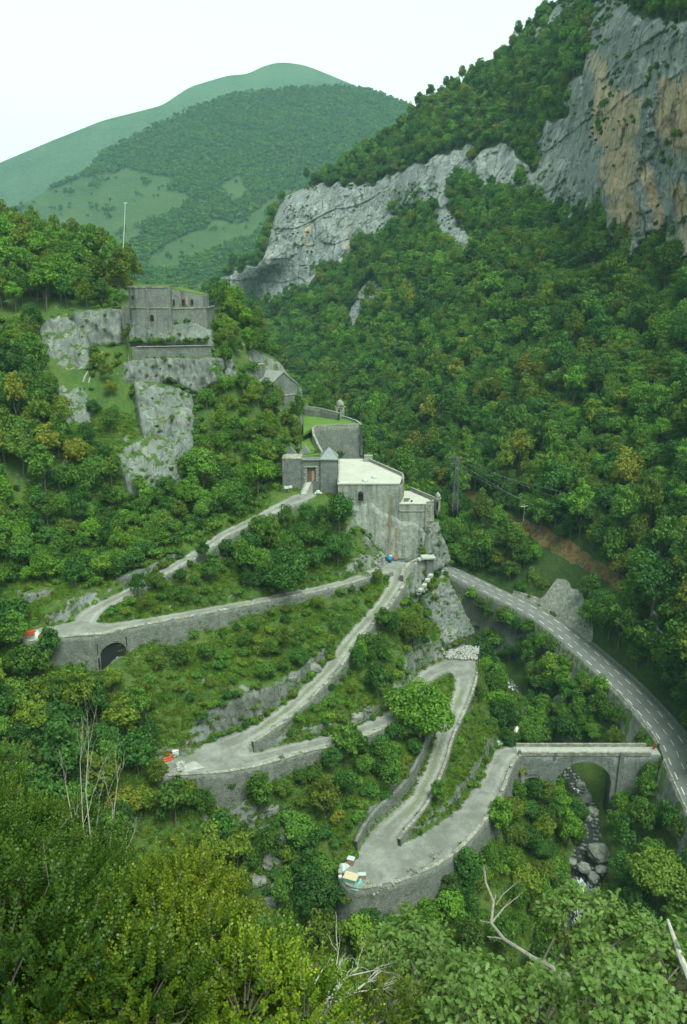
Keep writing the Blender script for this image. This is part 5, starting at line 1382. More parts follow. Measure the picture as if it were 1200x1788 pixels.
m = MB(); m.lathe(tuple(c), [(.8, 0), (.95, .5), (.6, 1.1), (.2, 1.3)], 9); m.build('cover', M['pale_tarpaulin'], e, True)
for s3 in (-.95, .95):
    m = MB(); m.box((c[0] + s3, c[1] - .2, c[2] + .3), (.6, .6, .6), .3); m.build('weight', M['white_paint'], e)

# posts, mast, pylon and cables
def post(u, v, Y, h, r, label, mat='dark_steel', name='post', zoff=-.5):
    b = PY(u, v, Y); m = MB(); m.tube([(b[0], b[1], b[2] + zoff), (b[0], b[1], b[2] + h)], [r, r * .8], 8); m.box((b[0], b[1], b[2] + h), (r * 2.6, r * 2.6, .12)); tag(m.build(name, M[mat]), label, 'post'); return b
q = LEG[6][int(.74 * len(LEG[6]))]; uq, vq, dq = proj(q[:3]); post(452, 915, float(PZ(452, 905, -78)[1]) - 1, 3.4, .14, 'dark post at the edge of the uppermost track')
post(836, 1158, 232, 9.5, .13, 'tall dark pole at the end of the stone strewn platform')
a, b = PY(210, 470, 372), PY(219, 355, 372)
m = MB(); m.tube([a + np.array([0, 0, -6]), a * .5 + b * .5 + np.array([.5, 0, 0]), b], [.2, .18, .12], 8); o = m.build('mast', M['old_paint']); tag(o, 'slim white mast rising above the trees behind the fort', 'mast')
m = MB(); m.bar(b + np.array([-.7, 0, .1]), b + np.array([.9, 0, .2]), .25, .3); m.build('mast_head', M['white_paint'], o)
def pylon():
    b = PY(795, 882, 352); top = PY(795, 798, 352); h = top[2] - b[2]
    e = empty('power_pylon', tuple(b)); tag(e, 'grey lattice power pylon at the edge of the clearing', 'pylon')
    m = MB(); w0, w1 = 2.6, .9
    cs = ((-1, -1), (1, -1), (1, 1), (-1, 1))
    L_ = lambda s, t: np.array([b[0] + s[0] * (w0 + (w1 - w0) * t) / 2 * 1, b[1] + s[1] * (w0 + (w1 - w0) * t) / 2, b[2] - 3 + (h + 3) * t])
    for s in cs: m.bar(L_(s, 0), L_(s, 1), .15)
    for i in range(9):
        t0, t1 = i / 9, (i + 1) / 9
        for a_, c_ in zip(cs, cs[1:] + cs[:1]): m.bar(L_(a_, t0), L_(c_, t1), .08); m.bar(L_(c_, t0), L_(a_, t1), .08); m.bar(L_(a_, t1), L_(c_, t1), .08)
    m.build('lattice', M['dark_steel'], e)
    ends = []
    for k, (zz, ln) in enumerate(((0, 3.2), (-3.2, 2.4))):
        m = MB()
        for s in (-1, 1):
            q_ = top + np.array([s * ln, 0, zz]); m.bar(top + np.array([0, 0, zz]), q_, .22); m.bar(top + np.array([0, 0, zz + 1.2]), q_, .12); ends.append(q_)
        m.build('crossarm', M['dark_steel'], e)
    return ends
ends = pylon()
for i, q_ in enumerate(ends):
    far = PY(1330 + 30 * i, 900 + 62 * i, 262); back_ = PY(560, 800 + i * 8, 560)
    pts = []
    for t in np.linspace(0, 1, 24): pts.append(q_ * (1 - t) + far * t - np.array([0, 0, 6.0 * 4 * t * (1 - t)]))
    m = MB(); m.tube(pts, .035, 5); tag(m.build('power_cable', M['steel']), 'thin cables sagging down the valley from the lattice pylon', 'cable', 'cables from the lattice pylon')
for u, v, Y, lab in ((915, 900, 330, 'small concrete power pole in the middle of the brown clearing'), (1080, 985, 285, 'small concrete power pole at the lower end of the brown clearing')):
    b = PY(u, v, Y); m = MB(); m.tube([b + np.array([0, 0, -3]), b + np.array([0, 0, 4.2])], [.2, .14], 6); o = m.build('power_pole', M['concrete']); tag(o, lab, 'pole')
    m = MB(); m.bar(b + np.array([-1.6, 0, 4.1]), b + np.array([1.6, .6, 4.3]), .2, .22); m.build('crossarm', M['white_paint'], o)

# ------------------------------------------------------------------ boulders and outcrops
def boulder_mesh(seed, fl=.75):
    import bmesh
    bm = bmesh.new(); bmesh.ops.create_icosphere(bm, subdivisions=3, radius=1)
    V_ = np.array([v.co[:] for v in bm.verts])
    r = 1 + .55 * fbm(V_ * 1.1 + seed * 5.1, 3) + .16 * ridged(V_ * 2.0 + seed, 3)
    for v, k, c in zip(bm.verts, r, V_):
        v.co = (c[0] * k, c[1] * k, c[2] * k * fl)
    me = bpy.data.meshes.new('boulder'); bm.to_mesh(me); bm.free(); return me
BM_ = [boulder_mesh(s) for s in range(5)]
for me in BM_: me.materials.append(M['boulder'])
BW_ = [me.copy() for me in BM_]
for me in BW_: me.materials.clear(); me.materials.append(M['cliff'])
def boulder(p, r, label, group=None, name='boulder', white=False, sq=(1, 1, 1)):
    o = bpy.data.objects.new(name, random.choice(BW_ if white else BM_)); COL.objects.link(o); o.location = p
    o.scale = (r * sq[0], r * sq[1], r * sq[2]); o.rotation_euler = (random.uniform(-.3, .3), random.uniform(-.3, .3), random.uniform(0, 6.28)); tag(o, label, 'rock', group); return o
boulder(PY(1046, 1490, 186), 2.5, 'largest grey boulder in the stream below the bridge', sq=(1, 1, 1.25))
for u, v, Y, r in ((1020, 1515, 181, 1.5), (1050, 1520, 180, 1.4), (1036, 1532, 178.5, 1.5), (1000, 1505, 183, 1.0), (1065, 1502, 184, .9)): boulder(PY(u, v, Y), r, 'rounded boulder around the white water below the bridge', 'boulders around the white water below the bridge')
for u, v, Y, r in ((1025, 1395, 211, 1.6), (1035, 1418, 205, 1.7), (1028, 1430, 202, 1.0), (1015, 1372, 216, 1.3), (1048, 1412, 207, 1.2)): boulder(PY(u, v, Y), r, 'pale stream boulder seen under the large bridge arch', 'boulders under the large arch')
for u, v, Y, r in ((888, 1185, 281, 1.6), (897, 1197, 277, 1.8), (905, 1205, 274, 1.6), (893, 1215, 270, 1.5), (900, 1228, 266, 1.7), (884, 1175, 284, 1.2), (910, 1190, 279, 1.3), (890, 1232, 265, 1.2), (907, 1222, 268, 1.0)): boulder(PY(u, v, Y), r, 'white boulder in the upstream rapids beyond the bridge', 'boulders of the upstream rapids', white=True)
OUT = [(490, 1457, 2.1, 'pale rock outcrop with two humps on the grass slope below the middle hairpin', 1), (516, 1447, 1.2, 'flat pale rock just above the two-humped outcrop', 1), (474, 1412, 1.4, 'tall white stone on the grass slope below the middle hairpin wall', 1), (440, 1428, .8, 'small white stone at the left of the tall white stone', 1),
       (460, 1500, 1.7, 'reddish brown rock below the pale two-humped outcrop', 0), (435, 1535, 1.9, 'pointed grey rock at the edge of the dark bushes', 0), (457, 1537, 1.0, 'small grey rock beside the pointed one', 0), (474, 1570, 1.6, 'dark upright rock below the pointed grey one', 0),
       (585, 1395, 1.0, 'ochre stone on the slope above the lowest wall', 0), (640, 1238, 1.3, 'white stone above the middle gravel road', 1), (622, 1252, 1.5, 'grey rock beside the white stone above the middle gravel road', 0), (545, 1165, 1.6, 'grey crag tip above the straight two-rut track', 0), (508, 1180, 1.3, 'small crag on the grassy slope above the rock cut', 0),
       (352, 1190, .7, 'lone white stone in the grass below the drain arch', 1), (132, 1240, 1.0, 'pale stone on the slope below the highest left hairpin', 1), (640, 1005, 1.2, 'white block beside the track near the battery foot', 1), (627, 1003, .9, 'squared white slab beside the white block near the battery', 1),
       (1005, 1290, 2.6, 'large brownish boulder beyond the bridge parapet', 0), (985, 1225, 2.3, 'rock slab on the bank between stream and road', 0)]
def ground_hit(u, v, lo=30, hi=420):
    a, b = ab(u, v); Ys = np.linspace(lo, hi, 1600)
    g = b * Ys - H(a * Ys, Ys); k = np.where((g[:-1] > 0) & (g[1:] <= 0))[0]
    if len(k) == 0: return None
    Y = Ys[k[0]]; return np.array([a * Y, Y, b * Y])
for u, v, r, lab, wh in OUT:
    p = ground_hit(u, v)
    if p is not None: boulder(p + np.array([0, .3 * r, -.35 * r]), r * 1.1, lab, None, 'rock_outcrop', wh == 1, (1.2, .9, 1.15))
# rubble on the platform by the tall pole, debris at the battery foot
def rubble(poly, zz, n, r0, r1, label, mat):
    A = np.array([PZ(u, v, zz)[:2] for u, v in poly]); V_ = []; Fs = []
    lo, hi = A.min(0), A.max(0); k = 0
    cubev = np.array([(x, y, zc) for zc in (-.5, .5) for x, y in ((-.5, -.5), (.5, -.5), (.5, .5), (-.5, .5))]); cf = [(3, 2, 1, 0), (4, 5, 6, 7), (0, 1, 5, 4), (1, 2, 6, 5), (2, 3, 7, 6), (3, 0, 4, 7)]
    while k < n:
        q = rng.uniform(lo, hi)
        if not in_poly(np.array([q[0]]), np.array([q[1]]), [tuple(x) for x in A])[0]: continue
        s = rng.uniform(r0, r1); c = cubev * s * rng.uniform(.6, 1.3, 3) + rng.normal(0, .12 * s, (8, 3)); t = rng.uniform(0, 6.3)
        c = np.column_stack([c[:, 0] * cos(t) - c[:, 1] * sin(t), c[:, 0] * sin(t) + c[:, 1] * cos(t), c[:, 2]]) + np.array([q[0], q[1], max(zz, float(H(q[0], q[1]))) + s * .2])
        o = len(V_); V_ += c.tolist(); Fs += [tuple(i + o for i in f) for f in cf]; k += 1
    o = rebased('rubble', np.array(V_), np.array(Fs), M[mat]); tag(o, label, 'rubble', kind='stuff')
rubble([(770, 1150), (790, 1125), (838, 1130), (833, 1152)], -124.1, 420, .25, .8, 'spread of pale broken stone on the platform by the tall pole', 'concrete')
rubble([(650, 988), (668, 978), (678, 981), (664, 993)], -96.8, 70, .3, 1.0, 'broken stone and timber at the foot of the battery rock', 'boulder')
rubble([(717, 1000), (745, 990), (745, 1030), (730, 1042)], -102.5, 160, .25, .9, 'slope of broken stone below the curved parapet', 'boulder')
rubble([(303, 1336), (320, 1330), (332, 1342), (312, 1348)], -115, 26, .25, .7, 'pale stones scattered beside the orange barriers', 'white_stone')
rubble([(640, 1560), (700, 1530), (770, 1480), (776, 1488), (705, 1540), (646, 1566)], -134.4, 30, .2, .5, 'loose stones along the kerb of the lowest hairpin', 'coping')
def stream_stones():
    V_ = []; Fs = []; cubev = np.array([(x, y, zc) for zc in (-.5, .5) for x, y in ((-.5, -.5), (.5, -.5), (.5, .5), (-.5, .5))]); cf = [(3, 2, 1, 0), (4, 5, 6, 7), (0, 1, 5, 4), (1, 2, 6, 5), (2, 3, 7, 6), (3, 0, 4, 7)]
    for k in range(900):
        i = rng.integers(20, len(RIVER) - 60); p = RIVER[i]; sd = rng.choice((-1, 1)) * rng.uniform(.25, 1.25) * p[3]; q = p[:2] + Rn[i] * sd
        s_ = rng.uniform(.2, .75) * (1.6 if rng.random() < .15 else 1); c = cubev * s_ * rng.uniform(.6, 1.3, 3) + rng.normal(0, .16 * s_, (8, 3)); t = rng.uniform(0, 6.3)
        c = np.column_stack([c[:, 0] * cos(t) - c[:, 1] * sin(t), c[:, 0] * sin(t) + c[:, 1] * cos(t), c[:, 2]]) + np.array([q[0], q[1], p[2] + s_ * .12])
        o_ = len(V_); V_ += c.tolist(); Fs += [tuple(a + o_ for a in f) for f in cf]
    tag(rebased('stream_gravel', np.array(V_), np.array(Fs), M['boulder']), 'loose stones in the bed of the stream', None, None, 'stuff')
stream_stones()
# two-rut path in the cleft
pc = [ground_hit(u, v, 150, 420) for u, v in ((150, 668), (156, 652), (163, 636), (170, 622), (176, 612))]
if all(p is not None for p in pc):
    Pt = dens(np.array([np.append(p, 1.0) for p in pc]), 1.0); Nn_ = side_of(Pt, 'l'); V_ = []; Fs = []
    for off in (-.9, .9):
        o_ = len(V_)
        for p, n_ in zip(Pt, Nn_):
            for e_ in (-.25, .25):
                q = p[:2] + n_ * (off + e_); V_.append((q[0], q[1], float(H(q[0], q[1])) + .12))
        for i in range(len(Pt) - 1): Fs.append((o_ + 2 * i, o_ + 2 * i + 1, o_ + 2 * i + 3, o_ + 2 * i + 2))
    tag(link('footpath', mesh_np('footpath', np.array(V_), np.array(Fs), M['path_gravel'])), kind='structure')

# ------------------------------------------------------------------ trees: prototypes grown from leaf clumps
def leaf_cloud(r, lobes, per, size, up=0.35, jit=0.62, tone_lobe=0.28, droop=0.0):
    """lobes: list of (centre, radius); returns verts, quads, tone of leaf-clump faces spread over and inside the lobes"""
    C = np.array([l[0] for l in lobes]); R = np.array([l[1] for l in lobes])
    pos = []; nor = []; ton = []
    for c, rad in lobes:
        n = max(12, int(per * (rad / np.mean(R)) ** 2))
        d = r.normal(size=(n, 3)); d[:, 2] = d[:, 2] * .8 + up * np.abs(r.normal(size=n)); d /= np.linalg.norm(d, axis=1)[:, None]
        k = np.clip(r.normal(.92, .16, n), .35, 1.22)
        p = c + d * (rad * k)[:, None] * np.array([1, 1, .82])
        inside = (np.linalg.norm((p[:, None] - C[None]) / R[None, :, None], axis=-1) < .62).sum(1) > 0
        keep = ~inside | (r.random(n) < .12)
        p, d = p[keep], d[keep]
        nn = d + r.normal(0, jit, d.shape); nn[:, 2] += .35; nn /= np.linalg.norm(nn, axis=1)[:, None]
        pos.append(p); nor.append(nn); lt = r.normal(0, tone_lobe)
        ton.append(np.clip(.45 + lt * .5 + r.normal(0, .17, len(p)), 0, .92) + (r.random(len(p)) < .012) * .5)
    p = np.concatenate(pos); nn = np.concatenate(nor); tn = np.clip(np.concatenate(ton), 0, 1)
    a = np.cross(nn, r.normal(size=nn.shape)); a /= np.linalg.norm(a, axis=1)[:, None]; b = np.cross(nn, a)
    s = size * r.uniform(.6, 1.35, len(p))[:, None]
    q0 = p - a * s * .62; q1 = p + b * s * .42 + nn * s * .08; q2 = p + a * s * .62; q3 = p - b * s * .42 + nn * s * .08
    V = np.stack([q0, q1, q2, q3], 1).reshape(-1, 3); Fq = np.arange(len(V)).reshape(-1, 4)
    return V, Fq, np.repeat(tn, 4)
def limbs(r, H_, R_, n=6, rt=.22, lean=.1):
    m = MB(); top = np.array([r.normal(0, lean) * H_, r.normal(0, lean) * H_, H_ * .72])
    mid = top * .5 + np.array([r.normal(0, .03) * H_, r.normal(0, .03) * H_, 0])
    m.tube([(0, 0, -1.2), (mid[0] * .5, mid[1] * .5, H_ * .18), mid, top], [rt * 1.25, rt, rt * .7, rt * .25], 7)
    for k in range(n):
        t = r.uniform(.35, .85); a0 = mid * (1 - t) + top * t if t > .5 else mid * t * 1.6; an = 2 * pi * k / n + r.uniform(-.4, .4)
        e = np.array([cos(an) * R_ * r.uniform(.5, .85), sin(an) * R_ * r.uniform(.5, .85), H_ * r.uniform(.5, .9)])
        h = (a0 + e) / 2 + np.array([0, 0, -.06 * H_]); m.tube([a0, h, e], [rt * .45, rt * .3, rt * .1], 5)
    return m
def tree_proto(seed, R_, H_, leaf, mat, nl=26, per=95, base=.13, flat_=1.0, cone=False):
    r = np.random.default_rng(seed); lob = []
    for k in range(nl):
        if cone:
            t = (k + .5) / nl; rr_ = R_ * (1 - t) * r.uniform(.55, .95); an = r.uniform(0, 6.28)
            lob.append((np.array([cos(an) * rr_, sin(an) * rr_, H_ * (base + (1 - base) * t)]), R_ * (.18 + .34 * (1 - t)) * r.uniform(.8, 1.2))); continue
        d = r.normal(size=3); d /= np.linalg.norm(d); k_ = r.uniform(.35, .82)
        if d[2] < -.35: d[2] *= -.6
        c = np.array([d[0] * R_ * k_, d[1] * R_ * k_, H_ * (base + (1 - base) * .46) + d[2] * H_ * (1 - base) * .42 * flat_ * k_ * 1.2])
        lob.append((c, R_ * r.uniform(.20, .38)))
    V, Fq, tn = leaf_cloud(r, lob, per, leaf)
    tr = limbs(r, H_, R_, 6, .05 * R_ if R_ > 2 else .06)
    return V, Fq, tn, tr
def proto_mesh(name, P_, mat, whole=True):
    V, Fq, tn, tr = P_
    if not whole:
        me = mesh_np(name, V, Fq, M[mat], False, {'tone': tn}); return me
    tv = np.array(tr.v); quads = np.array([f for f in tr.f if len(f) == 4]) + len(V); ng = [np.array([f]) + len(V) for f in tr.f if len(f) != 4]
    me = mesh_np(name, np.concatenate([V, tv]), [Fq, quads], [M[mat], M['bark']], False, {'tone': np.concatenate([tn, np.zeros(len(tv))])}, np.concatenate([np.zeros(len(Fq)), np.ones(len(quads))]))
    return me
def bark_mesh(P_):
    me = bpy.data.meshes.new('trunk'); me.from_pydata(P_[3].v, [], P_[3].f); me.materials.append(M['bark']); return me
TREE = [tree_proto(10, 4.4, 9.0, .52, 0, 42, 82), tree_proto(11, 4.0, 10.5, .50, 0, 40, 80), tree_proto(12, 5.0, 9.5, .56, 0, 46, 84), tree_proto(13, 4.2, 8.0, .50, 0, 36, 84), tree_proto(14, 3.8, 11.0, .48, 0, 40, 80), tree_proto(15, 3.2, 13.0, .46, 0, 44, 74, .16), tree_proto(16, 4.8, 11.5, .52, 0, 52, 78, .10, 1.25)]
TM = {}
for m_ in ('leaf_mid', 'leaf_dark', 'leaf_warm', 'leaf_bright'): TM[m_] = [proto_mesh('tree', P_, m_) for P_ in TREE]
TR_ = [4.4, 4.0, 5.0, 4.2, 3.8, 3.6, 4.6]; NTR = 7
SHP = [tree_proto(30 + i, 1.7, 2.3 + .3 * i, .30, 0, 18, 58, .05) for i in range(4)]
SM = {}
for m_ in ('leaf_mid', 'leaf_dark', 'leaf_warm', 'leaf_bright'): SM[m_] = [proto_mesh('shrub', P_, m_) for P_ in SHP]
CON = tree_proto(50, 3.0, 11.5, .5, 0, 40, 60, .08, cone=True); CONM = proto_mesh('conifer', CON, 'leaf_dark')
FARP = [tree_proto(60 + i, 4.5, 9.0, 2.0, 0, 8, 16, .1) for i in range(2)]
FM = [proto_mesh('far_tree', FARP[0], 'leaf_mid'), proto_mesh('far_tree', FARP[1], 'leaf_dark')]

# ---- where they stand
ZONES = [  # polygon in the photograph, spacing, tree share, crown radius range (trees), (shrubs), materials, label
 ('slope of the upper left hillside', [(-400,200),(0,335),(95,395),(160,445),(245,482),(225,535),(120,535),(60,555),(-400,560)], 4.6, 1.0, (3.6,6.0), (1.2,2.4), ('leaf_bright','leaf_mid','leaf_warm','leaf_mid'), 'bright green tree on the left hillside above the fort', 'trees on the hillside above the fort'),
 ('cleft', [(110,640),(150,640),(210,590),(205,700),(240,790),(215,800),(160,800)], 5.0, .45, (2.4,3.4), (1.0,1.8), ('leaf_mid','leaf_dark','leaf_mid','leaf_warm'), 'tree in the grassy cleft beside the fort cliff', 'trees in the grassy cleft beside the fort'),
 ('left wood', [(-400,560),(60,560),(70,660),(110,690),(110,740),(180,790),(215,870),(150,880),(60,880),(-400,890)], 3.9, .85, (3.2,5.6), (1.3,2.6), ('leaf_mid','leaf_dark','leaf_warm','leaf_mid'), 'tree in the wood left of the fort cliff', 'trees in the wood beside the fort cliff'),
 ('above uppermost track', [(-400,890),(0,880),(215,872),(330,880),(470,862),(440,898),(330,952),(222,1010),(172,1035),(120,1022),(30,1020),(-400,1060)], 2.6, .42, (2.4,3.8), (1.2,2.5), ('leaf_mid','leaf_dark','leaf_mid','leaf_bright'), 'bushy tree on the slope above the uppermost track', 'bushes above the uppermost track'),
 ('fort flank', [(228,880),(300,800),(345,780),(345,680),(425,650),(470,690),(530,756),(520,792),(490,800),(490,852),(420,878)], 2.9, .46, (2.4,4.0), (1.1,2.4), ('leaf_mid','leaf_bright','leaf_mid','leaf_warm'), 'tree on the rocky flank between the fort cliff and the gatehouse', 'trees on the rocky flank below the fort'),
 ('behind fort', [(370,545),(430,520),(500,580),(560,650),(600,700),(530,704),(520,668),(470,645),(440,640),(420,620),(375,600)], 3.8, .8, (2.8,4.2), (1.2,2), ('leaf_warm','leaf_mid','leaf_bright','leaf_mid'), 'warm green tree on the crest behind the fort', 'trees on the crest behind the fort'),
 ('spur back', [(640,770),(700,820),(770,880),(790,990),(760,1000),(735,920),(700,830),(640,790)], 3.8, .6, (2.4,3.6), (1.2,2), ('leaf_mid','leaf_warm','leaf_dark','leaf_mid'), 'tree behind the battery above the gorge', 'trees behind the battery'),
 ('battery copse', [(395,935),(450,905),(545,872),(600,872),(640,960),(652,990),(610,1003),(500,1030),(430,1045),(360,1030),(345,985)], 3.6, .75, (2.6,4.6), (1.3,2.4), ('leaf_dark','leaf_mid','leaf_dark','leaf_mid'), 'dark tree in the copse between the two uppermost tracks', 'trees between the two uppermost tracks'),
 ('between upper tracks', [(190,1070),(345,985),(360,1030),(380,1052),(250,1075)], 2.8, .30, (2,2.6), (1.2,2.1), ('leaf_dark','leaf_mid','leaf_warm','leaf_mid'), 'dark bush in the wedge between the two uppermost tracks', 'bushes in the wedge between the uppermost tracks'),
 ('slope below drain wall', [(110,1180),(250,1150),(420,1090),(560,1050),(680,1010),(650,1060),(560,1160),(500,1200),(420,1230),(260,1240)], 3.4, .26, (2,2.8), (1.0,2.1), ('leaf_mid','leaf_dark','leaf_warm','leaf_mid'), 'bush on the grass slope between drain wall and straight track', 'bushes on the grass slope below the drain wall'),
 ('left ravine', [(-400,1060),(30,1100),(70,1125),(110,1180),(100,1235),(255,1245),(290,1330),(300,1370),(240,1440),(150,1560),(-400,1600)], 3.5, .68, (2.8,5.0), (1.4,2.6), ('leaf_dark','leaf_mid','leaf_dark','leaf_warm'), 'dark tree in the ravine under the highest left hairpin', 'trees in the ravine under the highest left hairpin'),
 ('between straight and middle', [(700,1055),(760,1030),(770,1140),(745,1165),(690,1235),(560,1275),(500,1275),(590,1190)], 3.1, .42, (2.2,4.2), (1.2,2.4), ('leaf_mid','leaf_warm','leaf_dark','leaf_bright'), 'tree between the straight two-rut track and the platform', 'trees between straight track and platform'),
 ('slope below middle', [(300,1375),(420,1375),(620,1325),(700,1290),(740,1300),(690,1380),(600,1465),(585,1545),(640,1600),(600,1650),(440,1640),(360,1540),(280,1450)], 3.2, .42, (2.3,4.2), (1.1,2.6), ('leaf_mid','leaf_dark','leaf_warm','leaf_mid'), 'bush on the rocky grass slope below the middle hairpin', 'bushes on the rocky slope below the middle hairpin'),
 ('wedge low', [(820,1200),(870,1280),(860,1320),(835,1390),(700,1475),(760,1370),(800,1270)], 3.3, .2, (1.8,2.6), (.9,1.7), ('leaf_mid','leaf_warm','leaf_bright','leaf_mid'), 'bush on the bank above the lowest gravel bend', 'bushes above the lowest gravel bend'),
 ('gorge', [(765,985),(830,1020),(950,1100),(1060,1230),(1105,1300),(880,1305),(860,1230),(838,1150),(842,1100),(780,1040)], 3.5, .88, (2.8,4.8), (1.4,2.6), ('leaf_dark','leaf_mid','leaf_mid','leaf_bright'), 'tree crowding the stream gorge between platform and asphalt road', 'trees of the gorge above the bridge'),
 ('below lowest wall', [(900,1340),(975,1400),(1010,1470),(1010,1560),(900,1650),(620,1660),(640,1600),(780,1560),(860,1500),(890,1400)], 3.9, .7, (2.6,4.4), (1.4,2.6), ('leaf_mid','leaf_bright','leaf_warm','leaf_dark'), 'tree on the steep bank under the lowest wall', 'trees on the bank under the lowest wall'),
 ('right bank', [(1060,1400),(1090,1330),(1150,1330),(1300,1500),(1300,1700),(1040,1600),(1080,1480)], 4.0, .85, (2.6,3.8), (1.2,2.2), ('leaf_dark','leaf_mid','leaf_mid','leaf_dark'), 'dark tree below the asphalt road on the near bank', 'trees below the asphalt road'),
]
NOT_ = [[(150,1130),(255,1130),(255,1205),(150,1205)], [(562,850),(640,850),(640,905),(562,905)], [(30,1085),(112,1108),(112,1165),(30,1165)], [(470,858),(572,858),(580,918),(505,918),(470,885)], [(640,960),(700,965),(690,1000),(640,1000)], [(1085,1225),(1165,1290),(1165,1325),(1085,1318)], [(1140,1330),(1200,1300),(1240,1440),(1140,1425)], [(62,552),(155,540),(160,645),(110,700),(62,680)], [(128,545),(216,545),(216,612),(132,625)], [(86,672),(152,672),(176,800),(150,785),(104,748)], [(1000,1340),(1075,1400),(1090,1480),(1070,1560),(985,1570),(985,1500),(1020,1440)], [(870,1165),(915,1165),(925,1240),(880,1245)], [(522,722),(640,722),(640,790),(520,800)], [(205,490),(385,490),(380,628),(235,632)], [(488,800),(760,835),(760,985),(640,985),(600,870),(490,870)],
        [(34,1030),(172,1038),(172,1100),(34,1100)], [(690,995),(760,985),(800,1050),(840,1110),(838,1155),(740,1150),(760,1040)], [(248,692),(318,730),(338,760),(330,840),(230,875),(205,795),(262,752)], [(225,625),(410,622),(412,650),(250,664)], [(446,636),(530,640),(530,756),(505,720)]]
TREES = []   # x, y, z, radius, kind, material, label, group
for u_, v_, rad_ in ((852, 1082, 3.6), (876, 1096, 3.8), (902, 1112, 3.6), (930, 1130, 4.0), (958, 1150, 3.6), (988, 1172, 4.0), (1016, 1198, 3.4), (1046, 1228, 3.4), (840, 1064, 3.4), (950, 1408, 3.0), (975, 1432, 3.2), (930, 1402, 2.8), (1000, 1462, 2.6), (1006, 1446, 3.0), (984, 1402, 2.6), (1012, 1478, 2.4), (1075, 1450, 2.8), (1085, 1480, 2.8), (1092, 1395, 2.6), (1080, 1420, 3.0), (1105, 1370, 2.8), (826, 1048, 3.2), (868, 1130, 4.2), (920, 1170, 4.2), (965, 1210, 4.2), (1010, 1250, 3.8), (1060, 1262, 3.0)):
    p_ = ground_hit(u_, v_)
    if p_ is not None: TREES.append((p_[0], p_[1], p_[2] - .3, rad_, 't', random.choice(('leaf_dark', 'leaf_mid', 'leaf_bright')), 'tree crowding the foot of the wall under the asphalt road', 'trees along the foot of the road wall'))
def crag_shrubs():
    r = np.random.default_rng(61)
    for lab_, V_ in CRAGS:
        if 'block' in lab_ or 'white topped' in lab_: continue
        m_, n_ = V_.shape[:2]; ed_ = [(V_[1], 1.0), (V_[-1], .65), (V_[:, 0], .8), (V_[:, -1], .8)]
        for L_, k_ in ed_:
            ln_ = np.linalg.norm(np.diff(L_, axis=0), axis=1).sum()
            for q in range(int(ln_ / 1.5 * k_)):
                p_ = L_[r.integers(len(L_))] + np.array([r.normal(0, .5), r.normal(0, .4) - .3, -.4])
                TREES.append((p_[0], p_[1], p_[2], r.uniform(.6, 1.5), 's', ('leaf_mid', 'leaf_dark', 'leaf_warm', 'leaf_bright')[r.integers(4)], 'bush rooted along the edge of a grey crag', 'bushes along the edges of the crags'))
        if m_ * n_ > 260:
            for q in range(int(m_ * n_ / 130)):
                i_, j_ = r.integers(2, m_ - 2), r.integers(2, n_ - 2); p_ = V_[i_, j_] + np.array([0, -.1, -.3])
                TREES.append((p_[0], p_[1], p_[2], r.uniform(.4, 1.0), 's', ('leaf_mid', 'leaf_dark', 'leaf_warm', 'leaf_mid')[r.integers(4)], 'small bush growing from a crack of a grey crag', 'bushes in the cracks of the crags'))
def scatter():
    r = np.random.default_rng(21)
    N_ = 90000
    X = r.uniform(-320, 190, N_); Y = r.uniform(60, 620, N_); Y = np.where(r.random(N_) < .6, r.uniform(105, 330, N_), Y); X = np.where(r.random(N_) < .5, r.uniform(-115, 125, N_), X)
    Z = H(X, Y); u, v, d = proj(np.stack([X, Y, Z], 1))
    ed = E(edge, X, Y); ae = E(aedge, X, Y); rd = E(redge, X, Y)
    zone = np.full(N_, -1)
    for k, zz in enumerate(ZONES):
        m = in_poly(u, v, zz[1]) & (zone < 0); zone[m] = k
    bad = (v > 1900) | (ed < .8) | (ae < 3.2) | (rd < -.3)
    for p in NOT_: bad |= in_poly(u, v, p)
    # what no zone names: hidden or outside the frame; fill sparsely where it could show from a step aside
    rest = (zone < 0) & ~bad & ((Y > 300) | (v > 1560)) & (u > -700) & (u < 1900)
    pl = np.array([zz[2] for zz in ZONES] + [5.2])
    cell = {}
    for q in TREES: cell.setdefault((int(q[0] // 4), int(q[1] // 4)), []).append((q[0], q[1], 4.5))
    order = r.permutation(N_)
    for i in order:
        if bad[i]: continue
        k = zone[i]
        if k < 0 and not rest[i]: continue
        sp = pl[k] * (.75 + .5 * r.random())
        cx, cy_ = int(X[i] // 4), int(Y[i] // 4); ok = True
        for ax in (-2, -1, 0, 1, 2):
            for ay in (-2, -1, 0, 1, 2):
                for (qx, qy, qs) in cell.get((cx + ax, cy_ + ay), ()):
                    if (qx - X[i]) ** 2 + (qy - Y[i]) ** 2 < ((sp + qs) / 2) ** 2: ok = False; break
                if not ok: break
            if not ok: break
        if not ok: continue
        zz = ZONES[k] if k >= 0 else ('', None, 5.2, .8, (2.8, 4.4), (1.2, 2.2), ('leaf_mid', 'leaf_dark', 'leaf_mid', 'leaf_warm'), 'tree on the steep ground away from the tracks', 'trees away from the tracks')
        tree = r.random() < zz[3]
        rad = r.uniform(*(zz[4] if tree else zz[5]))
        clear = min(ed[i], ae[i] - 1, rd[i] + 2)
        if clear < rad * .75:
            rad = max(.7, clear / .75); tree = tree and rad > 2.1
        cell.setdefault((cx, cy_), []).append((X[i], Y[i], sp))
        TREES.append((X[i], Y[i], Z[i] - .25, rad, 't' if tree else 's', zz[6][r.integers(4)], zz[7], zz[8]))
scatter()
crag_shrubs()
n_hill = len(TREES)
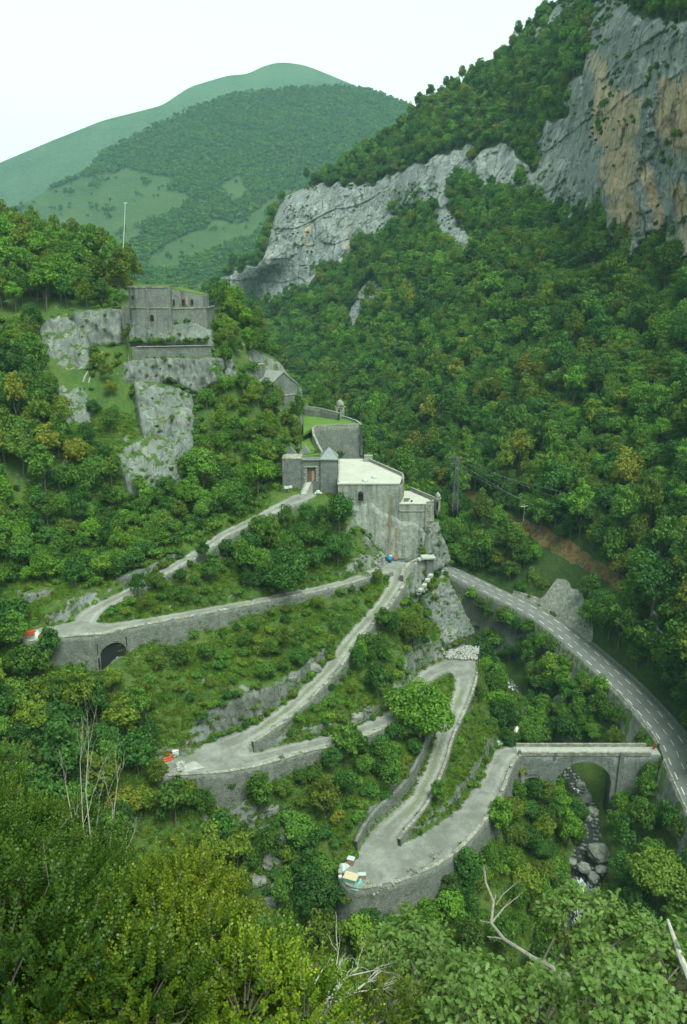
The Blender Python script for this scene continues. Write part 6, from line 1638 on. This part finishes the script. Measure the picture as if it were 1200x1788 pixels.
# the mountainside: trees by surface area, none on the rock
def mtn_scatter():
    r = np.random.default_rng(5)
    a = Pm[:-1, :-1]; b = Pm[1:, :-1]; c = Pm[:-1, 1:]
    ar = np.linalg.norm(np.cross(b - a, c - a), axis=-1)
    vegm = 1 - rock[:-1, :-1]; dr = dry[:-1, :-1]; t0 = tt[:-1, None]
    w = ar * np.where(vegm > .55, 1, .16 * (fbm(P[:-1, :-1] * np.array([.02, .02, .06]), 3) > .16)) * np.where(dr > .25, .12, 1) * (t0 < .985) * (t0 > .004)
    w = w * ((UU[:-1, :-1] < 1420))
    n = 42000
    k = r.choice(w.size, n, p=(w / w.sum()).ravel()); i, j = np.unravel_index(k, w.shape)
    f = r.random((n, 2)); flip = f.sum(1) > 1; f[flip] = 1 - f[flip]
    p = a[i, j] + (b - a)[i, j] * f[:, :1] + (c - a)[i, j] * f[:, 1:]
    rocky = vegm[i, j] < .55
    uc, vc, dc = proj(p + np.array([0, 0, 6.0])); um, vm, dm = proj(p + np.array([0, 0, 3.0])); cut = np.zeros(n, bool)
    ud, vd, dd_ = proj(p + np.array([0, 0, 10.0]))
    for q in DRY: cut |= in_poly(uc, vc, q) | in_poly(um, vm, q) | in_poly(ud, vd, q)
    cut |= in_poly(UU[i, j], VV[i, j], [(872, 1050), (900, 1005), (940, 985), (1012, 985), (1034, 1130)])
    keep = ~cut
    return p[keep], rocky[keep], UU[i, j][keep], VV[i, j][keep]
mp, mrock, mu, mv_ = mtn_scatter()
cell = {}; r5 = np.random.default_rng(6); MT = []
for i in range(len(mp)):
    x, y, zz = mp[i]; far = y > 480
    rad = r5.uniform(2.8, 6.6) if not mrock[i] else r5.uniform(.9, 2.2)
    if r5.random() < .12: rad *= 1.25
    if mv_[i] < 420 and mu[i] < 1030: rad *= .8
    key = (int(x // 6), int(y // 6), int(zz // 6)); sp = rad * (.84 if not mrock[i] else 1.6); ok = True
    for ax in (-1, 0, 1):
        for ay in (-1, 0, 1):
            for az in (-1, 0, 1):
                for q in cell.get((key[0] + ax, key[1] + ay, key[2] + az), ()):
                    if (q[0] - x) ** 2 + (q[1] - y) ** 2 + (q[2] - zz) ** 2 < ((sp + q[3]) / 2) ** 2 * 1.15: ok = False; break
                if not ok: break
            if not ok: break
        if not ok: break
    if not ok: continue
    cell.setdefault(key, []).append((x, y, zz, sp))
    mt = ('leaf_mid', 'leaf_dark', 'leaf_mid', 'leaf_warm', 'leaf_mid', 'leaf_dark', 'leaf_bright')[r5.integers(7)]
    lab = ('green tree on the wooded slope above the asphalt road', 'trees on the slope above the asphalt road') if zz < -60 else ('green tree high on the wooded mountainside below the cliffs', 'trees on the mountainside below the cliffs')
    TREES.append((x, y, zz - .3, rad, 't' if rad > 2.0 else 's', mt, lab[0], lab[1]))
print('trees', n_hill, len(TREES))

# ---- the single trees one notices
HERO = [(735, 1290, 9.4, 1.0, 'leaf_bright', 2, 'largest spreading bright green tree between middle road and two-rut track'),
        (720, 1130, 5.6, 1.05, 'leaf_warm', 0, 'round yellow green tree below the dark wing wall'),
        (500, 1040, 7.5, 1.05, 'leaf_dark', 2, 'broad dark tree overhanging the track between battery and arch'),
        (590, 990, 4.6, 1.0, 'leaf_dark', 1, 'dark tree left of the battery rock'),
        (352, 868, 6.2, 1.1, 'leaf_mid', 4, 'tall dense tree at the foot of the pale slab'),
        (465, 850, 4.4, 1.0, 'leaf_bright', 1, 'light green tree close to the gatehouse wall'),
        (1150, 1580, 8.4, .95, 'leaf_mid', 0, 'huge round tree below the pale block wall of the road'),
        (1035, 1290, 3.6, 1.0, 'leaf_bright', 3, 'small bright tree just behind the bridge parapet'),
        (1000, 1432, 4.8, .95, 'leaf_mid', 3, 'round tree in front of the large bridge arch'),
        (945, 1500, 4.2, .9, 'leaf_dark', 0, 'tree between the lowest wall and the stream'),
        (560, 1590, 6.5, .95, 'leaf_dark', 2, 'broad dark tree left of the crate corner of the lowest hairpin'),
        (60, 1290, 4.6, 1.0, 'leaf_warm', 1, 'yellowish round tree on the left ravine edge'),
        (40, 830, 5.5, 1.1, 'leaf_mid', 4, 'tall tree leaning out of the wood left of the fort cliff'),
        (275, 1030, 3.4, .9, 'leaf_dark', 3, 'dark rounded bush tree in the wedge of the uppermost tracks')]
def hero(p, rad, hs, mat, k, label, name='broadleaf_tree'):
    P_ = TREE[k]; s = rad / TR_[k]
    e = empty(name, tuple(p)); tag(e, label, 'tree')
    cm = TM[mat][k]
    c = bpy.data.objects.new('crown', HC[(mat, k)] if (mat, k) in HC else HC.setdefault((mat, k), proto_mesh('crown', HEROP[k], mat, False))); COL.objects.link(c); c.parent = e
    t = bpy.data.objects.new('trunk', HB.setdefault(k, bark_mesh(HEROP[k]))); COL.objects.link(t); t.parent = e
    e.scale = (s, s, s * hs); e.rotation_euler = (0, 0, random.uniform(0, 6.28)); return e
HC, HB = {}, {}
HEROP = [tree_proto(110, 4.4, 9.0, .36, 0, 46, 200), tree_proto(111, 4.0, 10.5, .36, 0, 44, 190), tree_proto(112, 5.0, 9.5, .38, 0, 54, 200), tree_proto(113, 4.2, 8.0, .36, 0, 40, 200), tree_proto(114, 3.8, 11.0, .36, 0, 44, 190)]
HP = []
for u, v, rad, hs, mat, k, lab in HERO:
    p = ground_hit(u, v)
    if p is None: print('no ground', lab); continue
    HP.append((p, rad)); hero(p - np.array([0, 0, .4]), rad, hs, mat, k, lab)
p = ground_hit(815, 1590)
if p is not None:
    e = empty('conifer', tuple(p - np.array([0, 0, 1.0]))); tag(e, 'dark young conifer standing below the lowest wall', 'tree')
    c = bpy.data.objects.new('crown', proto_mesh('crown', tree_proto(51, 3.2, 12, .34, 0, 60, 110, .06, cone=True), 'leaf_dark', False)); COL.objects.link(c); c.parent = e
    c = bpy.data.objects.new('trunk', bark_mesh(CON)); COL.objects.link(c); c.parent = e
    HP.append((p, 3.0))

# ---- the largest in the picture become objects of their own, the rest one mass each
TA = [t for t in TREES if all((t[0] - p[0]) ** 2 + (t[1] - p[1]) ** 2 > (rad * .62) ** 2 for p, rad in HP)]
def insight(t):
    u, v, d = proj(np.array([t[0], t[1], t[2] + t[3]])); return -40 < u < 1240 and -40 < v < 1800
def occl(t):
    """hidden behind the near ground? march from the camera to the crown top"""
    p = np.array([t[0], t[1], t[2] + t[3] * 1.8]); s = np.linspace(.15, .97, 60)[:, None] * p
    return bool((H(s[:, 0], s[:, 1]) > s[:, 2] + .3).any()) if t[1] < 700 else False
tr_i = sorted([i for i, t in enumerate(TA) if t[4] == 't'], key=lambda i: -TA[i][3] / TA[i][1])
sh_i = sorted([i for i, t in enumerate(TA) if t[4] == 's'], key=lambda i: -TA[i][3] / TA[i][1])
single = set()
for lst, most in ((tr_i, 280), (sh_i, 290)):
    n = 0
    for i in lst:
        if n >= most: break
        if insight(TA[i]) and not occl(TA[i]): single.add(i); n += 1
for i in sorted(single):
    x, y, zz, rad, kd, mat, lab, grp = TA[i]
    if kd == 't':
        k = random.randrange(NTR); o = bpy.data.objects.new('broadleaf_tree', TM[mat][k]); s = rad / TR_[k]; hs = random.uniform(.9, 1.4)
    else:
        k = random.randrange(4); o = bpy.data.objects.new('shrub', SM[mat][k]); s = rad / 1.7; hs = random.uniform(.75, 1.15); lab = lab.replace('bushy tree', 'bush').replace('tree', 'bush'); grp = grp.replace('trees', 'bushes')
        if 'bush' not in lab: lab = lab
    COL.objects.link(o); o.location = (x, y, zz); o.scale = (s * random.uniform(.8, 1.2), s * random.uniform(.8, 1.2), s * hs); o.rotation_euler = (random.uniform(-.06, .06), random.uniform(-.06, .06), random.uniform(0, 6.28))
    tag(o, lab if kd == 't' else lab + ', low and rounded', 'tree' if kd == 't' else 'bush', grp)
def scatter_object(name, pts, meshes, label):
    """one object: points that carry a copy of one of the given plants each"""
    col = bpy.data.collections.new(name + '_plants')
    for i, me in enumerate(meshes):
        o = bpy.data.objects.new('%s_plant_%02d' % (name, i), me); col.objects.link(o)
    V = np.array([p[:3] for p in pts], np.float32)
    me = bpy.data.meshes.new(name); me.vertices.add(len(V)); me.vertices.foreach_set('co', V.ravel())
    def at(nm, ty, vals, key='value'):
        a = me.attributes.new(nm, ty, 'POINT'); a.data.foreach_set(key, vals)
    at('scl', 'FLOAT_VECTOR', np.array([(p[3] * (.82 + .36 * ((i * .618) % 1)), p[3] * (.82 + .36 * ((i * .377) % 1)), p[3] * p[5]) for i, p in enumerate(pts)], np.float32).ravel(), 'vector')
    at('which', 'INT', np.array([p[4] for p in pts], np.int32)); at('turn', 'FLOAT_VECTOR', np.array([(0, 0, p[6]) for p in pts], np.float32).ravel(), 'vector')
    me.update()
    o = link(name, me)
    g = bpy.data.node_groups.new(name, 'GeometryNodeTree')
    g.interface.new_socket('Geometry', in_out='INPUT', socket_type='NodeSocketGeometry'); g.interface.new_socket('Geometry', in_out='OUTPUT', socket_type='NodeSocketGeometry')
    N_ = g.nodes; gi = N_.new('NodeGroupInput'); go = N_.new('NodeGroupOutput')
    m2p = N_.new('GeometryNodeMeshToPoints'); iop = N_.new('GeometryNodeInstanceOnPoints'); ci = N_.new('GeometryNodeCollectionInfo')
    ci.inputs['Collection'].default_value = col; ci.inputs['Separate Children'].default_value = True; ci.inputs['Reset Children'].default_value = True
    iop.inputs['Pick Instance'].default_value = True
    def named(nm, ty):
        n = N_.new('GeometryNodeInputNamedAttribute'); n.data_type = ty; n.inputs['Name'].default_value = nm; return n.outputs['Attribute']
    L_ = g.links.new
    L_(gi.outputs[0], m2p.inputs['Mesh']); L_(m2p.outputs[0], iop.inputs['Points']); L_(ci.outputs[0], iop.inputs['Instance'])
    L_(named('which', 'INT'), iop.inputs['Instance Index']); L_(named('scl', 'FLOAT_VECTOR'), iop.inputs['Scale'])
    e2r = N_.new('FunctionNodeEulerToRotation'); L_(named('turn', 'FLOAT_VECTOR'), e2r.inputs[0]); L_(e2r.outputs[0], iop.inputs['Rotation'])
    L_(iop.outputs[0], go.inputs[0])
    md = o.modifiers.new(name, 'NODES'); md.node_group = g
    tag(o, label, None, None, 'stuff')
    return o
MLIST = ['leaf_mid', 'leaf_dark', 'leaf_warm', 'leaf_bright']
rest_t = [TA[i] for i in range(len(TA)) if i not in single and TA[i][4] == 't']; rest_s = [TA[i] for i in range(len(TA)) if i not in single and TA[i][4] == 's']
allm = [m for k in MLIST for m in TM[k]]
def pt(t, n, R0):
    k = random.randrange(n); return (t[0], t[1], t[2], t[3] / (R0[k] if R0 else 1.7), MLIST.index(t[5]) * n + k, random.uniform(.85, 1.4), random.uniform(0, 6.28))
scatter_object('forest', [pt(t, NTR, TR_) for t in rest_t], allm, 'mixed broadleaf forest covering the valley sides')
scatter_object('undergrowth', [pt(t, 4, None) for t in rest_s], [m for k in MLIST for m in SM[k]], 'low bushes between the trees and on the ledges')
# woods of the far mountain
def far_wood():
    r = np.random.default_rng(9); a = QM[:-1, :-1]; b = QM[1:, :-1]; c = QM[:-1, 1:]
    ar = np.linalg.norm(np.cross(b - a, c - a), axis=-1)
    nz = fbm(np.stack([UM / 22, VM / 12, 0 * UM], -1), 3)[:-1, :-1]
    w = ar * np.where(MM[:-1, :-1] > .45, .006 + .5 * (nz > .30), 1.0)
    n = 42000; k = r.choice(w.size, n, p=(w / w.sum()).ravel()); i, j = np.unravel_index(k, w.shape)
    f = r.random((n, 2)); p = a[i, j] + (b - a)[i, j] * f[:, :1] + (c - a)[i, j] * f[:, 1:]
    return [(*q, r.uniform(.7, 1.35), int(r.integers(2)), r.uniform(.8, 1.3), r.uniform(0, 6.28)) for q in p]
scatter_object('far_forest', far_wood(), FM, 'woods on the hazy mountain beyond the valley')
# tufts on the grass slopes
TUFT = []
for i in range(3):
    r = np.random.default_rng(70 + i); n = 70
    a = r.uniform(0, 6.28, n); d = r.uniform(0, .9, n); h = r.uniform(.25, .6, n); b = np.stack([np.cos(a) * d, np.sin(a) * d, np.zeros(n)], 1)
    tip = b + np.stack([r.normal(0, .22, n), r.normal(0, .22, n), h], 1); sd = np.stack([-np.sin(a), np.cos(a), 0 * a], 1) * .10
    V = np.stack([b - sd, b + sd, tip], 1).reshape(-1, 3); TUFT.append(mesh_np('tuft', V, np.arange(len(V)).reshape(-1, 3), M[('leaf_warm', 'leaf_bright', 'leaf_mid')[i]], False, {'tone': np.repeat(np.clip(r.normal(.6, .2, n), 0, 1), 3)}))
def tufts():
    r = np.random.default_rng(33); n = 60000; X = r.uniform(-100, 75, n); Y = r.uniform(120, 275, n); Z = H(X, Y); u, v, d = proj(np.stack([X, Y, Z], 1))
    ed = E(edge, X, Y); nz = fbm(np.stack([X * .12, Y * .12, 0 * X], 1), 3)
    ok = (u > -20) & (u < 1220) & (v < 1800) & (ed > .25) & (E(redge, X, Y) > 2) & (E(aedge, X, Y) > 1.5) & (nz > -.25)
    for p in NOT_[2:5]: ok &= ~in_poly(u, v, p)
    return [(X[i], Y[i], Z[i] - .03, r.uniform(.5, 1.25), int(r.integers(3)), r.uniform(.6, 1.2), r.uniform(0, 6.28)) for i in np.where(ok)[0]]
scatter_object('grass', tufts(), TUFT, 'rough grass on the slopes between the tracks')

# ------------------------------------------------------------------ the shrubs and the oak on the ledge in front of the camera
def near(u, v, D):
    """place at slant distance D from the camera along a pixel's ray"""
    a, b = ab(u, v); d = np.array([float(a), 1.0, float(b)]); return d / np.linalg.norm(d) * D
def orient(dirs, r):
    z = dirs / (np.linalg.norm(dirs, axis=1)[:, None] + 1e-9); x = np.cross(z, r.normal(size=z.shape)); x /= np.linalg.norm(x, axis=1)[:, None]; y = np.cross(z, x)
    return x, y, z
def twig_points(lobes, dens_, r, up, inner=.25):
    P_ = []; D_ = []; T_ = []
    C = np.array([l[0] for l in lobes]); R = np.array([l[1] for l in lobes])
    for c, rad in lobes:
        n = int(dens_ * rad * rad * 10)
        d = r.normal(size=(n, 3)); d[:, 2] = d[:, 2] * .9 + .25; d /= np.linalg.norm(d, axis=1)[:, None]
        bump = 1 + .30 * fbm(d * 2.2 + c[None], 3)
        k = np.where(r.random(n) < inner, r.uniform(.45, .9, n), r.uniform(.86, 1.05, n)) * bump
        p = c + d * (rad * k)[:, None]
        ins = (np.linalg.norm((p[:, None] - C[None]) / R[None, :, None], axis=-1) < .66).sum(1) > 0
        p, d, k = p[~ins], d[~ins], k[~ins]
        dd = d * .75 + np.array([0, 0, up]) + r.normal(0, .28, d.shape); dd /= np.linalg.norm(dd, axis=1)[:, None]
        P_.append(p); D_.append(dd); T_.append(k)
    return np.concatenate(P_), np.concatenate(D_), np.concatenate(T_)
def box_bush(label, lobes_px, mat, seed, dens_=210, tonesh=0.0, brown=.004):
    r = np.random.default_rng(seed)
    lob = [(near(u, v, D), rp * D / F) for u, v, D, rp in lobes_px]
    P_, D_, T_ = twig_points(lob, dens_, r, .55)
    n = len(P_); L_ = r.uniform(.10, .24, n); pairs = 15
    x, y, zz = orient(D_, r)
    V = []; tn = []
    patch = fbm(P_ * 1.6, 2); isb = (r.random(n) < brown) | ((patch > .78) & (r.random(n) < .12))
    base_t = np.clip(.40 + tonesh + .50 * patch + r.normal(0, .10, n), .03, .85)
    for k in range(pairs):
        t = (k + .5) / pairs
        for sgn in (-1, 1):
            an = k * 1.57 + r.uniform(-.3, .3, n)
            out = (np.cos(an)[:, None] * x + np.sin(an)[:, None] * y) * sgn
            ld = out * (.95 - .5 * t) + zz * (.45 + .5 * t) + r.normal(0, .15, out.shape); ld /= np.linalg.norm(ld, axis=1)[:, None]
            s = np.cross(ld, zz + .3 * out); s /= np.linalg.norm(s, axis=1)[:, None] + 1e-9
            ln = r.uniform(.018, .028, n)[:, None] * (1.05 - .35 * t); w = ln * .42
            b = P_ + zz * (L_ * t)[:, None] + out * .004
            V.append(np.stack([b, b + ld * ln * .5 + s * w, b + ld * ln, b + ld * ln * .5 - s * w], 1))
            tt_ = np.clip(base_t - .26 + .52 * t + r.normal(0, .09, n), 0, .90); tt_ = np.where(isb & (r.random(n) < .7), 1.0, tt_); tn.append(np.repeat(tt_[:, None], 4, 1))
    V = np.concatenate(V).reshape(-1, 3); tn = np.concatenate(tn).ravel()
    c = np.mean([l[0] for l in lob], 0); g = float(H(c[0], c[1]))
    e = empty('box_bush', (c[0], c[1], min(g, c[2] - 1))); tag(e, label, 'shrub')
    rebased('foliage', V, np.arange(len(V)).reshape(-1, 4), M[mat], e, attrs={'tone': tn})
    m = MB(); root = np.array([c[0], c[1] + .9, min(g, c[2] - 1.0)])
    for c_, rad in lob:
        mid = (root + c_) / 2 + r.normal(0, .15, 3); m.tube([root, mid, c_, c_ + np.array([r.normal(0, .3) * rad, r.normal(0, .3) * rad, rad * .8])], [.008, .007, .005, .003], 5)
    for i in r.choice(n, min(n, 160), replace=False):
        j = int(np.argmin([np.linalg.norm(P_[i] - l[0]) for l in lob])); m.tube([lob[j][0] * .6 + P_[i] * .4, P_[i], P_[i] + D_[i] * L_[i]], [.006, .003, .0015], 4, False)
    m.build('branch', M['bark'], e)
    return e
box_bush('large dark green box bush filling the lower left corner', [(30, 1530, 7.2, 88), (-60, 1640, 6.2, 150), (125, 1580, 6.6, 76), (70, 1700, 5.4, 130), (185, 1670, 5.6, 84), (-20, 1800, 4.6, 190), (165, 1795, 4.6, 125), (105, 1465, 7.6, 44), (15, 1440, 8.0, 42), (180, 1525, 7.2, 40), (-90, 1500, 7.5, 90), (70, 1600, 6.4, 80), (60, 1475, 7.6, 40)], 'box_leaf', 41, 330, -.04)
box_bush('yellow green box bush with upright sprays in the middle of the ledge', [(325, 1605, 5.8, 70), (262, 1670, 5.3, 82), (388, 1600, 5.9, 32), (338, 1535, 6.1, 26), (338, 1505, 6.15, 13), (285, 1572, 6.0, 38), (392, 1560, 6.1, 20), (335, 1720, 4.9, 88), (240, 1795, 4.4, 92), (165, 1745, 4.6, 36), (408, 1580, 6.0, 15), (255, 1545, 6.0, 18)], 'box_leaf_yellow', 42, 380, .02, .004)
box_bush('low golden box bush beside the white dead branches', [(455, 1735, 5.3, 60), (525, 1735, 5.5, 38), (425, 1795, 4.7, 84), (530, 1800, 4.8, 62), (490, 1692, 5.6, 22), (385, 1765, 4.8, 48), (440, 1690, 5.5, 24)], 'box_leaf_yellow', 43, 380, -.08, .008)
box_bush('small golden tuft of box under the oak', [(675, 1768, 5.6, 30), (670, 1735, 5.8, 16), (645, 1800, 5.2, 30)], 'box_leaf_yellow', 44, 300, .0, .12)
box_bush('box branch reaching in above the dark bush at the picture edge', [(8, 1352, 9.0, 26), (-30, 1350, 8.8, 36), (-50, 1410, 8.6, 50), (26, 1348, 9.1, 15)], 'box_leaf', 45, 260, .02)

def dead(label, stems, mat, seed, r0, name='dead_branch', fork=3, spread=.5, cat='branch', levels=3):
    """stems: list of pixel polylines (u, v, D); each forks into finer twigs"""
    r = np.random.default_rng(seed); m = MB()
    def grow(p, d, L_, rad, lv):
        k = 4; pts = [p]; dd = d.copy()
        for i in range(k):
            dd = dd + r.normal(0, .16, 3); dd /= np.linalg.norm(dd); pts.append(pts[-1] + dd * L_ / k)
        m.tube(pts, np.linspace(rad, rad * .45, k + 1), 6 if rad > .006 else 4)
        if lv > 0:
            for i in range(fork):
                j = r.integers(1, k + 1); nd = dd + r.normal(0, spread, 3); nd /= np.linalg.norm(nd); grow(pts[j], nd, L_ * r.uniform(.5, .8), rad * .5, lv - 1)
    for st in stems:
        P_ = [near(*q[:3]) for q in st]; rr_ = (st[0][3] if len(st[0]) > 3 else r0) * .62
        n = len(P_); rad = np.linspace(rr_, rr_ * .35, n)
        m.tube(P_, rad, 7)
        for i in range(1, n):
            for q in range(fork if i == n - 1 else 1):
                d = P_[i] - P_[i - 1]; L_ = np.linalg.norm(d); d = d / L_ + r.normal(0, spread * .7, 3); d /= np.linalg.norm(d); grow(P_[i], d, min(L_, .55) * r.uniform(.5, .9), rad[i] * .6, levels - 1)
    o = m.build(name, M[mat]); return tag(o, label, cat)
dead('tall grey dead shrub with upright bare twigs above the dark box bush', [[(170, 1600, 7.0), (160, 1480, 7.2), (150, 1380, 7.4), (155, 1300, 7.5)], [(180, 1580, 7.0), (195, 1450, 7.2), (205, 1370, 7.3)], [(150, 1560, 7.0), (128, 1440, 7.3), (115, 1370, 7.4)], [(185, 1600, 7.0), (215, 1500, 7.1), (232, 1460, 7.1)],
     [(160, 1580, 7.0), (145, 1440, 7.3), (140, 1330, 7.5)]], 'dead_wood', 3, .013, 'dead_shrub', 3, .30, 'shrub', 2)
dead('pale bare twig fan sticking out right of the yellow green box bush', [[(290, 1665, 5.6), (350, 1640, 5.7), (400, 1625, 5.8), (420, 1600, 5.9)], [(330, 1650, 5.7), (405, 1632, 5.8), (440, 1615, 5.9)]], 'pale_dead_wood', 4, .010, 'dead_branch', 3, .28, 'branch', 2)
dead('second pale bare twig fan below the first one', [[(310, 1700, 5.3), (365, 1672, 5.4), (410, 1655, 5.5)], [(340, 1690, 5.3), (400, 1668, 5.45), (440, 1652, 5.5)]], 'pale_dead_wood', 5, .009, 'dead_branch', 3, .30, 'branch', 2)
dead('bleached tangle of dead branches between golden box and oak', [[(548, 1800, 5.0, .022), (575, 1755, 5.1), (610, 1740, 5.2), (640, 1715, 5.3)], [(552, 1775, 5.0, .016), (590, 1720, 5.2), (625, 1690, 5.4)], [(570, 1790, 5.0, .020), (620, 1785, 5.1), (660, 1795, 5.1)], [(560, 1765, 5.1, .014), (600, 1735, 5.2), (655, 1728, 5.3)], [(575, 1750, 5.1, .012), (605, 1705, 5.3), (650, 1695, 5.4)], [(560, 1770, 5.0, .012), (580, 1715, 5.2), (592, 1690, 5.3)]], 'pale_dead_wood', 6, .016, 'dead_branch', 3, .38, 'branch', 2)
dead('curved pale dead stem left of the bleached tangle', [[(500, 1745, 5.2, .011), (508, 1715, 5.3), (530, 1695, 5.3), (545, 1690, 5.3)], [(548, 1720, 5.3, .008), (565, 1690, 5.4), (590, 1680, 5.5)]], 'pale_dead_wood', 8, .008, 'dead_branch', 2, .3, 'branch', 1)
dead('crooked lichen grey dead oak branch with forked tip', [[(985, 1725, 6.6, .032), (965, 1690, 6.7), (930, 1672, 6.8), (880, 1640, 6.9), (858, 1612, 7.0), (862, 1575, 7.1), (848, 1540, 7.2), (847, 1520, 7.2)], [(858, 1612, 7.0, .014), (880, 1585, 7.1), (905, 1565, 7.1)], [(866, 1580, 7.1, .010), (878, 1562, 7.1), (898, 1545, 7.2)]], 'dead_wood', 9, .02, 'dead_branch', 2, .4, 'branch', 1)
dead('broken pale dead stem at the edge of the oak', [[(1212, 1725, 6.0, .045), (1192, 1680, 6.1), (1178, 1640, 6.2), (1166, 1606, 6.3)]], 'pale_dead_wood', 10, .03, 'dead_branch', 0, .3, 'branch', 1)
dead('brown woody stem curving through the dark box bush', [[(-10, 1665, 5.0, .018), (22, 1635, 5.2), (38, 1600, 5.4), (62, 1570, 5.6)]], 'dead_wood', 12, .012, 'dead_branch', 2, .5, 'branch', 2)

def oak():
    r = np.random.default_rng(77)
    lp = [(716, 1630, 7.4, 38), (688, 1668, 7.2, 46), (762, 1655, 7.3, 36), (735, 1722, 6.7, 72), (828, 1755, 6.3, 78), (800, 1705, 6.9, 32), (1010, 1612, 7.8, 58), (1000, 1572, 8.0, 26), (962, 1604, 7.9, 28), (1082, 1655, 7.3, 66), (1148, 1662, 7.0, 42), (1172, 1735, 6.3, 78), (1060, 1730, 6.6, 58), (940, 1785, 6.0, 74), (1090, 1800, 5.6, 92),
          (655, 1700, 7.1, 26), (1056, 1598, 7.6, 34), (820, 1810, 5.6, 80), (720, 1805, 5.8, 46), (1215, 1655, 7.0, 44), (955, 1705, 6.9, 22), (880, 1725, 6.8, 26), (1030, 1665, 7.2, 36), (1120, 1620, 7.3, 26), (770, 1760, 6.4, 40)]
    lob = [(near(u, v, D), rp * D / F) for u, v, D, rp in lp]
    P_, D_, T_ = twig_points([(c_, q_ * .88) for c_, q_ in lob], 200, r, .35, .2)
    n = len(P_); x, y, zz = orient(D_, r)
    st = [(0, .02), (.18, .07), (.32, .22), (.42, .10), (.56, .33), (.68, .15), (.82, .27), (.92, .12), (1.0, .06)]
    V = []; Fs = []; tn = []; patch = fbm(P_ * 1.2, 2); cnt = 0
    brown = r.random(n) < .01
    for k in range(7):
        an = 2 * pi * k / 6.4 + r.uniform(-.35, .35, n)
        out = np.cos(an)[:, None] * x + np.sin(an)[:, None] * y
        el = r.uniform(-.25, .75, n)[:, None]
        ld = out + zz * el + r.normal(0, .12, out.shape); ld /= np.linalg.norm(ld, axis=1)[:, None]
        up_ = zz + r.normal(0, .35, zz.shape) + np.array([0, -.15, .5]); s = np.cross(ld, up_); s /= np.linalg.norm(s, axis=1)[:, None] + 1e-9; nn = np.cross(s, ld)
        ln = r.uniform(.032, .060, n)[:, None]
        b = P_ + zz * (r.uniform(-.06, .03, n))[:, None] + ld * .012
        rows = []
        for t, w in st:
            c = b + ld * ln * t - nn * ln * .16 * t * t
            rows += [c - s * ln * w + nn * ln * .22 * w, c, c + s * ln * w + nn * ln * .22 * w]
        V.append(np.stack(rows, 1)); m_ = len(st)
        tv = np.clip(.42 + .50 * patch + r.normal(0, .16, n) + .05 * el[:, 0], 0, .92); tv = np.where(brown & (r.random(n) < .6), 1.0, tv); tn.append(np.repeat(tv[:, None], 3 * m_, 1))
    V = np.concatenate(V); nl = len(V); m_ = len(st)
    q = grid_faces(m_, 3); Fq = (q[None] + (np.arange(nl) * 3 * m_)[:, None, None]).reshape(-1, 4)
    c = near(960, 1760, 6.6); g = float(H(c[0], c[1]))
    e = empty('oak_tree', (c[0], c[1], min(g, c[2] - 3))); tag(e, 'leafy oak with pale lobed leaves along the lower right edge', 'tree')
    rebased('foliage', V.reshape(-1, 3), Fq, M['oak_leaf'], e, attrs={'tone': np.concatenate(tn).ravel()})
    m = MB(); root = np.array([c[0], c[1], min(g, c[2] - 3) - .5]); fork = near(930, 1830, 6.4)
    m.tube([root, (root + fork) / 2 + np.array([.1, 0, 0]), fork], [.12, .07, .03], 9)
    for c_, rad in lob:
        mid = (fork + c_) / 2 + r.normal(0, .12, 3) + np.array([0, 0, -.12]); m.tube([fork, mid, c_, c_ + r.normal(0, .25, 3) * rad], [.011, .009, .006, .003], 6)
    for i in range(n):
        j = int(np.argmin(((np.array([l[0] for l in lob]) - P_[i]) ** 2).sum(1))); a = lob[j][0]; h = (a + P_[i]) / 2 + r.normal(0, .04, 3)
        if i % 7 == 0: m.tube([a, h, P_[i]], [.008, .005, .003], 4, False)
    m.build('branch', M['bark'], e)
oak()

# ------------------------------------------------------------------ the hazy air of the valley
top = max(float(QF[..., 2].max()), float(QM[..., 2].max()), 3.0) + 12
hb = np.array([(x, y, zz_) for zz_ in (-240.0, top) for x, y in ((-5200, -60), (5200, -60), (5200, 6700), (-5200, 6700))])
hm = bpy.data.materials.new('haze'); hm.use_nodes = True; ht = hm.node_tree; ht.nodes.clear()
ho = ht.nodes.new('ShaderNodeOutputMaterial'); pv_ = ht.nodes.new('ShaderNodeVolumePrincipled')
pv_.inputs['Color'].default_value = (0.46, 0.86, 0.92, 1); pv_.inputs['Density'].default_value = 0.000074; pv_.inputs['Anisotropy'].default_value = 0.0
ht.links.new(pv_.outputs[0], ho.inputs['Volume'])
o = link('haze', mesh_np('haze', hb, np.array([(3, 2, 1, 0), (4, 5, 6, 7), (0, 1, 5, 4), (1, 2, 6, 5), (2, 3, 7, 6), (3, 0, 4, 7)]), hm)); tag(o, kind='stuff')
